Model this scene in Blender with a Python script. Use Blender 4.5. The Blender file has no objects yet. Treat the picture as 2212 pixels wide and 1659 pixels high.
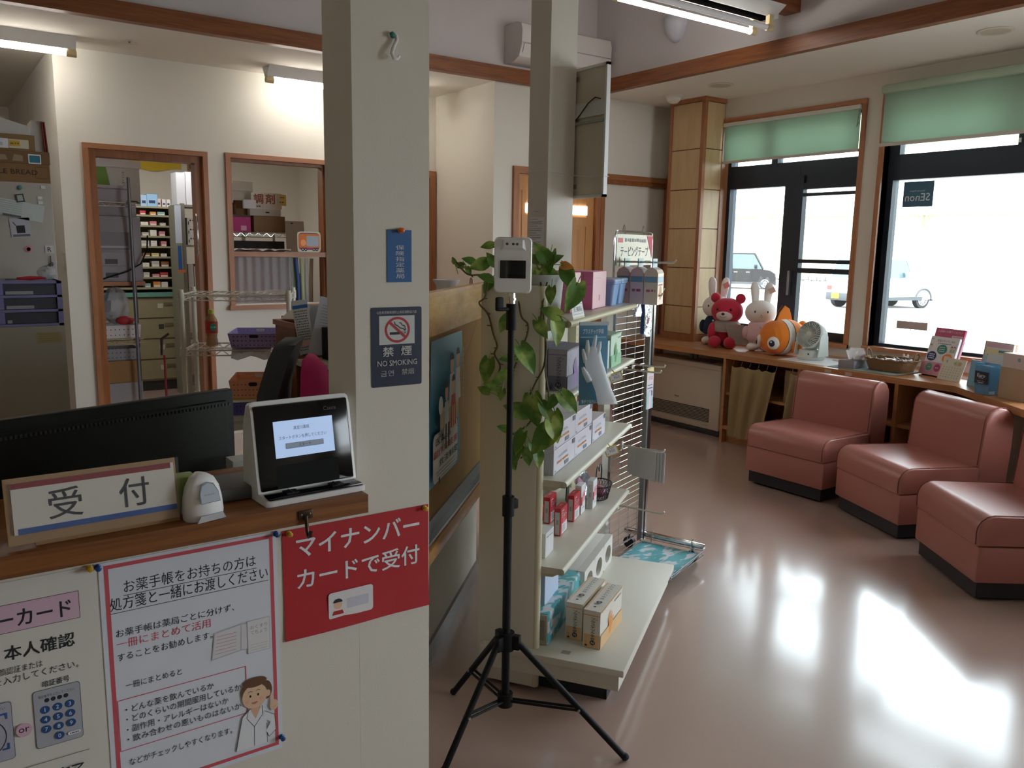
import bpy, bmesh, math, random
from math import pi, sin, cos, radians, hypot, atan2
from mathutils import Matrix, Vector
random.seed(7)
S = bpy.context.scene
COL = S.collection

# ---------------------------------------------------------------- camera
cam = bpy.data.cameras.new('camera'); camo = bpy.data.objects.new('camera', cam); COL.objects.link(camo)
cam.sensor_fit = 'HORIZONTAL'; cam.sensor_width = 36.0; cam.lens = 1784.0 / 2212.0 * 36.0
cam.clip_start = 0.02; cam.clip_end = 400
_y, _p, _r = radians(35.45), radians(9.30), radians(-0.97)
_fw = Vector((sin(_y)*cos(_p), cos(_y)*cos(_p), -sin(_p)))
_rt = Vector((cos(_y), -sin(_y), 0)); _dn = _fw.cross(_rt)
_r2 = _rt*cos(_r) + _dn*sin(_r); _d2 = -_rt*sin(_r) + _dn*cos(_r)
camo.matrix_world = Matrix(((_r2.x, -_d2.x, -_fw.x, 0), (_r2.y, -_d2.y, -_fw.y, 0), (_r2.z, -_d2.z, -_fw.z, 1.5), (0, 0, 0, 1)))
S.camera = camo
S.view_settings.view_transform = 'Standard'; S.view_settings.look = 'None'
S.view_settings.gamma = 1.0; S.view_settings.use_curve_mapping = False
S.view_settings.exposure = 2.7
S.cycles.use_denoising = True
S.cycles.max_bounces = 10; S.cycles.diffuse_bounces = 6; S.cycles.glossy_bounces = 4; S.cycles.transmission_bounces = 6; S.cycles.transparent_max_bounces = 12
S.cycles.sample_clamp_indirect = 6.0
S.cycles.caustics_reflective = False; S.cycles.caustics_refractive = False

# ---------------------------------------------------------------- sky, sun, window portals
W = bpy.data.worlds.new('sky'); S.world = W; W.use_nodes = True
_bg = W.node_tree.nodes['Background']; _bg.inputs[0].default_value = (0.83, 0.92, 1.0, 1); _bg.inputs[1].default_value = 1.7
def light(kind, name, loc, energy, color=(1, 1, 1), rot=None, size=None, size_y=None, portal=False):
    l = bpy.data.lights.new(name, kind); l.energy = energy; l.color = color
    if kind == 'AREA':
        l.shape = 'RECTANGLE'; l.size = size; l.size_y = size_y or size
        if portal: l.cycles.is_portal = True
    o = bpy.data.objects.new(name, l); COL.objects.link(o); o.location = loc
    if rot is not None: o.rotation_euler = rot
    return o
_sun = light('SUN', 'sun', (0, 0, 30), 1.8, (1, 0.98, 0.95), (radians(38), 0, radians(-60))); _sun.data.angle = radians(1.5)
light('AREA', 'window_portal', (5.98, 4.35, 1.7), 1, rot=(0, radians(90), 0), size=1.9, size_y=1.5, portal=True)
light('AREA', 'window_portal', (5.98, 3.0, 1.7), 1, rot=(0, radians(90), 0), size=1.9, size_y=1.2, portal=True)
light('AREA', 'window_portal', (4.99, 1.11, 1.6), 1, rot=(0, radians(90), radians(-45)), size=1.9, size_y=2.2, portal=True)
light('AREA', 'window_portal', (4.05, -1.3, 1.45), 1, rot=(0, radians(90), 0), size=1.5, size_y=1.9, portal=True)  # serves the added opening in the unseen entrance wall
light('AREA', 'stockroom_fill_light', (1.9, 8.1, 2.62), 4, (1, 0.97, 0.92), (0, 0, 0), 1.2, 0.3)  # unseen area light, added to brighten the stock room

# ---------------------------------------------------------------- materials
def lin(c):
    if isinstance(c, str): c = [int(c[i:i+2], 16) / 255 for i in (0, 2, 4)]
    return tuple((x/12.92 if x <= 0.04045 else ((x+0.055)/1.055)**2.4) for x in c[:3]) + (1,)
MATS = {}
def pm(name, col, rough=0.6, metal=0.0, bump=None, trans=0.0, emit=None, spec=0.5, coat=0.0, alpha=1.0, sss=0, vary=0.0, sheen=0, vscale=6.0):
    m = bpy.data.materials.new(name); m.use_nodes = True; nt = m.node_tree; b = nt.nodes['Principled BSDF']
    b.inputs['Base Color'].default_value = lin(col); b.inputs['Roughness'].default_value = rough; b.inputs['Metallic'].default_value = metal
    b.inputs['Specular IOR Level'].default_value = spec; b.inputs['Transmission Weight'].default_value = trans
    b.inputs['Coat Weight'].default_value = coat; b.inputs['Alpha'].default_value = alpha
    if sheen: b.inputs['Sheen Weight'].default_value = sheen
    if emit: b.inputs['Emission Color'].default_value = lin(emit[0]); b.inputs['Emission Strength'].default_value = emit[1]
    tc = None
    if bump or vary: tc = nt.nodes.new('ShaderNodeTexCoord')
    if bump:
        n = nt.nodes.new('ShaderNodeTexNoise'); n.inputs['Scale'].default_value = bump[0]; n.inputs['Detail'].default_value = 3
        bp = nt.nodes.new('ShaderNodeBump'); bp.inputs['Strength'].default_value = bump[1]; bp.inputs['Distance'].default_value = bump[2] if len(bump) > 2 else 0.002
        nt.links.new(tc.outputs['Object'], n.inputs['Vector']); nt.links.new(n.outputs['Fac'], bp.inputs['Height']); nt.links.new(bp.outputs[0], b.inputs['Normal'])
    if vary:
        n = nt.nodes.new('ShaderNodeTexNoise'); n.inputs['Scale'].default_value = vscale; n.inputs['Detail'].default_value = 4
        mx = nt.nodes.new('ShaderNodeMix'); mx.data_type = 'RGBA'; c = lin(col)
        mx.inputs[6].default_value = tuple(x*(1-vary) for x in c[:3]) + (1,); mx.inputs[7].default_value = tuple(min(1, x*(1+vary)) for x in c[:3]) + (1,)
        nt.links.new(tc.outputs['Object'], n.inputs['Vector']); nt.links.new(n.outputs['Fac'], mx.inputs[0]); nt.links.new(mx.outputs[2], b.inputs['Base Color'])
    MATS[name] = m
    return m
def wood(name, c1, c2, scale=(1, 1, 1), rough=0.4, dist=3.0, coat=0.0):
    m = pm(name, c1, rough, coat=coat); nt = m.node_tree; b = nt.nodes['Principled BSDF']
    tc = nt.nodes.new('ShaderNodeTexCoord'); mp = nt.nodes.new('ShaderNodeMapping'); mp.inputs['Scale'].default_value = scale
    n = nt.nodes.new('ShaderNodeTexNoise'); n.inputs['Scale'].default_value = 2.2; n.inputs['Detail'].default_value = 6; n.inputs['Distortion'].default_value = dist * 0.2
    w = nt.nodes.new('ShaderNodeTexNoise'); w.inputs['Scale'].default_value = 9; w.inputs['Detail'].default_value = 2
    ad = nt.nodes.new('ShaderNodeMath'); ad.operation = 'MULTIPLY_ADD'; ad.inputs[1].default_value = 0.45
    r = nt.nodes.new('ShaderNodeValToRGB'); r.color_ramp.elements[0].color = lin(c1); r.color_ramp.elements[1].color = lin(c2)
    r.color_ramp.elements[0].position = 0.48; r.color_ramp.elements[1].position = 0.95
    nt.links.new(tc.outputs['Object'], mp.inputs[0]); nt.links.new(mp.outputs[0], n.inputs['Vector']); nt.links.new(mp.outputs[0], w.inputs['Vector'])
    nt.links.new(w.outputs['Fac'], ad.inputs[0]); nt.links.new(n.outputs['Fac'], ad.inputs[2]); nt.links.new(ad.outputs[0], r.inputs[0]); nt.links.new(r.outputs[0], b.inputs['Base Color'])
    return m
def c(hexcol, rough=0.6, **k):
    key = 'paint_%s_%g' % (hexcol, rough) + ''.join(sorted(k))
    return MATS.get(key) or pm(key, hexcol, rough, **k)

WALL = pm('cream_wallpaper', 'dedad0', 0.9, bump=(260, 0.25, 0.001), spec=0.15)
CEIL = pm('ceiling_paper', 'e6e2d8', 0.95, bump=(220, 0.2, 0.001), spec=0.1)
TRAYW = pm('lilac_grey_wallpaper', 'd2cdd0', 0.92, bump=(260, 0.25, 0.001), spec=0.1)
BEAMX = wood('beam_wood_x', '6e3c1f', '94592f', (1.2, 9, 22), 0.45)
BEAMY = wood('beam_wood_y', '6e3c1f', '94592f', (9, 1.2, 22), 0.45)
CASEZ = wood('casing_wood_upright', '935c39', 'ab734c', (14, 14, 1.0), 0.4)
CASEX = wood('casing_wood_level', '935c39', 'ab734c', (1.0, 14, 14), 0.4)
CASEY = wood('casing_wood_side', 'a86c48', 'c48a60', (14, 1.0, 14), 0.4)
DARKCASE = wood('brown_casing_wood', '7d4722', '9c6233', (14, 14, 1.0), 0.4)
DOORW = wood('orange_door_wood', 'b87f4c', 'c99259', (10, 10, 0.9), 0.4)
MAPLE = wood('maple_panel', 'c2a478', 'd0b489', (7, 7, 1.0), 0.4)
COUNTERW = wood('counter_board_wood', '6b3d1a', '9a6230', (1.0, 12, 26), 0.5)
SHELFW = wood('window_shelf_wood', 'a9744a', 'bd8a5c', (9, 1.0, 9), 0.32)
PINE = wood('pine_frame_wood', 'b9813c', 'd6a35c', (3, 3, 9), 0.4)
FRAMEDK = pm('window_metal_dark', '2a313c', 0.45, 0.3)
GREYM = pm('grey_metal', '9a9a9c', 0.35, 0.9)
CHROME = pm('chrome', 'd8d8da', 0.14, 1.0)
WHITEM = pm('white_coated_steel', 'd9d6cc', 0.45)
WHITEP = pm('white_plastic', 'e8e8ea', 0.35)
BLACK = pm('black_plastic', '0e0e10', 0.6, spec=0.3)
BLACKG = pm('black_gloss_plastic', '0b0b0d', 0.12)
PAPER = pm('white_paper', 'eceef2', 0.75)
CARD = pm('cardboard', 'a5835a', 0.85, vary=0.08)
GLASS = bpy.data.materials.new('window_glass'); GLASS.use_nodes = True
_nt = GLASS.node_tree; _nt.nodes.remove(_nt.nodes['Principled BSDF'])
_tr = _nt.nodes.new('ShaderNodeBsdfTransparent'); _tr.inputs[0].default_value = (0.93, 0.96, 0.95, 1); _gl = _nt.nodes.new('ShaderNodeBsdfGlossy'); _gl.inputs['Roughness'].default_value = 0.02
_fr = _nt.nodes.new('ShaderNodeFresnel'); _fr.inputs[0].default_value = 1.45; _mx = _nt.nodes.new('ShaderNodeMixShader')
_nt.links.new(_fr.outputs[0], _mx.inputs[0]); _nt.links.new(_tr.outputs[0], _mx.inputs[1]); _nt.links.new(_gl.outputs[0], _mx.inputs[2]); _nt.links.new(_mx.outputs[0], _nt.nodes['Material Output'].inputs[0])
def film(name, col, op, rough=0.15):
    m = bpy.data.materials.new(name); m.use_nodes = True; nt = m.node_tree; b = nt.nodes['Principled BSDF']
    b.inputs['Base Color'].default_value = lin(col); b.inputs['Roughness'].default_value = rough
    t = nt.nodes.new('ShaderNodeBsdfTransparent'); t.inputs[0].default_value = (1, 1, 1, 1); x = nt.nodes.new('ShaderNodeMixShader'); x.inputs[0].default_value = op
    nt.links.new(t.outputs[0], x.inputs[1]); nt.links.new(b.outputs[0], x.inputs[2]); nt.links.new(x.outputs[0], nt.nodes['Material Output'].inputs[0])
    MATS[name] = m
    return m
CLEARF = film('clear_film', 'e8ecf0', 0.22); FROST = film('milky_film', 'e6eaee', 0.55)
# roller blind cloth: lets some daylight through
BLIND = bpy.data.materials.new('green_blind_cloth'); BLIND.use_nodes = True; _nt = BLIND.node_tree; _b = _nt.nodes['Principled BSDF']
_b.inputs['Base Color'].default_value = lin('a8bca8'); _b.inputs['Roughness'].default_value = 0.9
_t = _nt.nodes.new('ShaderNodeBsdfTranslucent'); _t.inputs[0].default_value = lin('c4d8c8'); _x = _nt.nodes.new('ShaderNodeMixShader'); _x.inputs[0].default_value = 0.45
_nt.links.new(_b.outputs[0], _x.inputs[1]); _nt.links.new(_t.outputs[0], _x.inputs[2]); _nt.links.new(_x.outputs[0], _nt.nodes['Material Output'].inputs[0])
# glossy marbled vinyl floor
FLOOR = pm('pink_beige_vinyl', 'b59a8c', 0.2, spec=0.5, coat=1.0); _nt = FLOOR.node_tree; _b = _nt.nodes['Principled BSDF']; _b.inputs['Coat Roughness'].default_value = 0.13; _b.inputs['Coat IOR'].default_value = 1.6
_tc = _nt.nodes.new('ShaderNodeTexCoord'); _mp = _nt.nodes.new('ShaderNodeMapping'); _mp.inputs['Rotation'].default_value = (0, 0, 0.5); _mp.inputs['Scale'].default_value = (1, 2.6, 1)
_n1 = _nt.nodes.new('ShaderNodeTexNoise'); _n1.inputs['Scale'].default_value = 1.6; _n1.inputs['Detail'].default_value = 4; _n1.inputs['Distortion'].default_value = 0.0
_r1 = _nt.nodes.new('ShaderNodeValToRGB'); _r1.color_ramp.elements[0].color = lin('b59b90'); _r1.color_ramp.elements[1].color = lin('b79d92'); _r1.color_ramp.elements[0].position = 0.35; _r1.color_ramp.elements[1].position = 0.7
_n2 = _nt.nodes.new('ShaderNodeTexNoise'); _n2.inputs['Scale'].default_value = 3.5; _n2.inputs['Detail'].default_value = 5; _n2.inputs['Distortion'].default_value = 0.3
_r2n = _nt.nodes.new('ShaderNodeMapRange'); _r2n.inputs['From Min'].default_value = 0.3; _r2n.inputs['From Max'].default_value = 0.7; _r2n.inputs['To Min'].default_value = 0.25; _r2n.inputs['To Max'].default_value = 0.27
_n3 = _nt.nodes.new('ShaderNodeTexNoise'); _n3.inputs['Scale'].default_value = 1.3; _n3.inputs['Detail'].default_value = 1; _n3.inputs['Distortion'].default_value = 0.4
_bp = _nt.nodes.new('ShaderNodeBump'); _bp.inputs['Strength'].default_value = 0.10; _bp.inputs['Distance'].default_value = 0.012
_nt.links.new(_tc.outputs['Object'], _mp.inputs[0])
for _n in (_n1, _n2, _n3): _nt.links.new(_mp.outputs[0], _n.inputs['Vector'])
_nt.links.new(_n1.outputs['Fac'], _r1.inputs[0]); _nt.links.new(_r1.outputs[0], _b.inputs['Base Color'])
_nt.links.new(_n2.outputs['Fac'], _r2n.inputs['Value']); _nt.links.new(_r2n.outputs[0], _b.inputs['Roughness'])
_nt.links.new(_n3.outputs['Fac'], _bp.inputs['Height']); _nt.links.new(_bp.outputs[0], _b.inputs['Normal']); _nt.links.new(_bp.outputs[0], _b.inputs['Coat Normal'])

# ---------------------------------------------------------------- mesh helpers
I4 = Matrix.Identity(4)
def TR(x, y, z, rz=0, rx=0, ry=0):
    return Matrix.Translation((x, y, z)) @ Matrix.Rotation(rz, 4, 'Z') @ Matrix.Rotation(ry, 4, 'Y') @ Matrix.Rotation(rx, 4, 'X')
def FACE(o, right, up):
    """2D drawing plane: origin o, unit right and up vectors; the normal right x up faces the viewer"""
    r = Vector(right).normalized(); u = Vector(up).normalized(); n = r.cross(u)
    return Matrix(((r.x, u.x, n.x, o[0]), (r.y, u.y, n.y, o[1]), (r.z, u.z, n.z, o[2]), (0, 0, 0, 1)))
_TXT = {}
def glyphs(body, bold, res=2):
    k = (body, bold)
    if k not in _TXT:
        cu = bpy.data.curves.new('t', 'FONT'); cu.body = body; cu.size = 1.0; cu.resolution_u = res; cu.offset = bold; cu.align_x = 'LEFT'
        o = bpy.data.objects.new('t', cu); me = o.to_mesh()
        vs = [(v.co.x, v.co.y) for v in me.vertices]; fs = [tuple(p.vertices) for p in me.polygons]
        o.to_mesh_clear(); bpy.data.objects.remove(o); bpy.data.curves.remove(cu)
        if not vs: vs = [(0, 0)]
        xs = [v[0] for v in vs]; ys = [v[1] for v in vs]
        _TXT[k] = (vs, fs, min(xs), max(xs), min(ys), max(ys))
    return _TXT[k]
class MB:
    def __init__(s, T=I4): s.T = T; s.v = []; s.f = []; s.fm = []; s.mats = []; s.k = 0
    def mi(s, m):
        if m not in s.mats: s.mats.append(m)
        return s.mats.index(m)
    def add(s, vs, fs, mat, M=None):
        o = len(s.v); A = s.T @ M if M is not None else s.T
        s.v += [tuple(A @ Vector(p)) for p in vs]; i = s.mi(mat)
        flip = A.determinant() < 0
        for f in fs: s.f.append(tuple(o + j for j in (reversed(f) if flip else f))); s.fm.append(i)
        return s
    def box(s, x0, x1, y0, y1, z0, z1, mat, M=None, bev=0.0, seg=2):
        if x0 > x1: x0, x1 = x1, x0
        if y0 > y1: y0, y1 = y1, y0
        if z0 > z1: z0, z1 = z1, z0
        if bev:
            bm = bmesh.new(); bmesh.ops.create_cube(bm, size=1)
            for v in bm.verts: v.co = ((x0+x1)/2 + v.co.x*(x1-x0), (y0+y1)/2 + v.co.y*(y1-y0), (z0+z1)/2 + v.co.z*(z1-z0))
            bmesh.ops.bevel(bm, geom=bm.edges[:], offset=min(bev, 0.49*min(x1-x0, y1-y0, z1-z0)), segments=seg, profile=0.5, affect='EDGES')
            vs = [tuple(v.co) for v in bm.verts]; bm.verts.index_update(); fs = [tuple(v.index for v in f.verts) for f in bm.faces]; bm.free()
            return s.add(vs, fs, mat, M)
        vs = [(x, y, z) for z in (z0, z1) for y in (y0, y1) for x in (x0, x1)]
        return s.add(vs, [(0, 2, 3, 1), (4, 5, 7, 6), (0, 1, 5, 4), (2, 6, 7, 3), (1, 3, 7, 5), (0, 4, 6, 2)], mat, M)
    def prism(s, poly, z0, z1, mat, M=None):
        n = len(poly); a = sum(poly[i][0]*poly[(i+1) % n][1] - poly[(i+1) % n][0]*poly[i][1] for i in range(n))
        if a < 0: poly = poly[::-1]
        vs = [(x, y, z0) for x, y in poly] + [(x, y, z1) for x, y in poly]
        return s.add(vs, [tuple(range(n-1, -1, -1)), tuple(range(n, 2*n))] + [(i, (i+1) % n, n+(i+1) % n, n+i) for i in range(n)], mat, M)
    def tube(s, pts, r, mat, n=8, caps=True, M=None, closed=False):
        pts = [Vector(p) for p in pts]; N = len(pts); vs = []; fs = []; up = None
        for i, p in enumerate(pts):
            a = pts[i-1] if (i > 0 or closed) else p; b = pts[(i+1) % N] if (i < N-1 or closed) else p
            d = (b - a); d = d.normalized() if d.length > 1e-9 else Vector((0, 0, 1))
            if up is None: up = Vector((0, 0, 1)) if abs(d.z) < 0.9 else Vector((1, 0, 0))
            sx = up.cross(d); sx = sx.normalized() if sx.length > 1e-6 else Vector((1, 0, 0)); up = d.cross(sx).normalized()
            rr = r[i] if isinstance(r, (list, tuple)) else r
            for k in range(n):
                t = 2*pi*k/n; vs.append(tuple(p + sx*(cos(t)*rr) + up*(sin(t)*rr)))
        for i in range(N if closed else N-1):
            j = (i+1) % N
            for k in range(n): fs.append((i*n+k, i*n+(k+1) % n, j*n+(k+1) % n, j*n+k))
        if caps and not closed: fs.append(tuple(range(n-1, -1, -1))); fs.append(tuple(range((N-1)*n, N*n)))
        return s.add(vs, fs, mat, M)
    def cyl(s, p, q, r, mat, n=16, r2=None, M=None): return s.tube([p, q], [r, r if r2 is None else r2], mat, n, True, M)
    def lathe(s, prof, mat, n=24, M=None, ang=2*pi, caps=True):
        full = abs(ang - 2*pi) < 1e-6; m = n if full else n+1; vs = []; fs = []
        for r, z in prof:
            for k in range(m): t = ang*k/n; vs.append((r*cos(t), r*sin(t), z))
        for i in range(len(prof)-1):
            for k in range(n): k2 = (k+1) % m; fs.append((i*m+k, i*m+k2, (i+1)*m+k2, (i+1)*m+k))
        if caps and full:
            if prof[0][0] > 1e-6: fs.append(tuple(range(m-1, -1, -1)))
            if prof[-1][0] > 1e-6: fs.append(tuple(range((len(prof)-1)*m, len(prof)*m)))
        return s.add(vs, fs, mat, M)
    def sph(s, cx, cy, cz, rx, ry, rz, mat, n=16, M=None, k=None, z0=-1.0, z1=1.0):
        k = k or n//2; vs = []; fs = []; a0 = math.asin(max(-1, z0)); a1 = math.asin(min(1, z1))
        for i in range(k+1):
            t = a0 + (a1-a0)*i/k
            for j in range(n): u = 2*pi*j/n; vs.append((cx+rx*cos(t)*cos(u), cy+ry*cos(t)*sin(u), cz+rz*sin(t)))
        for i in range(k):
            for j in range(n): fs.append((i*n+j, i*n+(j+1) % n, (i+1)*n+(j+1) % n, (i+1)*n+j))
        return s.add(vs, fs, mat, M)
    def loft(s, rings, mat, M=None, caps=True, closed=True):
        n = len(rings[0]); vs = [p for r in rings for p in r]; fs = []
        for i in range(len(rings)-1):
            for k in range(n if closed else n-1): k2 = (k+1) % n; fs.append((i*n+k, i*n+k2, (i+1)*n+k2, (i+1)*n+k))
        if caps and closed: fs.append(tuple(range(n-1, -1, -1))); fs.append(tuple(range((len(rings)-1)*n, len(rings)*n)))
        return s.add(vs, fs, mat, M)
    def sheet(s, grid, mat, M=None, thick=0.0):
        """grid[i][j] of points -> surface (with a back side when thick)"""
        a, b = len(grid), len(grid[0]); vs = [Vector(p) for r in grid for p in r]
        fs = [(i*b+j, i*b+j+1, (i+1)*b+j+1, (i+1)*b+j) for i in range(a-1) for j in range(b-1)]
        if thick:
            nn = [Vector((0, 0, 0)) for _ in vs]
            for f in fs:
                e = (vs[f[1]]-vs[f[0]]).cross(vs[f[3]]-vs[f[0]])
                for j in f: nn[j] += e
            o = len(vs); back = [v - (n.normalized() if n.length > 1e-12 else Vector((0, 0, 1)))*thick for v, n in zip(vs, nn)]
            fs2 = [tuple(o+j for j in reversed(f)) for f in fs]
            rim = [i for i in range(b)] + [i*b+b-1 for i in range(1, a)] + [(a-1)*b+j for j in range(b-2, -1, -1)] + [i*b for i in range(a-2, 0, -1)]
            fs3 = [(rim[i], o+rim[i], o+rim[(i+1) % len(rim)], rim[(i+1) % len(rim)]) for i in range(len(rim))]
            vs = vs + back; fs = fs + fs2 + fs3
        return s.add([tuple(v) for v in vs], fs, mat, M)
    # ---- flat printing on a face plane F (each layer a hair above the last)
    def lift(s): s.k += 1; return 0.00025 + 0.00006*s.k
    def rect(s, F, x0, x1, y0, y1, mat):
        z = s.lift(); return s.add([(x0, y0, z), (x1, y0, z), (x1, y1, z), (x0, y1, z)], [(0, 1, 2, 3)], mat, F)
    def poly(s, F, pts, mat):
        z = s.lift(); n = len(pts); a = sum(pts[i][0]*pts[(i+1) % n][1] - pts[(i+1) % n][0]*pts[i][1] for i in range(n))
        if a < 0: pts = pts[::-1]
        return s.add([(x, y, z) for x, y in pts], [tuple(range(n))], mat, F)
    def ell(s, F, x, y, rx, ry, mat, n=28, a0=0, a1=2*pi):
        return s.poly(F, [(x+rx*cos(a0+(a1-a0)*k/n), y+ry*sin(a0+(a1-a0)*k/n)) for k in range(n if abs(a1-a0-2*pi) < 1e-6 else n+1)], mat)
    def rrect(s, F, x0, x1, y0, y1, r, mat):
        pts = []
        for cx, cy, a in ((x1-r, y1-r, 0), (x0+r, y1-r, pi/2), (x0+r, y0+r, pi), (x1-r, y0+r, 1.5*pi)): pts += [(cx+r*cos(a+pi/2*k/5), cy+r*sin(a+pi/2*k/5)) for k in range(6)]
        return s.poly(F, pts, mat)
    def frame(s, F, x0, x1, y0, y1, w, mat):
        z = s.lift(); o = [(x0, y0), (x1, y0), (x1, y1), (x0, y1)]; i = [(x0+w, y0+w), (x1-w, y0+w), (x1-w, y1-w), (x0+w, y1-w)]
        return s.add([(x, y, z) for x, y in o+i], [(k, (k+1) % 4, 4+(k+1) % 4, 4+k) for k in range(4)], mat, F)
    def ring(s, F, x, y, r0, r1, mat, n=36, sy=1.0):
        z = s.lift(); vs = [(x+r*cos(2*pi*k/n), y+sy*r*sin(2*pi*k/n), z) for r in (r0, r1) for k in range(n)]
        return s.add(vs, [(k, n+k, n+(k+1) % n, (k+1) % n) for k in range(n)], mat, F)
    def line(s, F, pts, w, mat):
        z = s.lift()
        for (ax, ay), (bx, by) in zip(pts[:-1], pts[1:]):
            l = hypot(bx-ax, by-ay) or 1; nx, ny = -(by-ay)/l*w/2, (bx-ax)/l*w/2
            s.add([(ax-nx, ay-ny, z), (bx-nx, by-ny, z), (bx+nx, by+ny, z), (ax+nx, ay+ny, z)], [(0, 1, 2, 3)], mat, F)
        return s
    def text(s, F, x, y, body, h, mat, w=None, align='c', bold=0.0, res=2):
        """ink box centred (or left/right) at x, y; h = ink height, w = ink width (kept in proportion when None)"""
        if bold:   # heavier strokes: the same glyphs printed again a hair to the side and up
            e_ = bold*h*0.55; w = w - 2*e_ if w else None
            for dx, dy in ((-1, 0), (1, 0), (0, 0.8), (0, -0.8)): s.text(F, x+dx*e_, y+dy*e_, body, h-1.6*e_, mat, w, align, 0, res)
            return s
        vs, fs, a, b, d, e = glyphs(body, 0, res); sy = h/max(1e-6, e-d); sx = w/max(1e-6, b-a) if w else sy; z = s.lift()
        ox = {'c': x-(b-a)*sx/2, 'l': x, 'r': x-(b-a)*sx}[align]
        return s.add([(ox+(vx-a)*sx, y-h/2+(vy-d)*sy, z) for vx, vy in vs], fs, mat, F)
    def vtext(s, F, x, y1, y0, body, w, mat, bold=0.0):
        st = (y1-y0)/len(body)
        for i, ch in enumerate(body):
            if ch == 'ー': s.rect(F, x-w*0.06, x+w*0.06, y1-st*(i+0.88), y1-st*(i+0.12), mat)
            elif ch != ' ': s.text(F, x, y1-st*(i+0.5), ch, st*0.82, mat, w, 'c', bold)
        return s
    def scrib(s, F, x0, x1, y, h, mat, seed=0):
        """a line of print too small to read: short strokes of uneven length"""
        rd = random.Random(seed); x = x0
        while x < x1:
            l = h*rd.uniform(0.5, 1.6); s.rect(F, x, min(x1, x+l), y-h*rd.uniform(0.3, 0.5), y+h*rd.uniform(0.3, 0.5), mat); x += l + h*0.45
        return s
    def obj(s, name, parent=None, smooth=38, label=None, cat=None, group=None, kind=None):
        me = bpy.data.meshes.new(name); me.from_pydata(s.v, [], s.f); me.update()
        for m in s.mats: me.materials.append(m)
        me.polygons.foreach_set('material_index', s.fm)
        if smooth:
            me.polygons.foreach_set('use_smooth', [True]*len(me.polygons)); me.set_sharp_from_angle(angle=radians(smooth))
        o = bpy.data.objects.new(name, me); COL.objects.link(o)
        if parent is not None:
            o.parent = parent; KIDS.setdefault(parent.name, []).append(o)
            if parent.parent is None: o.matrix_parent_inverse = parent.matrix_basis.inverted()
        tag(o, label, cat, group, kind)
        return o
KIDS = {}
def tag(o, label=None, cat=None, group=None, kind=None):
    for k, v in (('label', label), ('category', cat), ('group', group), ('kind', kind)):
        if v: o[k] = v
    return o
def thing(name, label, cat, T, group=None):
    o = bpy.data.objects.new(name, None); COL.objects.link(o); o.empty_display_size = 0.05
    o.matrix_basis = T if isinstance(T, Matrix) else Matrix.Translation(T)
    return tag(o, label, cat, group)
def dup(o, T, label=None, group=None, parent=None, mats=None):
    n = o.copy(); COL.objects.link(n)
    if parent is None: n.matrix_basis = T
    else: n.parent = parent; KIDS.setdefault(parent.name, []).append(n)
    if label: n['label'] = label
    if group: n['group'] = group
    for ch in KIDS.get(o.name, []): dup(ch, None, parent=n)
    return n
def struct(mb, name, smooth=0): return mb.obj(name, smooth=smooth, kind='structure')
# ---------------------------------------------------------------- room shell
ZC = 2.8; XW = 5.78; YB = 6.56; YD = 5.64; XS = 3.80
m = MB(); m.prism([(-3.2, -3.2), (3.9, -3.2), (3.9, 0.32), (5.78, 2.2), (5.78, 9.9), (-3.2, 9.9)], -0.1, 0, FLOOR); struct(m, 'floor')
# lower ceiling round a raised tray
m = MB()
m.box(-3.3, 6.0, 5.60, 9.9, ZC, ZC+0.04, CEIL)
m.prism([(4.80, -3.3), (6.05, -3.3), (6.05, 5.60), (4.80, 5.60)], ZC, ZC+0.04, CEIL)
struct(m, 'ceiling')
m = MB(); m.box(-3.4, 6.05, -3.4, 10.0, 4.0, 4.12, CEIL); struct(m, 'ceiling_tray')
m = MB(); m.box(-3.3, 4.88, 5.63, 5.72, ZC+0.04, 4.0, TRAYW); struct(m, 'wall_tray_back')
m = MB(); m.box(4.83, 4.92, -3.3, 5.72, ZC+0.04, 4.0, TRAYW); struct(m, 'wall_tray_right')
m = MB(); m.box(-3.3, 4.80, 5.56, 5.632, ZC-0.002, ZC+0.103, BEAMX); struct(m, 'trim_1')
m = MB(); m.box(4.77, 4.832, -3.2, 5.56, ZC-0.002, ZC+0.103, BEAMY); struct(m, 'trim_2')
m = MB(); m.box(-3.2, 4.83, 3.60, 3.72, 3.06, 3.30, BEAMX); struct(m, 'beam')
# outer closure
m = MB(); m.box(-3.35, -3.2, -3.3, 9.9, 0, 4.0, WALL); struct(m, 'wall_left')
m = MB(); m.box(-3.35, 4.1, -3.35, -3.2, 0, 4.0, WALL); struct(m, 'wall_front')
m = MB(); m.box(-3.35, 6.0, 9.85, 10.0, 0, ZC, WALL); struct(m, 'wall_rear')
m = MB(); m.box(3.9, 4.1, -3.3, -2.2, 0, 4.0, WALL); m.box(3.9, 4.1, -0.4, 0.32, 0, 4.0, WALL); m.box(3.9, 4.1, -2.2, -0.4, 2.2, 4.0, WALL); m.box(3.9, 4.1, -2.2, -0.4, 0, 0.75, WALL)   # unseen entrance side; its opening is added to light the counter front
struct(m, 'wall_entrance')
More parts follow.
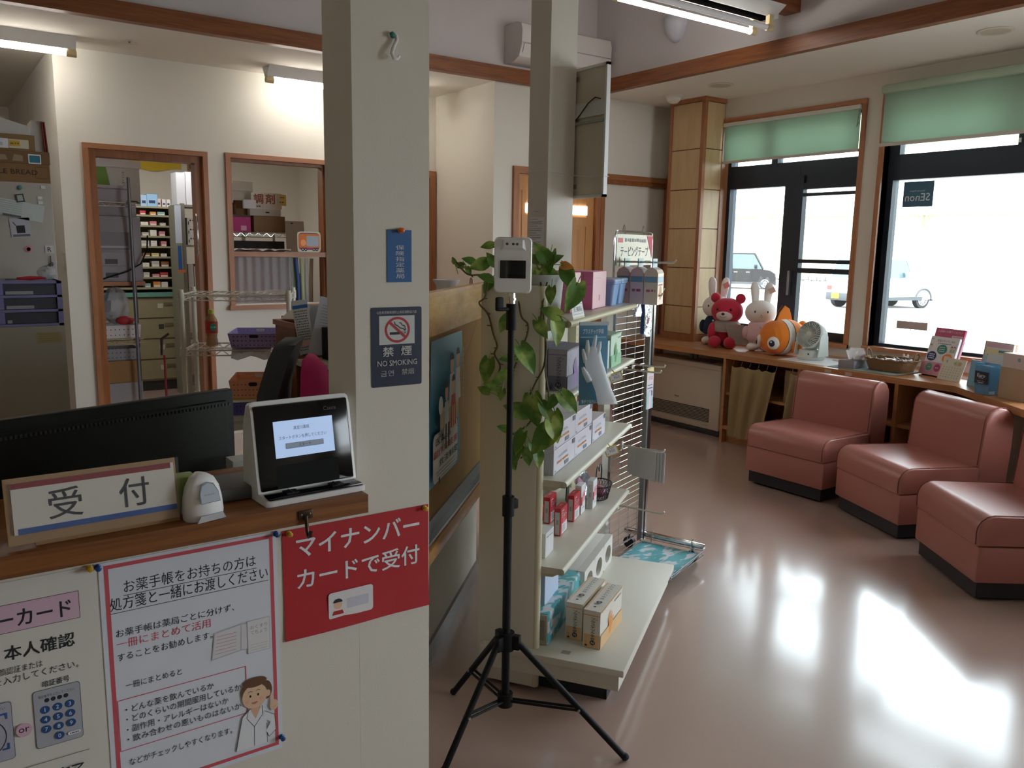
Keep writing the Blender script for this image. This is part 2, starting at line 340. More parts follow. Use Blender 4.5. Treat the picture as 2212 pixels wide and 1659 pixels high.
# back wall of the dispensary with doorway and pass-through window
DX0, DX1, DZ = 0.975, 1.818, 2.178     # doorway casing
WX0, WX1, WZ0, WZ1 = 1.951, 2.80, 1.0, 2.185
m = MB()
for x0, x1, z0, z1 in ((0.95, DX0+0.03, 0, ZC), (DX0+0.03, DX1-0.03, DZ-0.03, ZC), (DX1-0.03, WX0+0.03, 0, ZC), (WX0+0.03, WX1-0.03, 0, WZ0+0.03), (WX0+0.03, WX1-0.03, WZ1-0.03, ZC), (WX1-0.03, 2.93, 0, ZC), (2.93, 3.74, 2.12, ZC), (3.74, 3.80, 0, ZC)):
    m.box(x0, x1, YB, YB+0.12, z0, z1, WALL)
struct(m, 'wall_back')
m = MB(); m.box(0.83, 0.95, YB, 9.85, 0, ZC, WALL); struct(m, 'wall_dispensary_left')
m = MB(); m.box(XS, XS+0.10, YD+0.0, 9.85, 0, ZC, WALL); struct(m, 'wall_dispensary_right')
m = MB()
m.box(XS+0.10, 3.985, YD, YD+0.12, 0, ZC, WALL); m.box(3.985, 6.0, YD, YD+0.12, 2.15, ZC, WALL); m.box(5.75, 6.0, YD, YD+0.12, 0, 2.2, WALL); m.box(3.985, 5.76, YD+0.07, YD+0.12, 0, 2.2, WALL)
struct(m, 'wall_waiting_back')
# door casings
def casing(mb, x0, x1, z1, y0, y1, w, mz, mx, z0=0, sill=False):
    mb.box(x0, x0+w, y0, y1, z0, z1-w, mz); mb.box(x1-w, x1, y0, y1, z0, z1-w, mz); mb.box(x0, x1, y0, y1, z1-w, z1, mx)
    if sill: mb.box(x0-0.01, x1+0.01, y0-0.02, y1, z0-w*0.3, z0+w*0.7, mx)
    return mb
m = MB(); casing(m, DX0, DX1, DZ, YB-0.022, YB+0.14, 0.035, CASEZ, CASEX); casing(m, DX0+0.035, DX1-0.035, DZ-0.035, YB+0.02, YB+0.14, 0.05, DARKCASE, DARKCASE); struct(m, 'door_1')
m = MB(); casing(m, WX0, WX1, WZ1, YB-0.022, YB+0.14, 0.035, CASEZ, CASEX, WZ0, True); casing(m, WX0+0.035, WX1-0.035, WZ1-0.035, YB+0.03, YB+0.13, 0.02, DARKCASE, DARKCASE, WZ0)
m.box(WX0+0.03, WX1-0.03, YB+0.01, YB+0.1, 1.405, 1.443, CASEX); struct(m, 'window_1')
m = MB(); casing(m, 2.93, 3.79, 2.165, YB-0.022, YB+0.14, 0.06, CASEZ, CASEX); m.box(2.99, 3.73, YB+0.06, YB+0.1, 0, 2.105, DOORW); struct(m, 'door_2')
# pair of narrow orange doors and the white sliding door
m = MB(); casing(m, 3.985, 4.93, 2.165, YD-0.025, YD+0.07, 0.055, CASEZ, CASEX)
for x0, x1 in ((4.04, 4.435), (4.445, 4.875)):
    m.box(x0, x1, YD+0.01, YD+0.045, 0, 2.11, DOORW)
    for a, b in ((x0+0.05, x0+0.09), (x1-0.09, x1-0.05)): m.box(a, b, YD+0.004, YD+0.02, 0.2, 1.98, DOORW)
    m.box(x0+0.09, x1-0.09, YD+0.004, YD+0.02, 1.70, 1.78, DOORW)
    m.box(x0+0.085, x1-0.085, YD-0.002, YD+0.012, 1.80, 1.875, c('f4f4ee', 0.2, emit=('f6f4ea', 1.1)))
struct(m, 'door_3')
SLIDE = pm('white_door_panel', 'ddd8cc', 0.6)
m = MB(); casing(m, 4.925, 5.78, 2.165, YD-0.03, YD+0.07, 0.045, CASEZ, CASEX); m.box(4.93, 5.76, YD-0.02, YD+0.02, 2.08, 2.12, DARKCASE); m.box(4.965, 5.735, YD+0.012, YD+0.05, 0.01, 2.10, SLIDE); struct(m, 'door_4')
# window wall
m = MB()
for y0, y1, z0, z1 in ((5.02, 5.76, 0, ZC), (3.69, 5.02, 0, 0.80), (3.69, 5.02, 2.61, ZC), (3.50, 3.69, 0, ZC), (2.2, 3.50, 0, 0.81), (2.2, 3.50, 2.62, ZC)):
    m.box(XW, XW+0.16, y0, y1, z0, z1, WALL)
struct(m, 'wall_window')
def casey(mb, y0, y1, z0, z1, w=0.035):
    x0, x1 = XW-0.02, XW+0.17
    mb.box(x0, x1, y0, y0+w, z0, z1-w, CASEZ); mb.box(x0, x1, y1-w, y1, z0, z1-w, CASEZ); mb.box(x0, x1, y0, y1, z1-w, z1, CASEY); mb.box(x0-0.012, x1, y0, y1, z0, z0+w*0.8, CASEY); return mb
XG = XW + 0.10
m = MB(); casey(m, 3.66, 5.03, 0.785, 2.635)
F_ = FRAMEDK
m.box(XG-0.03, XG+0.05, 3.69, 5.0, 2.045, 2.235, F_); m.box(XG-0.03, XG+0.05, 3.69, 5.0, 2.55, 2.60, F_); m.box(XG-0.03, XG+0.05, 3.69, 5.0, 0.815, 0.885, F_)
m.box(XG-0.034, XG+0.054, 4.96, 5.0, 0.815, 2.6, F_); m.box(XG-0.034, XG+0.054, 3.69, 3.715, 0.815, 2.6, F_)
m.box(XG-0.032, XG+0.052, 4.255, 4.39, 0.815, 2.2, F_); m.box(XG-0.052, XG+0.002, 4.20, 4.265, 0.83, 2.12, F_); m.box(XG-0.033, XG+0.04, 4.48, 4.54, 2.2, 2.6, F_)
m.box(XG-0.05, XG-0.0, 3.69, 4.22, 2.01, 2.06, F_); m.box(XG-0.05, XG-0.0, 3.69, 4.22, 1.955, 1.98, F_)
m.box(XG-0.05, XG-0.0, 3.69, 4.22, 1.425, 1.455, F_); m.box(XG-0.05, XG+0.0, 3.69, 4.22, 1.345, 1.385, F_)
m.box(XG-0.085, XG-0.05, 4.255, 4.275, 1.16, 1.36, GREYM, bev=0.004)
struct(m, 'window_2')
m = MB(); casey(m, 2.17, 3.535, 0.795, 2.65)
m.box(XG-0.03, XG+0.05, 2.22, 3.50, 2.04, 2.22, F_); m.box(XG-0.03, XG+0.05, 2.22, 3.50, 2.56, 2.62, F_); m.box(XG-0.03, XG+0.05, 2.22, 3.50, 0.82, 0.845, F_)
m.box(XG-0.032, XG+0.052, 3.455, 3.50, 0.82, 2.6, F_); m.box(XG-0.034, XG+0.034, 3.42, 3.46, 2.2, 2.6, F_); m.box(XG-0.032, XG+0.052, 2.20, 2.25, 0.82, 2.6, F_); m.box(XG-0.034, XG+0.053, 2.49, 2.62, 2.2, 2.6, F_)
m.box(XG-0.04, XG-0.0, 2.60, 2.615, 2.232, 2.26, WHITEM)
struct(m, 'window_3')
m = MB(); m.box(XG+0.008, XG+0.014, 3.70, 4.98, 0.85, 2.58, GLASS); struct(m, 'window_2_glass')
m = MB(); m.box(XG+0.008, XG+0.014, 2.25, 3.48, 0.83, 2.60, GLASS); struct(m, 'window_3_glass')
# slanted front corner of the room (just outside the picture) with its own window
TD = TR(XW, 2.2, 0, radians(-135))     # local x runs along the wall, local y points outside
L = 2.66
m = MB(TD)
for x0, x1, z0, z1 in ((0, 0.25, 0, ZC), (2.4, L, 0, ZC), (0.25, 2.4, 0, 0.80), (0.25, 2.4, 2.5, ZC)): m.box(x0, x1, 0, 0.16, z0, z1, WALL)
m.box(-0.1, L+0.1, -0.0, 0.16, ZC, 4.0, WALL)
struct(m, 'wall_slant')
m = MB(TD)
for x0, x1 in ((0.25, 0.3), (1.3, 1.36), (2.35, 2.4)): m.box(x0, x1, 0.05, 0.12, 0.8, 2.5, F_)
for z0, z1 in ((0.8, 0.86), (2.04, 2.2), (2.45, 2.5)): m.box(0.25, 2.4, 0.05, 0.12, z0, z1, F_)
struct(m, 'window_4')
# wooden clad column by the window wall
m = MB()
GRV = c('6b4326', 0.6)
m.box(5.53, 5.79, 5.01, 5.385, 0.72, ZC, GRV)
zs = [0.775, 1.19, 1.595, 1.995, 2.40, 2.765]
zs = [0.775, 1.02, 1.36, 1.70, 2.035, 2.375, 2.765]
for a, b in zip(zs[:-1], zs[1:]):
    m.box(5.522, 5.54, 5.03, 5.365, a+0.004, b-0.004, MAPLE); m.box(5.545, 5.775, 5.002, 5.02, a+0.004, b-0.004, MAPLE)
m.box(5.512, 5.548, 4.994, 5.03, 0.72, ZC, CASEZ); m.box(5.512, 5.54, 5.365, 5.395, 0.72, ZC, CASEZ)
m.box(5.505, 5.79, 4.988, 5.40, 0.715, 0.775, CASEX); m.box(5.508, 5.79, 4.99, 5.40, 2.765, ZC, CASEX)
struct(m, 'column_wood')
# papered posts
m = MB(); m.prism([(0.634, 1.385), (0.788, 1.385), (0.85, 1.50), (0.74, 1.565), (0.597, 1.422)], 0, 4.0, WALL); struct(m, 'pillar_front')
m = MB(); m.box(2.44, 2.597, 3.165, 3.32, 0, 4.0, WALL); struct(m, 'pillar_shelf')
# counter front wall
m = MB(); m.box(-1.6, 0.6335, 1.385, 1.46, 0, 1.0325, WALL); struct(m, 'wall_counter')
# slanted low wall behind the cork board
TL = TR(1.02, 2.083, 0, radians(45))   # local x along, local y = away from the waiting room
m = MB(TL); m.box(0.0, 1.385, 0.006, 0.10, 0, 1.33, WALL); struct(m, 'wall_slanted_low')
m = MB(TL); m.box(0.0, 1.385, -0.006, 0.006, 0, 0.07, c('8a7d76', 0.35)); struct(m, 'baseboard_slanted')
m = MB(); m.box(5.25, 5.76, YD-0.012, YD, 0, 0.07, c('8a7d76', 0.35)); struct(m, 'baseboard_back')
# ---------------------------------------------------------------- outside
ASPH = pm('pale_parking_ground', '9c9a96', 0.9, vary=0.08)
m = MB(); m.box(6.0, 120, -60, 120, -0.4, -0.3, ASPH); m.box(4.15, 6.0, -60, 2.0, -0.4, -0.3, ASPH); m.box(6.0, 120, 60, 120, -0.4, -0.3, ASPH); struct(m, 'ground_outside')
# ---------------------------------------------------------------- lobby seats
LEATH = pm('salmon_vinyl_leather', 'b0736a', 0.34, spec=0.5, bump=(140, 0.05, 0.001))
SEAM = c('7a433c', 0.6); NAVYB = pm('dark_plinth', '23242c', 0.5)
def sofa(T, label):
    t = thing('lobby_chair', label, 'chair', T, 'salmon lobby chairs by the window')
    w = 0.29
    m = MB(T); m.box(-0.56, 0.0, -w+0.02, w-0.02, 0.012, 0.085, NAVYB); pl = m.obj('plinth', t)
    for sx in (-0.5, -0.04):
        for sy in (-0.22, 0.22): MB(T).cyl((sx, sy, 0), (sx, sy, 0.014), 0.014, BLACK, 10).obj('foot', pl)
    m = MB(T); m.box(-0.58, 0.02, -w, w, 0.085, 0.252, LEATH, bev=0.012); m.obj('seat_base', t)
    m = MB(T)
    prof = [(-0.45, 0.256)] + [(0.022-0.055*(1-sin(a)), 0.256+0.135-0.055*(1-cos(a))) for a in (pi/2, 1.2, 0.85, 0.5, 0.2, 0)][::1]
    prof = [(-0.46, 0.254), (0.024, 0.254), (0.030, 0.30)] + [(0.030-0.075+0.075*cos(a), 0.392-0.075+0.075*sin(a)) for a in (0.1, 0.4, 0.7, 1.0, 1.3, 1.57)] + [(-0.25, 0.388), (-0.46, 0.384)]
    rings = []
    for y, k in ((-w, 0.93), (-w+0.006, 0.975), (-w+0.02, 1.0), (0, 1.0), (w-0.02, 1.0), (w-0.006, 0.975), (w, 0.93)):
        rings.append([(-0.2+(x+0.2)*(k if k == 1 else 0.5+k/2), y, 0.32+(z-0.32)*k) for x, z in prof])
    m.loft(rings, LEATH)
    for sy in (-1, 1): m.tube([(-0.44, sy*(w-0.012), 0.389), (-0.25, sy*(w-0.012), 0.391)] + [(0.030-0.075+0.076*cos(a), sy*(w-0.012), 0.391-0.075+0.076*sin(a)) for a in (1.5, 1.1, 0.7, 0.3, 0.0)] + [(0.029, sy*(w-0.012), 0.262)], 0.0022, SEAM, 5)
    m.obj('seat_cushion', t, 50)
    m = MB(T)
    prof = [(-0.62, 0.255), (-0.435, 0.255), (-0.437, 0.40), (-0.452, 0.60)] + [(-0.543+0.088*cos(a), 0.632+0.078*sin(a)) for a in (0.05, 0.4, 0.8, 1.2, 1.57, 2.0, 2.4, 2.8, 3.1)] + [(-0.632, 0.50)]
    rings = []
    for y, k in ((-w, 0.95), (-w+0.006, 0.98), (-w+0.018, 1.0), (0, 1.0), (w-0.018, 1.0), (w-0.006, 0.98), (w, 0.95)):
        rings.append([(-0.54+(x+0.54)*k, y, 0.45+(z-0.45)*k) for x, z in prof])
    m.loft(rings, LEATH)
    for sy in (-1, 1): m.tube([(-0.436, sy*(w-0.011), 0.40), (-0.451, sy*(w-0.011), 0.60)] + [(-0.543+0.089*cos(a), sy*(w-0.011), 0.632+0.079*sin(a)) for a in (0.05, 0.4, 0.8, 1.2, 1.57, 2.0, 2.4, 2.8, 3.1)], 0.0022, SEAM, 5)
    m.obj('backrest', t, 50)
    return t
sofa(TR(4.36, 3.134, 0, pi), 'salmon pink vinyl lobby chair farthest back, in front of the beige curtains')
sofa(TR(4.2425, 2.487, 0, radians(156.2)), 'middle salmon pink vinyl lobby chair, turned slightly, between two like it')
sofa(TR(3.845, 1.836, 0, radians(143.4)), 'nearest salmon pink vinyl lobby chair, its backrest cut off by the picture edge')

# ---------------------------------------------------------------- low shelf unit under the windows
m = MB(); m.prism([(5.11, 5.63), (5.11, 2.5), (4.60, 1.86), (5.0, 1.50), (5.775, 2.215), (5.775, 5.63)], 0.675, 0.715, SHELFW)
for y in (3.35, 3.19): m.box(5.1075, 5.1105, y, y+0.05, 0.682, 0.705, c('c9b9a8', 0.7))
m.obj('window_shelf', label='long orange wood shelf board running under both windows', cat='shelf')
t = thing('shelf_cabinet', 'open orange wood cabinet under the window shelf, behind the lobby chairs', 'cabinet', (5.4, 3.4, 0))
m = MB(); m.box(5.12, 5.75, 2.56, 4.31, 0.11, 0.135, SHELFW); m.box(5.72, 5.75, 2.56, 4.31, 0.135, 0.674, SHELFW); m.box(5.17, 5.19, 2.56, 4.31, 0, 0.11, SHELFW); m.obj('carcass', t)
for y in (4.285, 3.60, 2.86): MB().box(5.118, 5.72, y, y+0.025, 0.0 if y > 4 else 0.135, 0.674, SHELFW).obj('upright', t)
for y0, y1 in ((3.625, 4.285), (2.885, 3.60), (2.58, 2.86)): MB().box(5.14, 5.72, y0, y1, 0.385, 0.405, SHELFW).obj('inner_shelf', t)
# curtains hung from small hooks
CURT = pm('beige_curtain_cloth', 'a08d66', 0.95, vary=0.06)
def curtain(y0, y1, zt, zb, yb0, yb1, label, folds, ph):
    t = thing('curtain', label, 'curtain', (5.10, (y0+y1)/2, 0.1), 'beige curtains of the shelf unit')
    g = []
    for i in range(13):
        s = i/12; row = []
        for j in range(33):
            u = j/32; y = (y0+(y1-y0)*u)*(1-s) + (yb0+(yb1-yb0)*u)*s
            row.append((5.10 - 0.012*sin(u*folds*2*pi+ph) - 0.006*sin(u*17+s*3), y, zt+(zb-zt)*s - (0.012*abs(sin(u*pi*5)) if i == 0 else 0)))
        g.append(row)
    m = MB(); m.sheet(g, CURT, thick=0.004); cl = m.obj('cloth', t, 60)
    for j in range(6):
        y = y0+(y1-y0)*j/5; MB().tube([(5.113, y, 0.672), (5.108, y, zt+0.02), (5.099, y, zt+0.004), (5.096, y, zt+0.012)], 0.0018, CHROME, 5).obj('hook', cl)
curtain(4.20, 3.80, 0.632, 0.07, 4.21, 3.90, 'wide beige curtain hanging in the shelf unit beside the heater', 3, 0.4)
curtain(3.66, 3.30, 0.640, 0.10, 3.72, 3.36, 'gathered beige curtain behind the farthest lobby chair', 4, 1.2)
PB = film('cloudy_plastic_bag', 'c8ccd2', 0.6, 0.3)
def bag(name, label, x, y, z, rx, ry, rz, mat, seed, cat='bag'):
    rd = random.Random(seed); m = MB(); m.sph(x, y, z+rz, rx, ry, rz, mat, 18, k=12)
    m.v = [(a+rd.uniform(-.08, .08)*rx, b+rd.uniform(-.08, .08)*ry, max(z, cc+rd.uniform(-.06, .06)*rz)) for a, b, cc in m.v]
    return m.obj(name, label=label, cat=cat, smooth=20)
bag('plastic_bag', 'crumpled clear plastic bag stuffed beside the wide curtain in the shelf unit', 5.3, 4.19, 0.406, 0.11, 0.07, 0.09, PB, 3)
bag('plastic_bag', 'grey plastic bundle on the inner shelf between two lobby chairs', 5.36, 2.72, 0.406, 0.14, 0.12, 0.10, PB, 4)
bag('plastic_bag', 'dark plastic bundle on the lowest shelf between two lobby chairs', 5.36, 2.71, 0.136, 0.15, 0.12, 0.11, film('dark_plastic_bag', '4a5058', 0.85, 0.3), 5)
MB().box(5.2, 5.42, 3.68, 3.79, 0.406, 0.64, c('ab9270', 0.8)).obj('cardboard_box', label='tan cardboard box standing in the gap between the two beige curtains', cat='box')

# ---------------------------------------------------------------- fan heater
HEAT = pm('heater_beige_enamel', 'cfc8ba', 0.4)
T = TR(5.23, 4.42, 0); t = thing('fan_heater', 'large beige flued heater under the window shelf beside the curtain', 'heater', TR(5.35, 4.84, 0))
m = MB(T); m.box(0, 0.26, 0, 0.84, 0.04, 0.592, HEAT, bev=0.018)
Fh = FACE((-0.001, 0.84, 0.0), (0, -1, 0), (0, 0, 1))
for v in (0.545,): m.rect(Fh, 0.003, 0.837, v, v+0.003, c('a9a294', 0.6))
m.text(Fh, 0.37, 0.275, 'Rinnai', 0.016, c('5a5650', 0.5), 0.05, bold=0.02); m.scrib(Fh, 0.66, 0.74, 0.075, 0.005, c('8a857b', 0.6), 4); m.obj('body', t, 40)
m = MB(T); m.box(-0.002, 0.02, 0.105, 0.82, 0.10, 0.215, c('2b2a29', 0.6))
for i in range(9): m.box(-0.008, 0.004, 0.105, 0.82, 0.103+i*0.0125, 0.108+i*0.0125, c('a49e92', 0.5))
m.obj('grille', t)
m = MB(T); m.box(0.03, 0.11, 0.14, 0.44, 0.591, 0.596, c('5b564f', 0.4))
for i in range(6): m.box(0.045, 0.09, 0.16+i*0.045, 0.185+i*0.045, 0.595, 0.599, c('8d877c', 0.5))
m.obj('control_panel', t)
m = MB(T); m.box(-0.004, 0.27, -0.006, 0.846, 0.0, 0.042, c('27292c', 0.5), bev=0.008); m.obj('base', t)
m = MB(T)
for y in (0.42, 0.47): m.cyl((0.16, y, 0.59), (0.16, y, 0.676), 0.018, c('8d9794', 0.5), 14)
m.obj('flue_pipe', t)

# ---------------------------------------------------------------- plush toys on the shelf (generic)
PW = pm('white_plush', 'eeebe8', 0.95, sheen=0.3, bump=(400, 0.15, 0.002)); PR = pm('crimson_plush', 'c0203f', 0.95, sheen=0.3, bump=(400, 0.15, 0.002))
PO = pm('orange_plush', 'f08a2a', 0.95, sheen=0.3, bump=(300, 0.2, 0.003)); PN = pm('navy_cloth', '1e3148', 0.9); PP = pm('pale_pink_cloth', 'e6c3cb', 0.95)
DOT = c('161616', 0.3); PGR = pm('greige_fleece', '9d918c', 0.95)
def rabbit(T, label, cloth, tagc):
    t = thing('plush_rabbit', label, 'plush toy', T, 'plush toys on the window shelf')
    m = MB(T); m.sph(0, 0, 0.13, 0.085, 0.095, 0.10, PW, 20); m.sph(0.0, 0, 0.285, 0.092, 0.115, 0.092, PW, 24)
    for s in (-1, 1):
        m.sph(0.055, s*0.05, 0.03, 0.065, 0.042, 0.031, PW, 16)
        m.loft([[(0.0+rr*0.55*cos(k*pi/6)-zz*0.08, s*(0.042+zz*0.08)+rr*sin(k*pi/6), 0.355+zz) for k in range(12)] for zz, rr in ((-0.01, 0.024), (0.03, 0.026), (0.08, 0.031), (0.12, 0.031), (0.145, 0.022), (0.157, 0.008))], PW)
    m.obj('body', t, 60)
    for s in (-1, 1): m = MB(T); m.sph(0.083, s*0.046, 0.295, 0.006, 0.006, 0.009, DOT, 10); m.obj('eye', t)
    m = MB(T); m.sph(0.092, 0, 0.272, 0.004, 0.006, 0.004, c('b07a78', 0.8), 8); m.tube([(0.088, -0.012, 0.26), (0.089, 0, 0.257), (0.088, 0.012, 0.26)], 0.0014, c('7a5a58', 0.8), 5); m.obj('muzzle', t)
    m = MB(T)
    prof = [(0.088, 0.075), (0.103, 0.085), (0.106, 0.12), (0.097, 0.165), (0.078, 0.205), (0.062, 0.218)]
    m.lathe([(r, z) for r, z in prof], cloth, 24)
    for s in (-1, 1): m.sph(0.02, s*0.10, 0.135, 0.036, 0.028, 0.05, cloth, 12)
    m.sph(0.098, 0.0, 0.185, 0.005, 0.009, 0.009, c('d8d4cc', 0.5), 10); m.obj('dress', t, 60)
    m = MB(T); m.box(-0.006, -0.003, 0.055, 0.10, 0.40, 0.44, tagc, M=Matrix.Rotation(0.5, 4, 'X') @ Matrix.Translation((0.04, 0.20, -0.055))); m.obj('paper_tag', t)
    return t
rabbit(TR(5.58, 4.80, 0.7155, radians(205)) @ Matrix.Scale(1.12, 4), 'white plush rabbit in a navy dress, beside the wooden column', PN, c('d9938f', 0.7))
rabbit(TR(5.53, 4.305, 0.7155, radians(222)) @ Matrix.Scale(1.08, 4), 'white plush rabbit in a pale pink dress, behind the orange plush fish', PP, c('c9a59c', 0.7))
T = TR(5.47, 4.595, 0.7155, radians(205)) @ Matrix.Scale(1.06, 4)
t = thing('plush_bear', 'crimson plush bear with a grey shawl sitting between two white rabbits', 'plush toy', T, 'plush toys on the window shelf')
m = MB(T); m.sph(0, 0, 0.105, 0.085, 0.09, 0.11, PR, 20); m.sph(0.01, 0, 0.285, 0.10, 0.125, 0.105, PR, 26)
for s in (-1, 1):
    m.sph(0.0, s*0.098, 0.385, 0.03, 0.040, 0.040, PR, 16); m.sph(0.10, s*0.062, 0.045, 0.068, 0.050, 0.048, PR, 18); m.sph(0.06, s*0.095, 0.12, 0.05, 0.036, 0.075, PR, 16)
m.obj('body', t, 60)
m = MB(T); m.sph(0.085, 0.0, 0.252, 0.042, 0.066, 0.042, pm('pale_muzzle', 'd5c5bf', 0.95), 20); m.obj('muzzle', t, 60)
m = MB(T); m.sph(0.127, 0, 0.268, 0.008, 0.014, 0.010, DOT, 12); m.obj('nose', t)
for s in (-1, 1): m = MB(T); m.sph(0.098, s*0.052, 0.300, 0.008, 0.012, 0.010, DOT, 10); m.obj('eye', t)
m = MB(T); m.tube([(0.121, -0.028, 0.25), (0.127, -0.012, 0.243), (0.128, 0.012, 0.243), (0.121, 0.028, 0.25)], 0.0018, DOT, 5); m.obj('mouth', t)
m = MB(T); m.lathe([(0.112, 0.125), (0.116, 0.15), (0.108, 0.18), (0.085, 0.21), (0.062, 0.222)], PGR, 26)
m.sheet([[(0.11+0.012*sin(j), 0.02+0.035*j+0.01*i, 0.19-0.03*i) for j in range(5)] for i in range(6)], PGR, thick=0.008); m.obj('shawl', t, 60)
# striped fish
T = TR(5.42, 4.02, 0.7155, radians(166))
t = thing('plush_fish', 'round orange and white striped plush fish with big eyes', 'plush toy', T, 'plush toys on the window shelf')
ST = pm('white_stripe_plush', 'e9e6e2', 0.95, sheen=0.3); TRIM = c('2a2320', 0.9)
m = MB(T)
def fring(x, ry, rz, zc, n=28): return [(x, ry*cos(2*pi*k/n), zc+rz*sin(2*pi*k/n)) for k in range(n)]
secs = [(0.1665, 0.0005, 0.0005), (0.165, 0.02, 0.02), (0.160, 0.06, 0.055), (0.145, 0.10, 0.09), (0.115, 0.135, 0.118), (0.09, 0.146, 0.129), (0.062, 0.154, 0.136), (0.057, 0.155, 0.137), (0.005, 0.158, 0.141), (-0.002, 0.158, 0.141), (-0.07, 0.145, 0.13), (-0.13, 0.11, 0.105), (-0.16, 0.085, 0.08), (-0.165, 0.082, 0.078), (-0.19, 0.06, 0.06), (-0.215, 0.035, 0.04)]
for i in range(len(secs)-1):
    (x0, a0, b0), (x1, a1, b1) = secs[i], secs[i+1]
    mt = TRIM if i in (6, 8, 12) else (ST if i in (7, 13) else PO)
    def bend(r, x): return [(px-0.10*(pz-0.14)-0.02, py, pz) for px, py, pz in r]
    zc0 = 0.142; m.loft([bend(fring(x0, a0, b0, zc0), x0), bend(fring(x1, a1, b1, zc0), x1)], mt, caps=False)
m.obj('body', t, 60)
for s in (-1, 1):
    m = MB(T); F = TR(0.128, s*0.084, 0.105, s*radians(36)); m.sph(0, 0, 0, 0.022, 0.048, 0.050, ST, 20, M=F); m.sph(0.014, s*-0.006, -0.002, 0.013, 0.026, 0.027, c('26364a', 0.25), 16, M=F); m.sph(0.024, s*-0.012, 0.008, 0.005, 0.007, 0.007, ST, 8, M=F); m.obj('eye', t, 60)
m = MB(T); m.prism([(0.06, 0.255), (0.03, 0.33), (-0.015, 0.385), (-0.06, 0.36), (-0.10, 0.25)], -0.016, 0.016, PO, M=Matrix.Rotation(pi/2, 4, 'X')); m.tube([(0.06, 0, 0.262), (0.03, 0, 0.332), (-0.015, 0, 0.388), (-0.06, 0, 0.362), (-0.10, 0, 0.26)], 0.006, TRIM, 6); m.obj('back_fin', t, 40)
m = MB(T)
for a, b in ((0.05, 0.06), (0.0, 0.07), (-0.05, 0.055)): m.sph(-0.235-b*0.3, a, 0.18+abs(a)*0.4, 0.05, 0.035, 0.06, PO, 14)
m.obj('tail_fin', t, 60)
for s in (-1, 1): m = MB(T); m.sph(-0.03, s*0.165, 0.08, 0.05, 0.022, 0.045, PO, 14); m.obj('side_fin', t, 60)
# circulator fan
FANW = pm('fan_mint_white', 'd9e0dc', 0.4)
T = TR(5.42, 3.735, 0.7165, radians(178)) @ Matrix.Scale(0.93, 4); t = thing('desk_fan', 'white round table fan standing on a paper beside the plush fish', 'fan', T)
m = MB(T); m.lathe([(0.10, 0), (0.105, 0.006), (0.105, 0.02), (0.10, 0.026), (0.097, 0.03), (0.092, 0.075), (0.0, 0.085)], FANW, 32); m.sph(0.093, 0.045, 0.05, 0.006, 0.007, 0.007, DOT, 8); m.obj('base', t)
for s in (-1, 1): m = MB(T); m.loft([[(dx*0.052*k2, s*(0.112+0.004*sx2), z) for dx, sx2 in ((-1, -1), (1, -1), (1, 1), (-1, 1))] for z, k2 in ((0.03, 1.3), (0.12, 1.05), (0.19, 0.9), (0.215, 0.5))], FANW); m.obj('bracket', t)
HT = T @ TR(0.0, 0, 0.19, 0, 0, radians(72))
m = MB(HT); m.lathe([(0.105, 0.045), (0.112, 0.04), (0.112, -0.02), (0.10, -0.06), (0.06, -0.095), (0.0, -0.10)], FANW, 36, caps=False); m.lathe([(0.107, 0.044), (0.106, -0.018), (0.095, -0.056), (0.055, -0.088), (0.0, -0.092)], FANW, 36, caps=False); m.obj('housing', t, 60)
m = MB(HT); m.lathe([(0.0, 0.052), (0.022, 0.05), (0.026, 0.042), (0.0, 0.04)], FANW, 20)
for k in range(34):
    a = 2*pi*k/34; m.tube([(0.024*cos(a), 0.024*sin(a), 0.046), (0.07*cos(a+0.25), 0.07*sin(a+0.25), 0.062), (0.108*cos(a+0.5), 0.108*sin(a+0.5), 0.044)], 0.0022, FANW, 4, False)
m.obj('grille', t, 0)
m = MB(HT)
for k in range(5):
    a = 2*pi*k/5; g = [[((0.02+0.07*i/4)*cos(a+j*0.16), (0.02+0.07*i/4)*sin(a+j*0.16), 0.01-0.012*j) for j in range(5)] for i in range(5)]; m.sheet(g, FANW, thick=0.002)
m.obj('blade_wheel', t, 60)
MB().box(5.19, 5.62, 3.44, 3.86, 0.7152, 0.7164, PAPER).obj('paper_sheet', label='white paper lying under the table fan and its cord', cat='paper')
MB().tube([(5.50, 3.60, 0.7195), (5.47, 3.52, 0.7195), (5.40, 3.46, 0.7195), (5.44, 3.40, 0.7185), (5.56, 3.42, 0.7185), (5.66, 3.36, 0.7185)], 0.0022, c('a9aaa8', 0.5), 6).obj('power_cord', label='thin grey cord looped on the shelf behind the table fan', cat='cord')
# cloth runner, tissue box, basket, leaflets, books
MAT_G = pm('grey_green_woven_mat', '96a09b', 0.95, bump=(300, 0.5, 0.002))
t = thing('table_runner', 'grey green woven runner under the tissue box and the wicker basket', 'mat', (5.35, 3.1, 0.716))
MB().box(5.165, 5.50, 2.93, 3.42, 0.7155, 0.7185, MAT_G).obj('cloth', t)
m = MB()
for i in range(24): m.sph(5.17+i*0.0142, 2.922, 0.7195, 0.007, 0.010, 0.004, MAT_G, 8)
m.obj('fringe', t)
T = TR(5.30, 3.30, 0.7187, radians(4)); t = thing('tissue_box', 'grey tissue box with a white tissue pulled up, beside the wicker basket', 'tissue box', T)
m = MB(T); m.box(-0.11, 0.11, -0.058, 0.058, 0, 0.052, c('8e9098', 0.6), bev=0.002); m.box(-0.108, 0.108, -0.057, 0.057, 0.0515, 0.0545, c('6e5a58', 0.6)); m.obj('box', t)
TIS = pm('tissue', 'f4f4f6', 0.9)
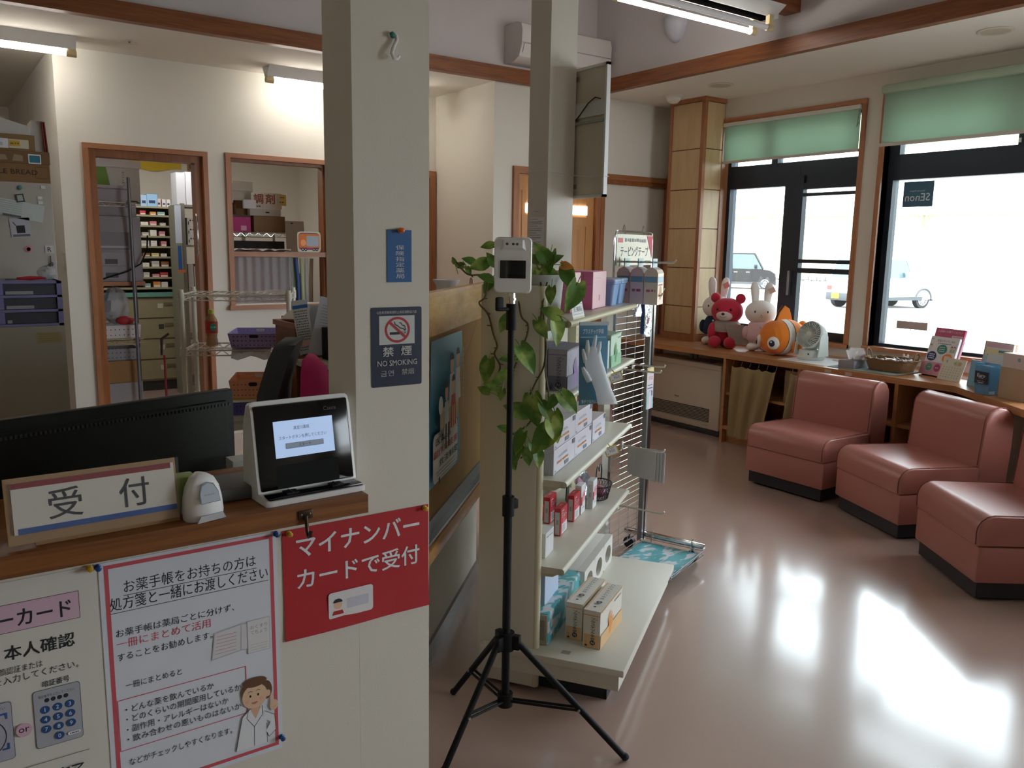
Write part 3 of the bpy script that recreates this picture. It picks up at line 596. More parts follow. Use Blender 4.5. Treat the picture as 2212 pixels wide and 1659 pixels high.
g = [[(0.02+0.085*(j/10-0.5)*(1-i/14) , -0.015+0.05*sin(j*1.1)*(0.25+i/9)+0.012*sin(i), 0.052+0.085*i/8-0.055*(j/10-0.5)**2*i/4) for j in range(11)] for i in range(9)]
m = MB(T); m.sheet(g, TIS, thick=0.0012); m.sheet([[(0.0+0.07*(j/10-0.5), 0.015+0.03*sin(j*0.8+1)*(0.3+i/8), 0.052+0.065*i/8) for j in range(11)] for i in range(9)], TIS, thick=0.001); m.obj('tissue', t, 70)
# wicker basket of sweets
WICK = pm('wicker', '8a6a48', 0.7, vary=0.25, vscale=90, bump=(160, 0.5, 0.003))
T = TR(5.36, 3.06, 0.7187, radians(92)); t = thing('wicker_basket', 'oblong wicker basket with loop handles, full of wrapped sweets', 'basket', T)
def srect(a, b, z, n=40, p=3.0):
    return [(a*math.copysign(abs(cos(2*pi*k/n))**(2/p), cos(2*pi*k/n)), b*math.copysign(abs(sin(2*pi*k/n))**(2/p), sin(2*pi*k/n)), z) for k in range(n)]
m = MB(T); m.add(srect(0.135, 0.082, 0.004), [tuple(range(40))], WICK)
for i in range(14):
    z = 0.006+i*0.0055; e = 0.004*i*0.5
    r = srect(0.138+e, 0.085+e, z, 56); m.tube([(x*(1+0.012*(-1)**(k+i)), y*(1+0.016*(-1)**(k+i)), zz) for k, (x, y, zz) in enumerate(r)], 0.0036, WICK, 5, closed=True)
for r in (srect(0.168, 0.113, 0.083, 56),): m.tube([(x, y, z+0.004*sin(k*1.7)) for k, (x, y, z) in enumerate(r)], 0.0062, WICK, 6, closed=True)
m.obj('body', t, 60)
for s in (-1, 1): MB(T).tube([(s*0.162, 0.032, 0.078), (s*0.172, 0.03, 0.12), (s*0.176, 0.0, 0.145), (s*0.172, -0.03, 0.12), (s*0.162, -0.032, 0.078)], 0.0055, WICK, 7).obj('handle', t, 60)
rd = random.Random(11); m = MB(T)
for k in range(46):
    x, y = rd.uniform(-0.13, 0.13), rd.uniform(-0.075, 0.075); M2 = TR(x, y, 0.062+rd.uniform(0, 0.016), rd.uniform(0, 6), rd.uniform(-.5, .5), rd.uniform(-.5, .5))
    m.box(-0.022, 0.022, -0.011, 0.011, -0.006, 0.006, [c('d8d4d8', 0.25), c('6a4a50', 0.3), c('b9b4c0', 0.2), c('8a6a72', 0.3)][k % 4], M=M2, bev=0.005)
m.obj('wrapped_sweets', kind='stuff', label='wrapped sweets heaped inside the wicker basket', cat='sweets')
# tiny figure on the sill behind the basket
T = TR(5.66, 3.13, 0.716, radians(190)); m = MB(T); m.sph(0, 0, 0.02, 0.018, 0.02, 0.02, PW, 12); m.sph(0, 0, 0.055, 0.018, 0.02, 0.022, PW, 12); m.sph(0.016, 0, 0.052, 0.006, 0.006, 0.006, c('4a7a4a', 0.6), 8)
for s in (-1, 1): m.sph(0, s*0.014, 0.08, 0.006, 0.008, 0.014, PW, 8)
m.obj('figurine', label='tiny white figurine standing behind the wicker basket', cat='ornament')
PINK = c('c4577f', 0.55); PINKL = c('d9a3b8', 0.6)
# leaflet stand (leaning back) : plane faces the room
def lean(x, y, z, rz, tilt):   # local: x right, y up along the sheet, z out of it
    return TR(x, y, z, rz) @ Matrix.Rotation(pi/2 - tilt, 4, 'X')
T = lean(5.40, 2.765, 0.7158, radians(-107), 0.26) @ Matrix.Scale(1.18, 4)
m = MB(T); t = thing('leaflet_stand', 'pink cardboard leaflet stand with blue, green and orange bubbles', 'leaflet stand', T)
m.box(-0.105, 0.105, 0, 0.215, -0.012, 0, PINKL); m.box(-0.1, 0.1, 0.215, 0.275, -0.012, 0, PINK)
m.box(-0.105, 0.105, 0, 0.075, 0.0, 0.028, PINKL)
F = I4; m.text(F, 0.0, 0.257, 'ご自由にお取りください', 0.013, c('f0dfe6'), 0.165); m.rect(F, 0.02, 0.095, 0.224, 0.238, c('ecd9e2')); m.scrib(F, 0.025, 0.092, 0.231, 0.006, PINK, 3)
F2 = TR(0, 0, 0.028); m.ell(F2, -0.045, 0.045, 0.022, 0.022, c('5aa08c')); m.ell(F2, 0.012, 0.045, 0.022, 0.022, c('b0487a')); m.scrib(F2, -0.055, -0.035, 0.045, 0.006, PAPER, 1); m.scrib(F2, 0.0, 0.022, 0.045, 0.006, PAPER, 2)
m.obj('stand', t, 0)
m = MB(T); m.box(-0.097, 0.097, 0.01, 0.222, 0.004, 0.018, PAPER); F = TR(0, 0, 0.018)
m.text(F, 0.01, 0.200, '見過さないで、MCI', 0.014, c('50506a'), 0.12); m.scrib(F, -0.04, 0.05, 0.184, 0.005, c('70707a'), 6); m.scrib(F, -0.09, -0.07, 0.206, 0.005, c('70707a'), 7)
for x, y, col in ((-0.058, 0.108, '2c3f7a'), (0.0, 0.152, '2c9088'), (0.052, 0.104, 'e8863c')):
    m.ell(F, x, y, 0.033, 0.027, c(col))
    for q in (-1, 0, 1): m.scrib(F, x-0.02, x+0.02, y+q*0.011, 0.006, PAPER, int(x*1000)+q)
for x in (-0.08, 0.062, 0.082): m.ell(F, x, 0.162+0.006, 0.007, 0.008, c('7a5a48')); m.ell(F, x, 0.165, 0.006, 0.006, c('eccbb4')); m.rect(F, x-0.007, x+0.007, 0.14, 0.157, c('e4e4e8') if x < 0 else c('b8ccb4'))
m.obj('leaflets', t, 0)
T = lean(5.30, 2.64, 0.7158, radians(-108), 0.33) @ Matrix.Scale(1.16, 4); t = thing('desk_calendar', 'small cream desk calendar leaning beside the pink leaflet stand', 'calendar', T)
m = MB(T); m.box(-0.078, 0.078, 0, 0.125, -0.002, 0, c('dcdccf', 0.7)); F = I4
m.text(F, -0.05, 0.106, '8', 0.016, c('6a6a68')); m.ell(F, 0.025, 0.10, 0.03, 0.014, c('c4cbb4')); m.ell(F, 0.04, 0.098, 0.012, 0.010, c('c9a878')); m.ell(F, 0.01, 0.098, 0.008, 0.009, c('a8b890'))
for i in range(5):
    for j in range(7): m.rect(F, -0.062+j*0.019, -0.056+j*0.019, 0.07-i*0.014, 0.076-i*0.014, c('b4b4aa') if j else c('c98a84'))
m.obj('page', t, 0); m = MB(T); m.box(-0.078, 0.078, -0.0, 0.125, -0.004, -0.002, c('b9b9ae', 0.8), M=Matrix.Rotation(-0.62, 4, 'X') @ Matrix.Translation((0, -0.012, -0.068))); m.obj('easel_back', t, 0)
BL = c('7fb2cf', 0.5); rd = random.Random(5)
def bookT(u): return TR(5.19-0.36*u, 2.50-0.95*u, 0.7158, radians(-112))
def book(u, v, w, h, th, col, label, edge=PAPER, art=None, tilt=0.12, name='booklet'):
    T = bookT(u) @ TR(0, v, 0) @ Matrix.Rotation(pi/2 - tilt, 4, 'X'); m = MB(T); m.box(-w/2, w/2, 0, h, -th, 0, col); m.box(-w/2-0.0004, -w/2+0.003, 0.003, h-0.003, -th+0.0015, -0.0015, edge)
    if art: art(m, TR(0, 0, 0))
    m.obj(name, label=label, cat='booklet', group='booklets on the window shelf', smooth=0)
book(0.08, 0.03, 0.15, 0.16, 0.02, BL, 'pale blue file behind the small desk calendar')
book(0.215, 0.0, 0.21, 0.29, 0.03, c('b3a08a', 0.8), 'tallest tan booklet at the back of the standing booklets', c('9a8a78', 0.8))
def a1(m, F): F = F @ Matrix.Diagonal((1.35, 1.26, 1, 1)); m.rect(F, -0.07, 0.07, 0.205, 0.225, c('d8b3c4')); m.rect(F, -0.07, 0.07, 0.12, 0.2, c('e6e2b8')); m.rect(F, 0.0, 0.06, 0.185, 0.195, c('4f8fb4')); m.scrib(F, -0.06, 0.055, 0.168, 0.006, c('5a5a5a'), 3); m.scrib(F, -0.06, 0.05, 0.15, 0.004, c('7a7a7a'), 5)
book(0.24, -0.02, 0.20, 0.285, 0.012, c('e4e0e4', 0.6), 'booklet with a pink band and cream cover behind the blue ones', art=a1)
def a2(m, F): m.rect(F, -0.05, 0.02, 0.14, 0.16, c('3f5f9a')); m.scrib(F, -0.045, 0.015, 0.15, 0.008, PAPER, 8); m.scrib(F, -0.05, 0.03, 0.12, 0.005, c('5a7a9a'), 9); m.ell(F, -0.03, 0.09, 0.012, 0.014, c('c9c25a'))
book(0.235, -0.045, 0.15, 0.21, 0.01, c('a4cbe2', 0.5), 'light blue leaflet leaning in front of the cream cover', art=a2)
book(0.29, -0.06, 0.17, 0.225, 0.02, c('d9dcdc', 0.6), 'white booklet standing behind the blue leaflet holder')
# blue cup labelled Euro
T = bookT(0.31) @ TR(0, -0.125, 0) @ Matrix.Scale(1.15, 4); t = thing('leaflet_holder', 'translucent blue holder with a dark label reading Euro', 'holder', T)
m = MB(T); BLT = film('blue_translucent', '5f9cc4', 0.8, 0.2)
m.loft([[(x*k, y*k2, z) for x, y in ((-0.05, -0.03), (0.05, -0.03), (0.05, 0.03), (-0.05, 0.03))] for z, k, k2 in ((0, 0.85, 0.8), (0.07, 0.95, 0.9), (0.155, 1.0, 1.0))], BLT, caps=False)
m.box(-0.042, 0.042, -0.024, 0.024, 0.0, 0.003, BLT); m.box(-0.044, 0.044, -0.02, 0.015, 0.004, 0.145, c('9cc4dc', 0.6)); m.obj('body', t)
m = MB(T); m.box(-0.042, 0.042, -0.0335, -0.0315, 0.055, 0.115, c('1f2c3c', 0.5)); F = FACE((0, -0.0335, 0), (1, 0, 0), (0, 0, 1)); m.text(F, 0, 0.096, 'Euro', 0.017, PAPER, 0.05, bold=0.01); m.scrib(F, -0.015, 0.015, 0.083, 0.003, PAPER, 2); m.scrib(F, -0.025, 0.025, 0.068, 0.003, c('b0a8a0'), 3); m.scrib(F, -0.018, 0.018, 0.060, 0.004, PAPER, 4); m.obj('label_plate', t, 0)
T = bookT(0.485) @ TR(0.0, -0.07, 0); m = MB(T); m.box(-0.085, 0.12, -0.06, 0.06, 0, 0.175, c('b49e86', 0.8)); m.box(-0.08, 0.115, -0.055, 0.055, 0.175, 0.255, c('d2c6c0', 0.75)); F = FACE((0, -0.055, 0), (1, 0, 0), (0, 0, 1)); m.ell(F, 0.03, 0.225, 0.011, 0.011, c('7fa4b4'), 20)
m.obj('cardboard_box', label='tan open box of pale cards at the right end of the shelf', cat='box', smooth=0)

# ---------------------------------------------------------------- roller blinds and window stickers
t = thing('roller_blind', 'green roller blind inside the left window frame', 'blind', (XW, 4.35, 2.58), 'green roller blinds')
m = MB(); m.box(XW-0.035, XW+0.005, 3.70, 4.99, 2.565, 2.595, c('d8d6cc', 0.5)); m.obj('head_rail', t)
m = MB(); m.box(XW-0.016, XW-0.013, 3.705, 4.985, 2.275, 2.57, BLIND); m.obj('cloth', t)
m = MB(); m.box(XW-0.022, XW-0.008, 3.70, 4.99, 2.258, 2.278, c('c9beb4', 0.6)); m.obj('hem_bar', t)
MB().tube([(XW-0.02, 3.712, 2.56), (XW-0.026, 3.718, 2.50), (XW-0.02, 3.728, 2.44), (XW-0.016, 3.715, 2.47)], 0.003, c('7a8a7a', 0.5), 6).obj('pull_cord', t)
t = thing('roller_blind', 'green roller blind with a cover box over the right window', 'blind', (XW-0.1, 2.9, 2.6), 'green roller blinds')
m = MB(); m.box(XW-0.12, XW-0.03, 2.30, 3.50, 2.628, 2.69, c('a9bba6', 0.6), bev=0.02); m.obj('cover_box', t)
m = MB(); m.box(XW-0.094, XW-0.091, 2.31, 3.475, 2.285, 2.64, BLIND); m.obj('cloth', t)
m = MB(); m.box(XW-0.10, XW-0.085, 2.30, 3.485, 2.266, 2.288, c('c9beb4', 0.6)); m.obj('hem_bar', t)
Fw = FACE((XG+0.005, 3.40, 0), (0, -1, 0), (0, 0, 1))   # room side of the pane; letters read from outside so they are mirrored
Fm = Matrix(Fw) @ Matrix.Scale(-1, 4, (1, 0, 0))
m = MB(); SB = pm('sticker_blue', '3f6c86', 0.5)
m.box(XG+0.0045, XG+0.0065, 3.165, 3.40-0.012, 1.846, 2.026, SB)
m.rect(Fw, 0.012, 0.235, 1.846, 1.882, c('a9b4b8')); m.text(Fm, -0.12, 1.915, 'SEnon', 0.055, c('e6edf0'), 0.185, bold=0.03); m.text(Fm, -0.115, 1.958, 'Security Region', 0.013, c('d6e0e4'), 0.11); m.text(Fm, -0.123, 1.864, '警備会社セノン東北', 0.018, c('4e5a5e'), 0.19)
m.obj('window_sticker', label='blue square security sticker at the top of the right pane', cat='sticker', smooth=0)
m = MB(); m.box(XG+0.0045, XG+0.0062, 3.115, 3.348, 0.966, 1.022, c('c6b8b0', 0.7)); m.text(Fm, -0.165, 0.995, 'ご自由にどうぞ', 0.026, c('b98a76'), 0.2); m.sph(XG+0.004, 3.235, 0.962, 0.003, 0.004, 0.004, c('5a6a5a'), 6)
m.obj('window_note', label='long pinkish note taped low on the right pane', cat='note', smooth=0)
# ---------------------------------------------------------------- display shelf (gondola), local x along, -y towards the room
GT = TR(1.477, 2.255, 0, radians(34.5)); GW = pm('shelf_cream_steel', 'd3cfc2', 0.42); GE = pm('shelf_edge_cream', 'c9c1a6', 0.5)
t = thing('display_shelf', 'white steel display shelf stocked with gloves and masks, behind the tripod', 'shelf', GT)
m = MB(GT); m.box(0, 0.03, -0.205, 0.0, 0.02, 1.385, GW, bev=0.003); m.cyl((0.015, -0.205, 0.02), (0.015, -0.205, 1.385), 0.0155, GE, 16)
for y in (-0.03, -0.175): m.cyl((-0.003, y, 0.085), (0.001, y, 0.085), 0.009, c('9a958a', 0.4), 12)
m.obj('end_panel', t)
m = MB(GT); m.box(0.03, 1.0, -0.02, 0.0, 0.05, 1.275, GW); m.obj('back_panel', t)
m = MB(GT); m.box(0.955, 1.0, -0.055, -0.02, 0.05, 1.275, GE)
Fg = FACE((0.955, -0.0552, 0), (1, 0, 0), (0, 0, 1))
for i in range(44): m.ell(Fg, 0.012, 0.16+i*0.025, 0.0032, 0.0045, DOT, 8)
m.obj('upright', t)
m = MB(GT)
m.box(0.03, 0.05, -0.05, -0.02, 0.05, 1.275, GE); Fg2 = FACE((0.03, -0.0502, 0), (1, 0, 0), (0, 0, 1))
for i in range(44): m.ell(Fg2, 0.012, 0.16+i*0.025, 0.0032, 0.0045, DOT, 8)
m.obj('upright', t)
for z in (1.277, 1.04, 0.75, 0.45):
    m = MB(GT); m.box(0.02, 1.03, -0.29, -0.02, z-0.022, z, GW); m.cyl((0.02, -0.29, z-0.011), (1.03, -0.29, z-0.011), 0.0112, GE if z > 1.2 else GW, 14)
    m.loft([[(0.021, -0.02, z-0.02), (0.021, -0.28, z-0.02), (0.021, -0.26, z-0.032), (0.021, -0.02, z-0.05)], [(0.024, -0.02, z-0.02), (0.024, -0.28, z-0.02), (0.024, -0.26, z-0.032), (0.024, -0.02, z-0.05)]], GE); m.obj('shelf_board', t)
m = MB(GT); m.box(-0.035, 0.955, -0.525, -0.02, 0.135, 0.16, GW, bev=0.004); m.box(-0.015, 0.94, -0.505, -0.02, 0.075, 0.137, GW); m.box(0.05, 0.95, -0.452, -0.445, 0.0, 0.076, c('24262a', 0.6)); m.box(0.05, 0.058, -0.452, -0.02, 0, 0.076, c('24262a', 0.6)); m.box(0.94, 0.95, -0.452, -0.02, 0, 0.076, c('24262a', 0.6))
m.rect(FACE((0, 0, 0.16), (1, 0, 0), (0, 1, 0)), 0.005, 0.03, -0.33, -0.30, c('a09c94')); m.obj('base_deck', t)
def item(name, label, cat, mb, group=None, smooth=0): return mb.obj(name, label=label, cat=cat, group=group, smooth=smooth)
# standing goods: f = front face plane (towards -y), e = left end plane (towards -x)
def faces(T, x0, x1, yf, yb, z0, z1):
    return (T @ FACE((x0, yf, z0), (1, 0, 0), (0, 0, 1)), T @ FACE((x0, yb, z0), (0, -1, 0), (0, 0, 1)), T @ FACE((x0, yf, z1), (1, 0, 0), (0, 1, 0)))
HAND = [(0.0, 0.0), (0.30, 0.0), (0.36, 0.22), (0.52, 0.42), (0.60, 0.60), (0.54, 0.64), (0.38, 0.46), (0.36, 0.52), (0.40, 0.86), (0.33, 0.88), (0.27, 0.56), (0.25, 0.98), (0.17, 1.0), (0.16, 0.56), (0.09, 0.94), (0.02, 0.92), (0.05, 0.52), (-0.05, 0.78), (-0.11, 0.75), (-0.05, 0.40), (-0.06, 0.18)]
def glovebox(T, x0, x1, yf, yb, z0, z1, body, tint, hand, size, label, group, hflip=False):
    m = MB(); h = z1-z0; d = yb-yf; w = x1-x0
    m.box(x0, x1, yf, yb, z0, z1, body, M=T)
    F, E_, U = faces(T, x0, x1, yf, yb, z0, z1)
    m.rect(E_, 0.002, d-0.002, 0.0, h*0.36, tint); m.rect(E_, 0.001, d-0.001, h*0.86, h*0.88, hand); m.vtext(E_, d*0.58, h*0.82, h*0.22, 'プラスチック手袋', d*0.26, c('2e3440'), 0.01)
    m.ell(E_, d*0.58, h*0.15, d*0.15, d*0.15, c('2e3440')); m.text(E_, d*0.58, h*0.15, 'N', d*0.16, body, bold=0.02); m.text(E_, d*0.2, h*0.15, size, h*0.07*len(size)**0.3, c('3a4250') if size != 'S' else c('d98a4a'), bold=0.01); m.rrect(E_, d*0.13, d*0.27, h*0.04, h*0.09, d*0.04, c('3a4250')); m.scrib(E_, d*0.76, d*0.88, h*0.78, 0.004, hand, 2)
    m.rect(F, 0.0, w, 0.0, h*0.36, tint); hs = h*0.62; ox = w*0.45 if not hflip else w*0.55
    m.poly(F, [(ox+(x-0.2)*hs*(-1 if hflip else 1), h*0.12+y*hs) for x, y in HAND], hand); m.scrib(F, w*0.6, w*0.92, h*0.86, 0.006, c('6a7078'), 3); m.rect(F, 0, w, h*0.965, h, tint)
    m.rect(U, 0.004, w-0.004, d*0.86, d*0.9, hand)
    if size == 'S':
        for i, ch in enumerate('プラスチック手袋'): m.text(TR(0, 0, 0) @ U, w*(0.92-0.075*i), d*0.45, ch, d*0.26, c('4a4e58'), w*0.055)
        m.ell(U, w*0.27, d*0.45, d*0.17, d*0.17, c('2e3440')); m.text(U, w*0.27, d*0.45, 'N', d*0.16, body, bold=0.02); m.text(U, w*0.12, d*0.28, 'S', d*0.16, c('d98a4a')); m.rrect(U, w*0.08, w*0.12, d*0.4, d*0.56, 0.003, c('4a4e58'))
    return item('glove_box', label, 'box', m, group)
GB = 'plastic glove boxes on the display shelf'
PUR = c('b9b2c8', 0.5); PURT = c('8d84a4', 0.5); GRN = c('c2d8c8', 0.5); GRNT = c('8fbfa0', 0.5)
glovebox(GT, 0.077, 0.30, -0.273, -0.208, 1.04, 1.178, c('a9a4b8', 0.5), c('7f7896', 0.5), c('8a6aa8', 0.5), 'LL', 'purple glove box marked LL at the left of the second shelf', GB)
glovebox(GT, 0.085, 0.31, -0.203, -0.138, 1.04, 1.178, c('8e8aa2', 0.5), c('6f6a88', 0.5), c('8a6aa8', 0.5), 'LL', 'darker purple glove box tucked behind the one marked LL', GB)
glovebox(GT, 0.683, 0.86, -0.275, -0.215, 1.04, 1.17, GRN, GRNT, c('4f9a5c', 0.5), 'L', 'front green glove box with a green hand, right of the hanging glove', GB)
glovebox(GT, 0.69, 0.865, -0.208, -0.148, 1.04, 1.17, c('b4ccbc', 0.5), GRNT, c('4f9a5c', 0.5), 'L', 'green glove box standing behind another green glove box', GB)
T2 = GT @ TR(0.078, -0.415, 0, radians(-4))
glovebox(T2, 0.0, 0.25, 0.0, 0.06, 0.1605, 0.295, c('e2ddd4', 0.5), c('e0b98a', 0.5), c('e89a4c', 0.5), 'S', 'front orange glove box marked S on the bottom deck', GB)
glovebox(T2, 0.03, 0.28, 0.075, 0.135, 0.1605, 0.295, c('e2ddd4', 0.5), c('e0b98a', 0.5), c('e89a4c', 0.5), 'S', 'orange glove box marked S behind the other one on the bottom deck', GB)
# flat boxes lying behind the purple ones
m = MB(GT); m.box(0.06, 0.30, -0.135, -0.03, 1.04, 1.19, c('5a5870', 0.5), bev=0.002); item('product_box', 'dark blue box at the back of the second shelf', 'box', m)
for i, (z, col) in enumerate(((1.19, 'aab0b4'), (1.215, '9aa4ac'))):
    m = MB(GT); m.box(0.05+0.02*i, 0.33+0.02*i, -0.14, -0.03, z+0.0005, z+0.024, c(col, 0.5)); item('product_box', ['pale grey flat box lying on the dark blue box', 'blue grey flat box lying topmost at the back of the second shelf'][i], 'box', m)
m = MB(GT); m.box(0.655, 0.68, -0.27, -0.21, 1.0405, 1.15, c('cfe0ea', 0.5)); F, E_, U = faces(I4, 0.655, 0.68, -0.27, -0.21, 1.0405, 1.15); m.ell(E_, 0.03, 0.06, 0.014, 0.02, c('3f7fae')); m.ring(E_, 0.03, 0.06, 0.006, 0.011, PAPER); item('product_box', 'narrow pale blue box with a round blue mark left of the green glove boxes', 'box', m)
# mask boxes
MKB = c('d4d0dc', 0.35); MKE = c('b8b6c6', 0.45)
def maskbox(x0, x1, z0, z1, label):
    m = MB(GT); m.box(x0+0.001, x1-0.001, -0.237, -0.10, z0, z1, MKB, bev=0.0015)
    F, E_, U = faces(I4, x0, x1, -0.237, -0.10, z0, z1); w = x1-x0; h = z1-z0
    m.rect(E_, 0.003, 0.134, 0.003, h-0.003, MKE); m.text(E_, 0.07, h*0.62, 'マスク', 0.016, c('5a6070'), 0.055, bold=0.01)
    for k in range(14): m.rect(E_, 0.045+k*0.0032, 0.0465+k*0.0032+0.0008*(k % 3), h*0.14, h*0.32, c('6a6e7a'))
    m.text(F, w*0.42, h*0.66, 'LUCESIL', h*0.10, c('8a8a98'), w*0.42); m.rect(F, w*0.16, w*0.36, h*0.38, h*0.46, c('c07a3c')); m.rect(F, w*0.40, w*0.66, h*0.38, h*0.46, c('c07a3c')); m.rect(F, w*0.50, w*0.68, h*0.12, h*0.28, c('7a7a88')); m.rect(F, w*0.03, w*0.97, h*0.035, h*0.05, c('6e6e80')); m.rect(F, w*0.86, w*0.985, h*0.76, h*0.97, c('6c6c7c')); m.ell(F, w*0.06, h*0.14, 0.003, 0.004, DOT, 8)
    return item('mask_box', label, 'box', m, 'lilac mask boxes on the third shelf')
maskbox(0.075, 0.33, 0.7505, 0.834, 'lilac mask box at the bottom left of the stack, its end printed with katakana')
maskbox(0.33, 0.57, 0.7505, 0.834, 'lilac mask box at the bottom middle of the stack')
maskbox(0.585, 0.79, 0.7505, 0.84, 'lilac mask box standing alone at the right end of the stack')
maskbox(0.075, 0.33, 0.8345, 0.918, 'lilac mask box at the top left of the stack, half behind leaves')
maskbox(0.33, 0.57, 0.8345, 0.918, 'lilac mask box at the top right of the stack')
# small medicine cartons
REDB = c('b3202f', 0.4); WHB = c('dcdce0', 0.45)
def carton(x, yf, label, lower=True, pale=False, z=0.4505):
    m = MB(GT); w, d, h = (0.085, 0.026, 0.105) if not pale else (0.062, 0.026, 0.118)
    m.box(x, x+w, yf, yf+d, z, z+h, WHB if pale else REDB)
    F, E_, U = faces(I4, x, x+w, yf, yf+d, z, z+h); m.rect(E_, 0.004, d-0.004, 0.004, h*0.86, c('c4c8c4')); m.scrib(E_, 0.009, 0.017, h*0.5, 0.02, c('9aa09a'), 1)
    if pale:
        m.rect(F, 0.0, 0.018, h*0.3, h*0.6, REDB); m.rect(F, 0.018, w-0.002, h*0.4, h*0.75, c('d9a4ac')); m.scrib(F, 0.02, 0.055, h*0.62, 0.006, REDB, 2); m.scrib(F, 0.02, 0.045, h*0.2, 0.005, c('8a8a90'), 3)
    else:
        m.rect(F, 0.014, w-0.003, 0.003, h*0.42, WHB); m.rect(F, 0.02, w*0.7, h*0.40, h*0.56, c('d2566a')); m.text(F, w*0.52, h*0.68, 'ヒルト', 0.016, WHB, w*0.6, bold=0.03); m.scrib(F, 0.012, 0.04, h*0.88, 0.006, WHB, 4); m.scrib(F, 0.012, 0.03, h*0.8, 0.004, WHB, 5)
        for q in range(4): m.scrib(F, 0.02, 0.055, h*(0.32-0.06*q), 0.003, c('6a6a70'), q)
        m.scrib(U, 0.03, 0.055, d/2, 0.006, c('e2a4ac'), 6)
    return item('medicine_carton', label, 'carton', m, 'small medicine cartons on the fourth shelf')
carton(0.27, -0.118, 'red medicine carton at the left, behind the white card box')
carton(0.324, -0.194, 'front red and white medicine carton beside the white card box')
carton(0.44, -0.115, 'red medicine carton second from the left in the back row')
carton(0.50, -0.194, 'front red and white medicine carton nearest the grey cartons')
carton(0.60, -0.196, 'left one of the two pale grey medicine cartons', pale=True)
carton(0.69, -0.221, 'right one of the two pale grey medicine cartons, beside the wire basket', pale=True)
m = MB(GT); m.box(0.093, 0.185, -0.21, -0.165, 0.4505, 0.537, WHB); F, E_, U = faces(I4, 0.093, 0.185, -0.21, -0.165, 0.4505, 0.537); m.frame(F, 0.006, 0.086, 0.006, 0.08, 0.0008, c('b4b4b8')); m.scrib(F, 0.012, 0.05, 0.07, 0.005, c('8a8e90'), 1); m.scrib(F, 0.055, 0.08, 0.068, 0.004, c('8a8e90'), 2); m.scrib(E_, 0.015, 0.03, 0.045, 0.03, c('9a7a7a'), 3); m.ell(E_, 0.02, 0.065, 0.004, 0.006, c('a03a3a'), 10)
item('medicine_carton', 'plain white carton at the left end of the fourth shelf', 'carton', m)
# black wire basket with pouches
T = GT @ TR(0.86, -0.20, 0.4505, 0.1); t = thing('wire_basket', 'small black wire basket with a heart shaped handle beside the grey cartons', 'basket', T)
m = MB(T); W_ = c('16161a', 0.4)
def ov(a, b, z, n=30): return [(a*cos(2*pi*k/n), b*sin(2*pi*k/n), z) for k in range(n)]
for z, a, b in ((0.002, 0.062, 0.042), (0.03, 0.07, 0.049), (0.062, 0.08, 0.058)): m.tube(ov(a, b, z), 0.0022 if z < 0.05 else 0.003, W_, 5, closed=True)
for k in range(26):
    a0 = 2*pi*k/26
    for q in (-1, 1): m.tube([(0.062*cos(a0), 0.042*sin(a0), 0.002), (0.071*cos(a0+q*.24), 0.05*sin(a0+q*.24), 0.033), (0.08*cos(a0+q*.48), 0.058*sin(a0+q*.48), 0.062)], 0.0011, W_, 4, False)
m.sph(0, 0, 0.028, 0.058, 0.04, 0.026, c('8a4058', 0.35), 14); m.obj('basket', t)
m = MB(T); m.tube([(0.082, 0, 0.06), (0.088, 0, 0.10), (0.07, 0, 0.135), (0.04, 0, 0.135), (0.015, 0, 0.112), (-0.01, 0, 0.138), (-0.04, 0, 0.145), (-0.066, 0, 0.125), (-0.078, 0, 0.085), (-0.08, 0, 0.06)], 0.003, W_, 6); m.obj('handle', t)
T = GT @ TR(0.775, -0.16, 0.53, 0.1) @ Matrix.Rotation(radians(-38), 4, 'Y') @ Matrix.Rotation(radians(70), 4, 'X'); m = MB(T)
FOIL = pm('silver_foil', 'c4c8d2', 0.18, 0.8, bump=(40, 0.6, 0.01))
m.sheet([[(-0.055+0.11*i/8, -0.07+0.14*j/8, 0.008*sin(i*.8)*sin(j*.8)) for j in range(9)] for i in range(9)], FOIL, thick=0.006)
F = TR(0, 0, 0.004); m.rect(F, -0.055, 0.0, 0.0, 0.07, c('d49ab4', 0.3)); m.text(F, -0.02, 0.035, 'シート', 0.018, c('b0305a'), 0.05, bold=0.02); m.ell(F, 0.02, 0.02, 0.015, 0.03, c('5f7a8c')); item('foil_pouch', 'pink and silver foil pouch sticking out of the wire basket', 'pouch', m, smooth=40)
m = MB(GT @ TR(0.72, -0.10, 0.452, 0.2)); m.box(-0.07, 0.07, -0.004, 0.0, 0, 0.13, c('1b1b1e', 0.4), M=Matrix.Rotation(radians(28), 4, 'Y')); item('card_stand', 'black card stand leaning behind the foil pouch', 'stand', m)
# bottom deck
TEAL = pm('teal_cloud_paper', '6fb3b8', 0.4); _nt = TEAL.node_tree; _b = _nt.nodes['Principled BSDF']; _tc = _nt.nodes.new('ShaderNodeTexCoord'); _n = _nt.nodes.new('ShaderNodeTexNoise'); _n.inputs['Scale'].default_value = 17; _n.inputs['Detail'].default_value = 1
_mp = _nt.nodes.new('ShaderNodeMapping'); _mp.inputs['Rotation'].default_value = (0, 0, 0.6); _mp.inputs['Scale'].default_value = (1, 1.9, 1.6)
_r = _nt.nodes.new('ShaderNodeValToRGB'); _r.color_ramp.elements[0].color = lin('58aab4'); _r.color_ramp.elements[1].color = lin('ccd2d8'); _r.color_ramp.elements[0].position = 0.53; _r.color_ramp.elements[1].position = 0.58
_nt.links.new(_tc.outputs['Object'], _mp.inputs[0]); _nt.links.new(_mp.outputs[0], _n.inputs['Vector']); _nt.links.new(_n.outputs['Fac'], _r.inputs[0]); _nt.links.new(_r.outputs[0], _b.inputs['Base Color'])
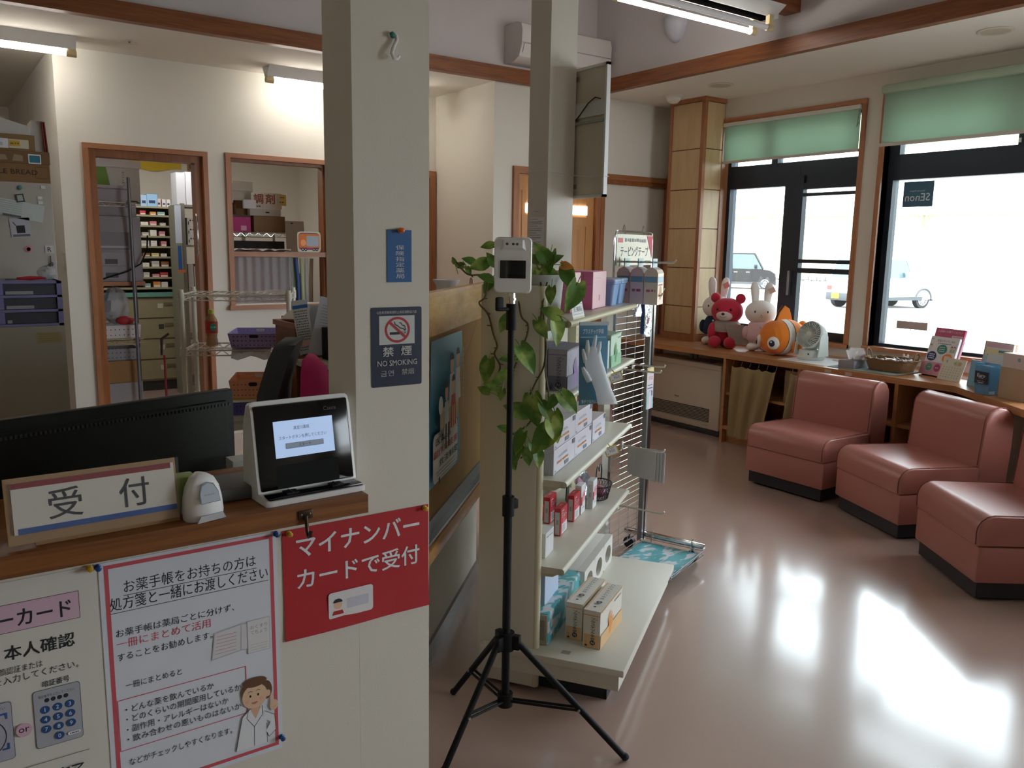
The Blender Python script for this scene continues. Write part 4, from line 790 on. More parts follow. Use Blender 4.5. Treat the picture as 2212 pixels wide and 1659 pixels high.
T = GT @ TR(0.034, -0.245, 0.1605); m = MB(T); m.box(0.002, 0.42, 0.0, 0.105, 0.0, 0.115, TEAL, bev=0.006); m.box(-0.002, 0.004, 0.004, 0.10, 0.004, 0.111, c('a8a294', 0.6)); m.box(-0.003, 0.002, 0.012, 0.09, 0.02, 0.092, c('8c877c', 0.7))
item('wrapped_box', 'long box wrapped in teal cloud paper on the bottom deck', 'box', m, smooth=30)
m = MB(GT @ TR(0.12, -0.21, 0.2757)); m.box(-0.02, 0.14, 0, 0.07, 0, 0.15, c('c4d2ea', 0.5)); m.box(-0.0215, -0.02, 0.002, 0.068, 0.002, 0.148, c('9fb4d0', 0.5)); item('product_box', 'plain pale blue box standing on the teal wrapped box', 'box', m)
# white block with three oval openings
STY = pm('white_foam_block', 'd8d6d0', 0.6); T = GT @ TR(0.44, -0.262, 0.1605); m = MB(T); D_, H_, L_ = 0.17, 0.118, 0.46
m.box(0, L_, 0.02, D_, 0, H_, STY, bev=0.012)
NS = 36; ovs = [(0.075+0.155*i, H_*0.47, 0.05, 0.036) for i in range(3)]
for i, (ox, oz, ra, rb) in enumerate(ovs):   # front skin: a square patch round each oval opening, and the recess behind it
    xa = 0.0 if i == 0 else (ovs[i-1][0]+ox)/2; xb = L_ if i == 2 else (ovs[i+1][0]+ox)/2; vs = []
    for k in range(NS):
        a = 2*pi*k/NS; cx_, sz = cos(a), sin(a); tt = min((xb-ox if cx_ > 0 else ox-xa)/max(1e-6, abs(cx_)), (H_-oz if sz > 0 else oz)/max(1e-6, abs(sz)))
        vs.append((ox+cx_*tt, 0.0, oz+sz*tt))
    inn = [(ox+ra*cos(2*pi*k/NS), 0.0, oz+rb*sin(2*pi*k/NS)) for k in range(NS)]; bk = [(x, 0.019, z) for x, y, z in inn]
    m.add(vs+inn, [(k, NS+k, NS+(k+1) % NS, (k+1) % NS)[::-1] for k in range(NS)], STY); m.add(inn+bk, [(k, NS+k, NS+(k+1) % NS, (k+1) % NS)[::-1] for k in range(NS)], STY)
    m.add([(x, 0.0195, z) for x, y, z in inn], [tuple(range(NS))], c('8d8578', 0.8))
m.box(0, L_, 0.0, 0.03, -0.0, 0.0005, STY); m.box(0, L_, 0.0, 0.03, H_-0.0005, H_, STY); m.box(-0.0005, 0, 0, 0.03, 0, H_, STY); m.box(L_, L_+0.0005, 0, 0.03, 0, H_, STY)
item('cup_dispenser', 'white block with three oval openings lying under the fourth shelf', 'dispenser', m, smooth=40)
# top shelf goods
PKB = c('cf7ba4', 0.45); PKL = pm('pale_pink_box_end', 'e2b9c4', 0.45)
for x0, x1, yf, yb, label in ((0.55, 0.76, -0.228, -0.06, 'large pink box second on the top shelf, with a pale front'), (0.335, 0.46, -0.205, -0.06, 'pink box on the top shelf right behind the plant leaves')):
    m = MB(GT); m.box(x0, x1, yf, yb, 1.2775, 1.42, PKB, bev=0.003); F, E_, U = faces(I4, x0, x1, yf, yb, 1.2775, 1.42); w = x1-x0
    m.rect(F, 0.002, w-0.002, 0.002, 0.14, PKL); m.rect(F, w*0.45, w*0.55, 0.03, 0.052, c('c9829a')); m.scrib(F, w*0.2, w*0.8, 0.118, 0.004, PAPER, 2)
    for q in range(6): m.rect(E_, 0.01+0.024*q, 0.012+0.024*q, 0.004, 0.138, c('bb6894'))
    m.rect(E_, 0.002, 0.164 if x0 > 0.5 else 0.142, 0.085, 0.088, c('d99ab8')); item('pink_box', label, 'box', m, 'pink boxes on the top shelf', 30)
BT = pm('blue_plastic_tub', '8fb2de', 0.4)
for x, y, label in ((0.865, -0.20, 'pale blue plastic tub nearest the pink boxes'), (0.99, -0.20, 'pale blue plastic tub at the right end of the top shelf')):
    T = GT @ TR(x, y, 1.2775); t = thing('plastic_tub', label, 'tub', T, 'pale blue tubs on the top shelf'); m = MB(T)
    def sq(a, r, z, n=8):
        o = []
        for cx_, cy_, a0 in ((a-r, a-r, 0), (-a+r, a-r, pi/2), (-a+r, -a+r, pi), (a-r, -a+r, 1.5*pi)): o += [(cx_+r*cos(a0+pi/2*k/n), cy_+r*sin(a0+pi/2*k/n), z) for k in range(n+1)]
        return o
    m.loft([sq(0.040, 0.012, 0.0), sq(0.050, 0.014, 0.085), sq(0.055, 0.014, 0.088), sq(0.055, 0.014, 0.096)], BT); m.obj('body', t, 40); m = MB(T); m.loft([sq(0.056, 0.014, 0.097), sq(0.056, 0.014, 0.106), sq(0.05, 0.014, 0.108)], c('a9c2e2', 0.35)); m.obj('lid', t, 40)
MB(GT).box(0.80, 0.93, -0.13, -0.04, 1.386, 1.40, c('aeb0b4', 0.5)).box(0.80, 0.93, -0.13, -0.04, 1.2775, 1.386, c('c6c8cc', 0.5)).obj('product_box', label='grey box with a flat lid behind the pale blue tubs', cat='box', smooth=0)
# signs on the shelf edge
T = GT @ TR(0.05, -0.315, 1.284) @ Matrix.Rotation(radians(78), 4, 'X'); m = MB(T); m.box(-0.06, 0.075, 0, 0.052, -0.002, 0, PAPER); F = I4; m.frame(F, -0.048, 0.066, 0.014, 0.046, 0.001, c('6a6a6a')); m.text(F, 0.01, 0.03, '第三類医薬品', 0.016, c('4a4a4a'), 0.09); m.rect(F, -0.06, 0.075, -0.0, 0.006, c('c9c5b4')); item('shelf_sign', 'small white card sign clipped to the top shelf edge', 'sign', m)
# hanging glove sample on a blue card
T = TR(1.752, 2.016, 1.0, radians(-22)); t = thing('glove_sample', 'clear plastic glove sample hanging on a blue card from the top shelf', 'glove sample', T)
CB = pm('blue_card', '5b93b4', 0.35); m = MB(T); g = [[(-0.048+0.096*j/6+0.006*(1-i/8), -0.004-0.010*sin(j/6*pi)*(1-i/10), 0.272*i/8 + 0.012*(j/6)*(1-i/8)) for j in range(7)] for i in range(9)]
m.sheet(g, CB, thick=0.0015); F = FACE((-0.05, -0.0165, 0.0), (1, 0, 0), (0, 0, 1)); m.text(F, 0.046, 0.243, 'プラスチック手袋', 0.016, PAPER, 0.07, bold=0.02); m.rect(F, 0.004, 0.09, 0.222, 0.226, c('9fc0d4')); m.rect(F, 0.0, 0.098, 0.262, 0.274, c('c9d6e0', 0.2)); m.text(F, 0.052, 0.014, '薄手で指先に馴染む', 0.012, PAPER, 0.08); m.obj('backing_card', t, 40)
GLV = film('clear_glove', 'eaf1f8', 0.66, 0.25); m = MB(T)
m.loft([[(cx_+wx*cos(2*pi*k/18), -0.028+0.008*sin(2*pi*k/18)-dy, z) for k in range(18)] for cx_, wx, z, dy in ((-0.008, 0.008, 0.196, 0), (-0.008, 0.027, 0.180, 0), (-0.006, 0.031, 0.15, 0.002), (0.004, 0.032, 0.118, 0.004), (0.018, 0.029, 0.085, 0.006), (0.032, 0.029, 0.05, 0.008), (0.042, 0.033, 0.022, 0.010), (0.046, 0.034, 0.008, 0.010))], GLV, caps=False)
for pts, r in (([(-0.010, -.028, 0.17), (-0.004, -.029, 0.20), (0.001, -.028, 0.232)], (0.0078, 0.0075, 0.004)), ([(-0.024, -.028, 0.165), (-0.026, -.029, 0.195), (-0.026, -.028, 0.216)], (0.0078, 0.0075, 0.004)), ([(-0.030, -.028, 0.145), (-0.038, -.029, 0.172), (-0.041, -.028, 0.188)], (0.0078, 0.007, 0.004)), ([(0.006, -.028, 0.168), (0.013, -.029, 0.195), (0.016, -.028, 0.212)], (0.0078, 0.0075, 0.004)), ([(-0.018, -.034, 0.085), (-0.034, -.036, 0.112), (-0.042, -.035, 0.130)], (0.0105, 0.009, 0.005))): m.tube(pts, list(r), GLV, 10)
m.obj('glove', t, 60)
# price tags in yellow holders
def ptag(x, z, label):
    o = GT @ Vector((x, -0.312, z)); r = Vector((0.75, -0.54, 0.36)).normalized(); u0 = Vector((-0.22, 0.30, 0.9)); u0 = (u0 - r*u0.dot(r)).normalized()
    m = MB(FACE(o, r, u0)); m.box(-0.026, 0.026, -0.036, 0.0, -0.0015, 0, c('d8c050', 0.3)); F = I4; m.rect(F, -0.022, 0.022, -0.033, -0.004, PAPER); m.text(F, 0.002, -0.019, '950', 0.011, c('5a6a8a'), 0.022); m.scrib(F, -0.019, -0.011, -0.026, 0.003, c('6a7a9a'), 2); m.scrib(F, -0.018, 0.014, -0.008, 0.003, c('8a8a90'), 4)
    m.tube([(0, 0, -0.001), (-0.004, 0.012, -0.01)], 0.002, c('d8c050', 0.3), 6)
    return item('price_tag', label, 'price tag', m, 'yellow price tags on shelf edges')
ptag(0.60, 1.035, 'yellow edged price tag tilting from the second shelf'); ptag(0.57, 0.75, 'yellow edged price tag hanging from the third shelf')

# ---------------------------------------------------------------- wire net rack at the end of the shelf
NT = TR(2.858, 2.871, 0, radians(20.97+180))     # local x runs left along the net, +y towards the room
t = thing('net_rack', 'chrome wire net rack on castors hung with white hooks', 'rack', NT)
m = MB(NT)
m.box(-0.03, -0.01, -0.015, 0.015, 0.06, 1.255, CHROME); m.box(0.0, 0.018, -0.012, 0.012, 0.06, 1.255, GREYM); m.box(-0.032, 0.02, -0.017, 0.017, 1.252, 1.262, c('3c4046', 0.4)); m.obj('post', t)
m = MB(NT); m.box(0.40, 0.425, -0.015, 0.015, 0.06, 1.255, CHROME); m.obj('post', t)
m = MB(NT)
for i in range(40): m.cyl((0.0, 0.0, 0.10+i*0.0298), (0.41, 0.0, 0.10+i*0.0298), 0.0014, CHROME, 6)
for i in range(4): m.cyl((0.05+i*0.1, -0.003, 0.09), (0.05+i*0.1, -0.003, 1.275), 0.0016, GREYM, 6)
m.cyl((-0.0, 0.004, 0.105), (0.41, 0.004, 0.105), 0.004, CHROME, 8); m.obj('wire_net', t)
m = MB(NT); m.tube([(0.41, 0, 1.2), (0.407, 0, 1.55), (0.395, 0, 1.58), (0.38, 0, 1.585), (0.04, 0, 1.585), (0.022, 0, 1.578), (0.018, 0, 1.55), (0.018, 0, 1.2)], 0.0045, CHROME, 8)
for x in (0.12, 0.32): m.tube([(x+0.012, 0, 1.585), (x+0.006, 0, 1.608), (x, 0, 1.613), (x-0.006, 0, 1.608), (x-0.012, 0, 1.572)], 0.0022, CHROME, 6)
m.obj('sign_frame', t)
m = MB(NT); m.box(-0.035, -0.005, -0.10, 0.33, 0.075, 0.10, CHROME, bev=0.006); m.obj('foot_bar', t); m = MB(NT); m.box(0.40, 0.43, -0.10, 0.33, 0.075, 0.10, CHROME, bev=0.006); m.obj('foot_bar', t)
for x, y in ((-0.02, 0.27), (-0.02, -0.07), (0.415, 0.27), (0.415, -0.07)):
    m = MB(NT); m.cyl((x-0.013, y, 0.029), (x+0.013, y, 0.029), 0.029, c('1c1d20', 0.5), 18); m.cyl((x, y, 0.05), (x, y, 0.076), 0.008, GREYM, 10); m.obj('castor', t)
TY = NT @ TR(0, 0, 0); t2 = thing('cloth_tray', 'low wire tray lined with teal cloud cloth at the foot of the net rack', 'tray', NT @ TR(0.2, 0.18, 0.06))
m = MB(NT); m.tube([(0.005, 0.335, 0.075), (0.385, 0.335, 0.075)], 0.004, CHROME, 8); m.tube([(0.385, 0.335, 0.075), (0.385, 0.012, 0.075), (0.005, 0.012, 0.075), (0.005, 0.335, 0.075)], 0.0022, CHROME, 6)
m.tube([(0.385, 0.335, 0.055), (0.385, 0.012, 0.055), (0.005, 0.012, 0.055), (0.005, 0.335, 0.055)], 0.002, CHROME, 6, closed=True)
for y in (0.06, 0.27): m.tube([(0.006, y, 0.055), (0.002, y, 0.085), (-0.002, y, 0.11), (-0.02, y, 0.112)], 0.0028, CHROME, 6)
m.obj('wire_frame', t2)
m = MB(NT); m.sheet([[(0.012+0.366*i/10, 0.02+0.305*j/8, 0.060+0.004*sin(i*1.3)*sin(j*1.1)) for j in range(9)] for i in range(11)][::-1], TEAL, thick=0.004); m.obj('cloth', t2, 60)
m = MB(NT); F = FACE((0.40, 0.006, 1.435), (-1, 0, 0), (0, 0, 1)); m.box(0.025, 0.40, 0.002, 0.0058, 1.435, 1.572, c('cfcdca', 0.2))
m.text(F, 0.185, 0.062, 'テーピングテープ', 0.046, c('6a6c70'), 0.29, bold=0.03); m.scrib(F, 0.08, 0.30, 0.112, 0.018, c('8a8a8e'), 12); m.rect(F, 0.015, 0.06, 0.10, 0.12, c('d9727a')); m.poly(F, [(0.31, 0.134), (0.374, 0.134), (0.374, 0.03)], c('c03a50')); m.scrib(F, 0.30, 0.36, 0.018, 0.008, c('9a9a9c'), 5); item('net_sign', 'grey tape sign in the chrome frame on top of the net rack', 'sign', m)
HK = pm('white_hook', 'd4d2c6', 0.4)
def hook(x, z, ln, label, tip=0.012):
    m = MB(NT); m.box(x-0.008, x+0.008, 0.003, 0.008, z-0.02, z+0.02, HK); m.tube([(x, 0.006, z), (x, ln*0.9, z), (x, ln*0.97, z+0.002), (x, ln, z+tip)], 0.0042, HK, 8); return item('net_hook', label, 'hook', m, 'white hooks on the net rack', 40)
hook(0.36, 1.452, 0.27, 'topmost long white hook, holding carton packs below the sign'); hook(0.24, 1.325, 0.17, 'white hook holding a silver pouch with a blue edge'); hook(0.30, 0.965, 0.20, 'white hook at the height of the third shelf, left of the long pink packet'); hook(0.19, 0.975, 0.17, 'white hook holding the long white and pink packet'); hook(0.285, 0.315, 0.24, 'lowest empty white hook on the net rack'); hook(0.265, 0.60, 0.22, 'white hook holding blank paper pads'); hook(0.37, 1.31, 0.22, 'white hook holding a small silver pouch by the shelf end')
BOXP = c('d6c3cc', 0.4)
for i, (y, col, tcol, label) in enumerate(((0.04, 'd2b4be', '5fa0b8', 'teal topped carton hanging nearest the net'), (0.105, 'dcc6d0', '6f9fc0', 'pink carton hanging in the middle of the top hook'), (0.172, 'e0cfc0', '7ba8c6', 'cream carton hanging at the outer end of the top hook'))):
    m = MB(NT @ TR(0.36, y, 0, radians(8))); z0, z1 = 1.272, 1.425; w = 0.045
    m.loft([[(-w, -0.03, z0), (w, -0.03, z0), (w, 0.03, z0), (-w, 0.03, z0)], [(-w, -0.03, z1-0.02), (w, -0.03, z1-0.02), (w, 0.03, z1-0.02), (-w, 0.03, z1-0.02)], [(-w, -0.022, z1-0.004), (w, -0.022, z1-0.004), (w, 0.022, z1-0.004), (-w, 0.022, z1-0.004)], [(-w, -0.002, z1+0.006), (w, -0.002, z1+0.006), (w, 0.002, z1+0.006), (-w, 0.002, z1+0.006)]], c(col, 0.35))
    for F in (FACE((w, 0.03, z0), (-1, 0, 0), (0, 0, 1)),): m.rect(F, 0.002, 2*w-0.002, 0.095, 0.12, c(tcol, 0.35)); m.ell(F, w, 0.05, 0.02, 0.03, c('d08a9a' if i < 2 else 'd4a468')); m.scrib(F, 0.012, 0.07, 0.085, 0.008, c('c0607a'), i)
    F = FACE((-w, 0.03, z0), (0, -1, 0), (0, 0, 1)); m.rect(F, 0.004, 0.056, 0.095, 0.12, c(tcol)); m.scrib(F, 0.01, 0.05, 0.06, 0.012, c('b05a78'), i+4); m.scrib(F, 0.01, 0.05, 0.03, 0.008, c('4a5a7a'), i+5)
    F = FACE((w, -0.03, z0), (0, 1, 0), (0, 0, 1)); m.rect(F, 0.004, 0.056, 0.095, 0.12, c(tcol)); m.scrib(F, 0.01, 0.05, 0.06, 0.012, c('b05a78'), i+4)
    m.box(-0.035, 0.035, -0.002, 0.002, 1.425, 1.468, c(tcol, 0.3)); item('hanging_carton', label, 'carton', m, 'cartons on the top hook of the net rack')
m = MB(NT @ TR(0.24, 0.09, 0)); m.sheet([[(-0.035+0.07*j/5, 0.003*sin(i+j), 1.115+0.2*i/7) for j in range(6)] for i in range(8)], FOIL, thick=0.008); m.box(0.022, 0.036, -0.012, 0.004, 1.13, 1.30, c('2a4f9a', 0.35)); F = FACE((0.035, 0.006, 1.115), (-1, 0, 0), (0, 0, 1)); m.scrib(F, 0.03, 0.06, 0.13, 0.012, c('9a6a8a'), 3); m.rect(F, 0.03, 0.06, 0.06, 0.085, c('8a4a5a')); m.scrib(F, 0.028, 0.062, 0.045, 0.006, c('c08a98'), 6); item('foil_pouch', 'silver pouch with a blue edge hanging on the net rack', 'pouch', m, smooth=40)
m = MB(NT @ TR(0.37, 0.10, 0)); m.sheet([[(-0.03+0.06*j/5, 0.004*sin(i*1.4+j), 1.215+0.085*i/5) for j in range(6)] for i in range(6)], FOIL, thick=0.008); m.box(-0.034, -0.022, -0.01, 0.004, 1.23, 1.30, c('2a3f8a', 0.35)); item('foil_pouch', 'small silver pouch with a dark blue strip beside the shelf upright', 'pouch', m, smooth=40)
m = MB(NT @ TR(0.19, 0.10, 0)); m.box(-0.036, 0.036, -0.004, 0, 0.775, 0.97, c('d8d2d6', 0.35)); F = FACE((0.036, 0.0, 0.775), (-1, 0, 0), (0, 0, 1)); m.rect(F, 0, 0.072, 0.172, 0.193, c('d9c98a')); m.text(F, 0.037, 0.145, '爪白', 0.018, c('d0506a'), 0.045); m.scrib(F, 0.008, 0.06, 0.112, 0.006, c('4a5a8a'), 1); m.scrib(F, 0.008, 0.06, 0.098, 0.006, c('4a5a8a'), 2); m.poly(F, [(0, 0), (0.072, 0), (0.072, 0.03), (0.04, 0.09), (0, 0.075)], c('a4cbd2')); m.poly(F, [(0.02, 0), (0.05, 0), (0.045, 0.08), (0.03, 0.09)], c('e2c4cc')); m.rect(F, 0.05, 0.062, 0.06, 0.085, c('4a5a9a')); item('hanging_packet', 'long white packet with a yellow top hanging on the net rack', 'packet', m)
for i in range(4):
    m = MB(NT @ TR(0.265, 0.11+0.012*i, 0, radians(70+3*i))); m.box(-0.095, 0.085, -0.001, 0.001, 0.47-0.004*i, 0.60, c('c9c9cc', 0.7)); item('paper_pad', ['blank grey paper pad hanging nearest the net', 'second blank paper pad from the net', 'third blank paper pad from the net', 'blank grey paper pad hanging outermost on the net rack'][i], 'paper pad', m, 'blank pads on the net rack')

# ---------------------------------------------------------------- thermometer on a tripod
TT = TR(1.368, 1.930, 0); t = thing('tripod_stand', 'black tripod stand carrying the white thermometer in front of the display shelf', 'tripod', TT)
m = MB(TT); m.cyl((0, 0, 0.10), (0, 0, 0.76), 0.0125, BLACK, 18); m.cyl((0, 0, 0.74), (0, 0, 1.345), 0.0095, BLACK, 18); m.obj('pole', t)
m = MB(TT); m.cyl((0, 0, 0.715), (0, 0, 0.775), 0.018, BLACK, 18); m.box(0.005, 0.03, -0.012, 0.012, 0.735, 0.765, BLACK, bev=0.004); m.obj('collar', t)
m = MB(TT); m.cyl((0, 0, 1.27), (0, 0, 1.345), 0.0155, BLACK, 18); m.obj('top_socket', t)
m = MB(TT); m.box(-0.05, -0.012, -0.008, 0.008, 1.325, 1.335, BLACK, M=None, bev=0.003); m.box(-0.055, -0.030, -0.006, 0.006, 1.325, 1.365, BLACK, bev=0.005); m.obj('clamp_knob', t)
m = MB(TT); m.cyl((0, 0, 1.345), (0, 0, 1.395), 0.0105, CHROME, 16); m.cyl((0, 0, 1.355), (0, 0, 1.362), 0.013, CHROME, 16); m.obj('adapter', t)
m = MB(TT); m.cyl((0, 0, 0.29), (0, 0, 0.345), 0.026, BLACK, 18)
feet = ((1.362, 2.225), (1.596, 1.628), (1.114, 1.872))
dirs = [(fx-1.368, fy-1.930) for fx, fy in feet]
for dx, dy in dirs:
    l = hypot(dx, dy); m.box(0.015, 0.045, -0.011, 0.011, 0.295, 0.34, BLACK, M=Matrix.Rotation(atan2(dy, dx), 4, 'Z'), bev=0.003)
m.obj('hub', t)
m = MB(TT); m.cyl((0, 0, 0.105), (0, 0, 0.145), 0.024, BLACK, 18); m.obj('lower_hub', t)
for dx, dy in dirs:
    l = hypot(dx, dy); ux, uy = dx/l, dy/l; p0 = Vector((ux*0.04, uy*0.04, 0.315)); p1 = Vector((dx, dy, 0.008)); m = MB(TT); m.tube([p0, p1], 0.0098, BLACK, 12); lg = m.obj('leg', t)
    m = MB(TT); m.sph(p1.x, p1.y, 0.011, 0.0125, 0.0125, 0.011, c('1c1c1e', 0.8), 10); m.obj('foot_cap', lg)
    q = p0.lerp(p1, 0.58); m = MB(TT)
    for s in (-1, 1): m.tube([(ux*0.022-uy*0.008*s, uy*0.022+ux*0.008*s, 0.125), (q.x-uy*0.009*s, q.y+ux*0.009*s, q.z)], 0.0042, BLACK, 8)
    m.cyl((q.x-uy*0.014, q.y+ux*0.014, q.z), (q.x+uy*0.014, q.y-ux*0.014, q.z), 0.004, GREYM, 8); m.obj('strut', lg)
TH = TR(1.366, 1.923, 1.377, radians(-36)); t = thing('wall_thermometer', 'white infrared thermometer with a black screen mounted on the tripod', 'thermometer', TH)
m = MB(TH)   # local -y faces the camera
def rr2(w, h, r, y, n=6):
    o = []
    for cx_, cz_, a0 in ((w-r, h-r, 0), (-w+r, h-r, pi/2), (-w+r, -h+r, pi), (w-r, -h+r, 1.5*pi)): o += [(cx_+r*cos(a0+pi/2*k/n), y, 0.0775+cz_+r*sin(a0+pi/2*k/n)) for k in range(n+1)]
    return o
m.loft([rr2(0.046, 0.073, 0.012, 0.0), rr2(0.0525, 0.0775, 0.013, -0.006), rr2(0.0525, 0.0775, 0.013, -0.028), rr2(0.0495, 0.0745, 0.012, -0.034)], WHITEP); m.obj('body', t, 40)
m = MB(TH); m.loft([[(-0.031, -0.0335, 0.148), (0.031, -0.0335, 0.148), (0.036, -0.0335, 0.118), (-0.036, -0.0335, 0.118)][::-1], [(-0.026, -0.042, 0.146), (0.026, -0.042, 0.146), (0.026, -0.042, 0.126), (-0.026, -0.042, 0.126)][::-1]], WHITEP); sh = m.obj('sensor_hood', t, 20)
m = MB(TH); m.box(-0.036, 0.036, -0.036, -0.033, 0.041, 0.091, BLACKG, bev=0.001); m.obj('screen', t)
for x in (-0.017, 0.0, 0.011):
    m = MB(TH); m.cyl((x, -0.0415, 0.136), (x, -0.0432, 0.136), 0.0035, c('2c2c30', 0.2), 14); m.cyl((x, -0.043, 0.136), (x, -0.0436, 0.136), 0.0018, c('8a8a90', 0.2), 10); m.obj('sensor_lens', sh)

# ---------------------------------------------------------------- trailing pothos on the shelf top
LEAFM = pm('pothos_leaf', '5a8a34', 0.38); _nt = LEAFM.node_tree; _b = _nt.nodes['Principled BSDF']; _tc = _nt.nodes.new('ShaderNodeTexCoord'); _n = _nt.nodes.new('ShaderNodeTexNoise'); _n.inputs['Scale'].default_value = 16; _n.inputs['Detail'].default_value = 3
_r = _nt.nodes.new('ShaderNodeValToRGB'); _r.color_ramp.elements[0].color = lin('628f3c'); _r.color_ramp.elements[1].color = lin('c4d878'); _r.color_ramp.elements[0].position = 0.46; _r.color_ramp.elements[1].position = 0.68
_nt.links.new(_tc.outputs['Object'], _n.inputs['Vector']); _nt.links.new(_n.outputs['Fac'], _r.inputs[0]); _nt.links.new(_r.outputs[0], _b.inputs['Base Color']); _b.inputs['Subsurface Weight'].default_value = 0.0
_tl = _nt.nodes.new('ShaderNodeBsdfTranslucent'); _x = _nt.nodes.new('ShaderNodeMixShader'); _x.inputs[0].default_value = 0.3; _nt.links.new(_r.outputs[0], _tl.inputs[0]); _nt.links.new(_b.outputs[0], _x.inputs[1]); _nt.links.new(_tl.outputs[0], _x.inputs[2]); _nt.links.new(_x.outputs[0], _nt.nodes['Material Output'].inputs[0])
VINEM = pm('vine_stem', '5a5230', 0.6)
LEAVES= [(1.47, 2.211, 1.508, 0.053, 170), (1.441, 2.275, 1.46, 0.054, 200), (1.418, 2.296, 1.445, 0.039, 190), (1.412, 2.322, 1.46, 0.027, 250), (1.443, 2.278, 1.427, 0.036, 60), (1.45, 2.228, 1.448, 0.074, 160), (1.461, 2.209, 1.408, 0.062, 200), (1.487, 2.229, 1.384, 0.069, 120), (1.479, 2.2, 1.466, 0.059, 230), (1.623, 2.129, 1.49, 0.089, 230), (1.657, 2.134, 1.454, 0.108, 100), (1.612, 2.162, 1.468, 0.066, 200), (1.666, 2.11, 1.469, 0.065, 330), (1.678, 2.066, 1.448, 0.05, 10), (1.626, 2.154, 1.391, 0.084, 110), (1.606, 2.148, 1.421, 0.06, 140), (1.639, 2.134, 1.409, 0.075, 60), (1.658, 2.123, 1.424, 0.075, 20), (1.683, 2.063, 1.412, 0.095, 70), (1.612, 1.954, 1.36, 0.118, 110), (1.571, 2.009, 1.361, 0.068, 95), (1.558, 1.99, 1.31, 0.079, 200), (1.585, 1.994, 1.252, 0.106, 85), (1.554, 2.029, 1.257, 0.08, 60), (1.478, 2.122, 1.267, 0.075, 120), (1.515, 2.051, 1.163, 0.121, 60), (1.498, 2.129, 1.155, 0.065, 180), (1.449, 2.175, 1.115, 0.098, 100), (1.482, 2.141, 1.099, 0.074, 150), (1.452, 2.196, 1.049, 0.051, 200), (1.464, 2.168, 1.067, 0.065, 190), (1.487, 2.147, 1.038, 0.048, 100), (1.505, 2.089, 0.996, 0.094, 200), (1.549, 2.05, 0.998, 0.123, 80), (1.563, 2.007, 0.997, 0.081, 60), (1.615, 1.962, 1.029, 0.101, 50), (1.595, 1.988, 0.97, 0.082, 70), (1.552, 2.002, 0.913, 0.137, 130), (1.571, 1.976, 0.942, 0.092, 70), (1.508, 2.073, 0.893, 0.094, 110), (1.493, 2.142, 0.927, 0.048, 200), (1.543, 2.036, 0.874, 0.065, 60), (1.534, 2.061, 0.847, 0.074, 80), (1.547, 2.022, 0.846, 0.073, 85), (1.506, 2.094, 0.844, 0.08, 100), (1.5, 2.095, 0.821, 0.059, 70), (1.571, 1.99, 1.028, 0.058, 120)]
VINES= [[(1.473, 2.208, 1.422), (1.467, 2.217, 1.348), (1.466, 2.25, 1.324), (1.484, 2.223, 1.288), (1.494, 2.209, 1.229), (1.503, 2.197, 1.189), (1.497, 2.204, 1.161), (1.509, 2.188, 1.124), (1.502, 2.198, 1.085), (1.486, 2.22, 1.03)], [(1.56, 2.169, 1.379), (1.547, 2.131, 1.293), (1.561, 2.112, 1.264), (1.56, 2.114, 1.227), (1.544, 2.136, 1.159), (1.534, 2.151, 1.105)], [(1.604, 2.105, 1.396), (1.591, 2.067, 1.281), (1.595, 2.062, 1.208), (1.593, 2.064, 1.134), (1.577, 2.089, 1.072), (1.566, 2.105, 1.018), (1.573, 2.093, 0.966), (1.56, 2.112, 0.93), (1.536, 2.148, 0.901)], [(1.616, 2.087, 1.397), (1.585, 2.076, 1.281), (1.597, 2.059, 1.208), (1.596, 2.06, 1.119), (1.604, 2.049, 1.031), (1.594, 2.064, 0.931), (1.575, 2.092, 0.874), (1.553, 2.124, 0.823)], [(1.409, 2.301, 1.455), (1.432, 2.268, 1.417), (1.459, 2.228, 1.416), (1.477, 2.202, 1.408)]]

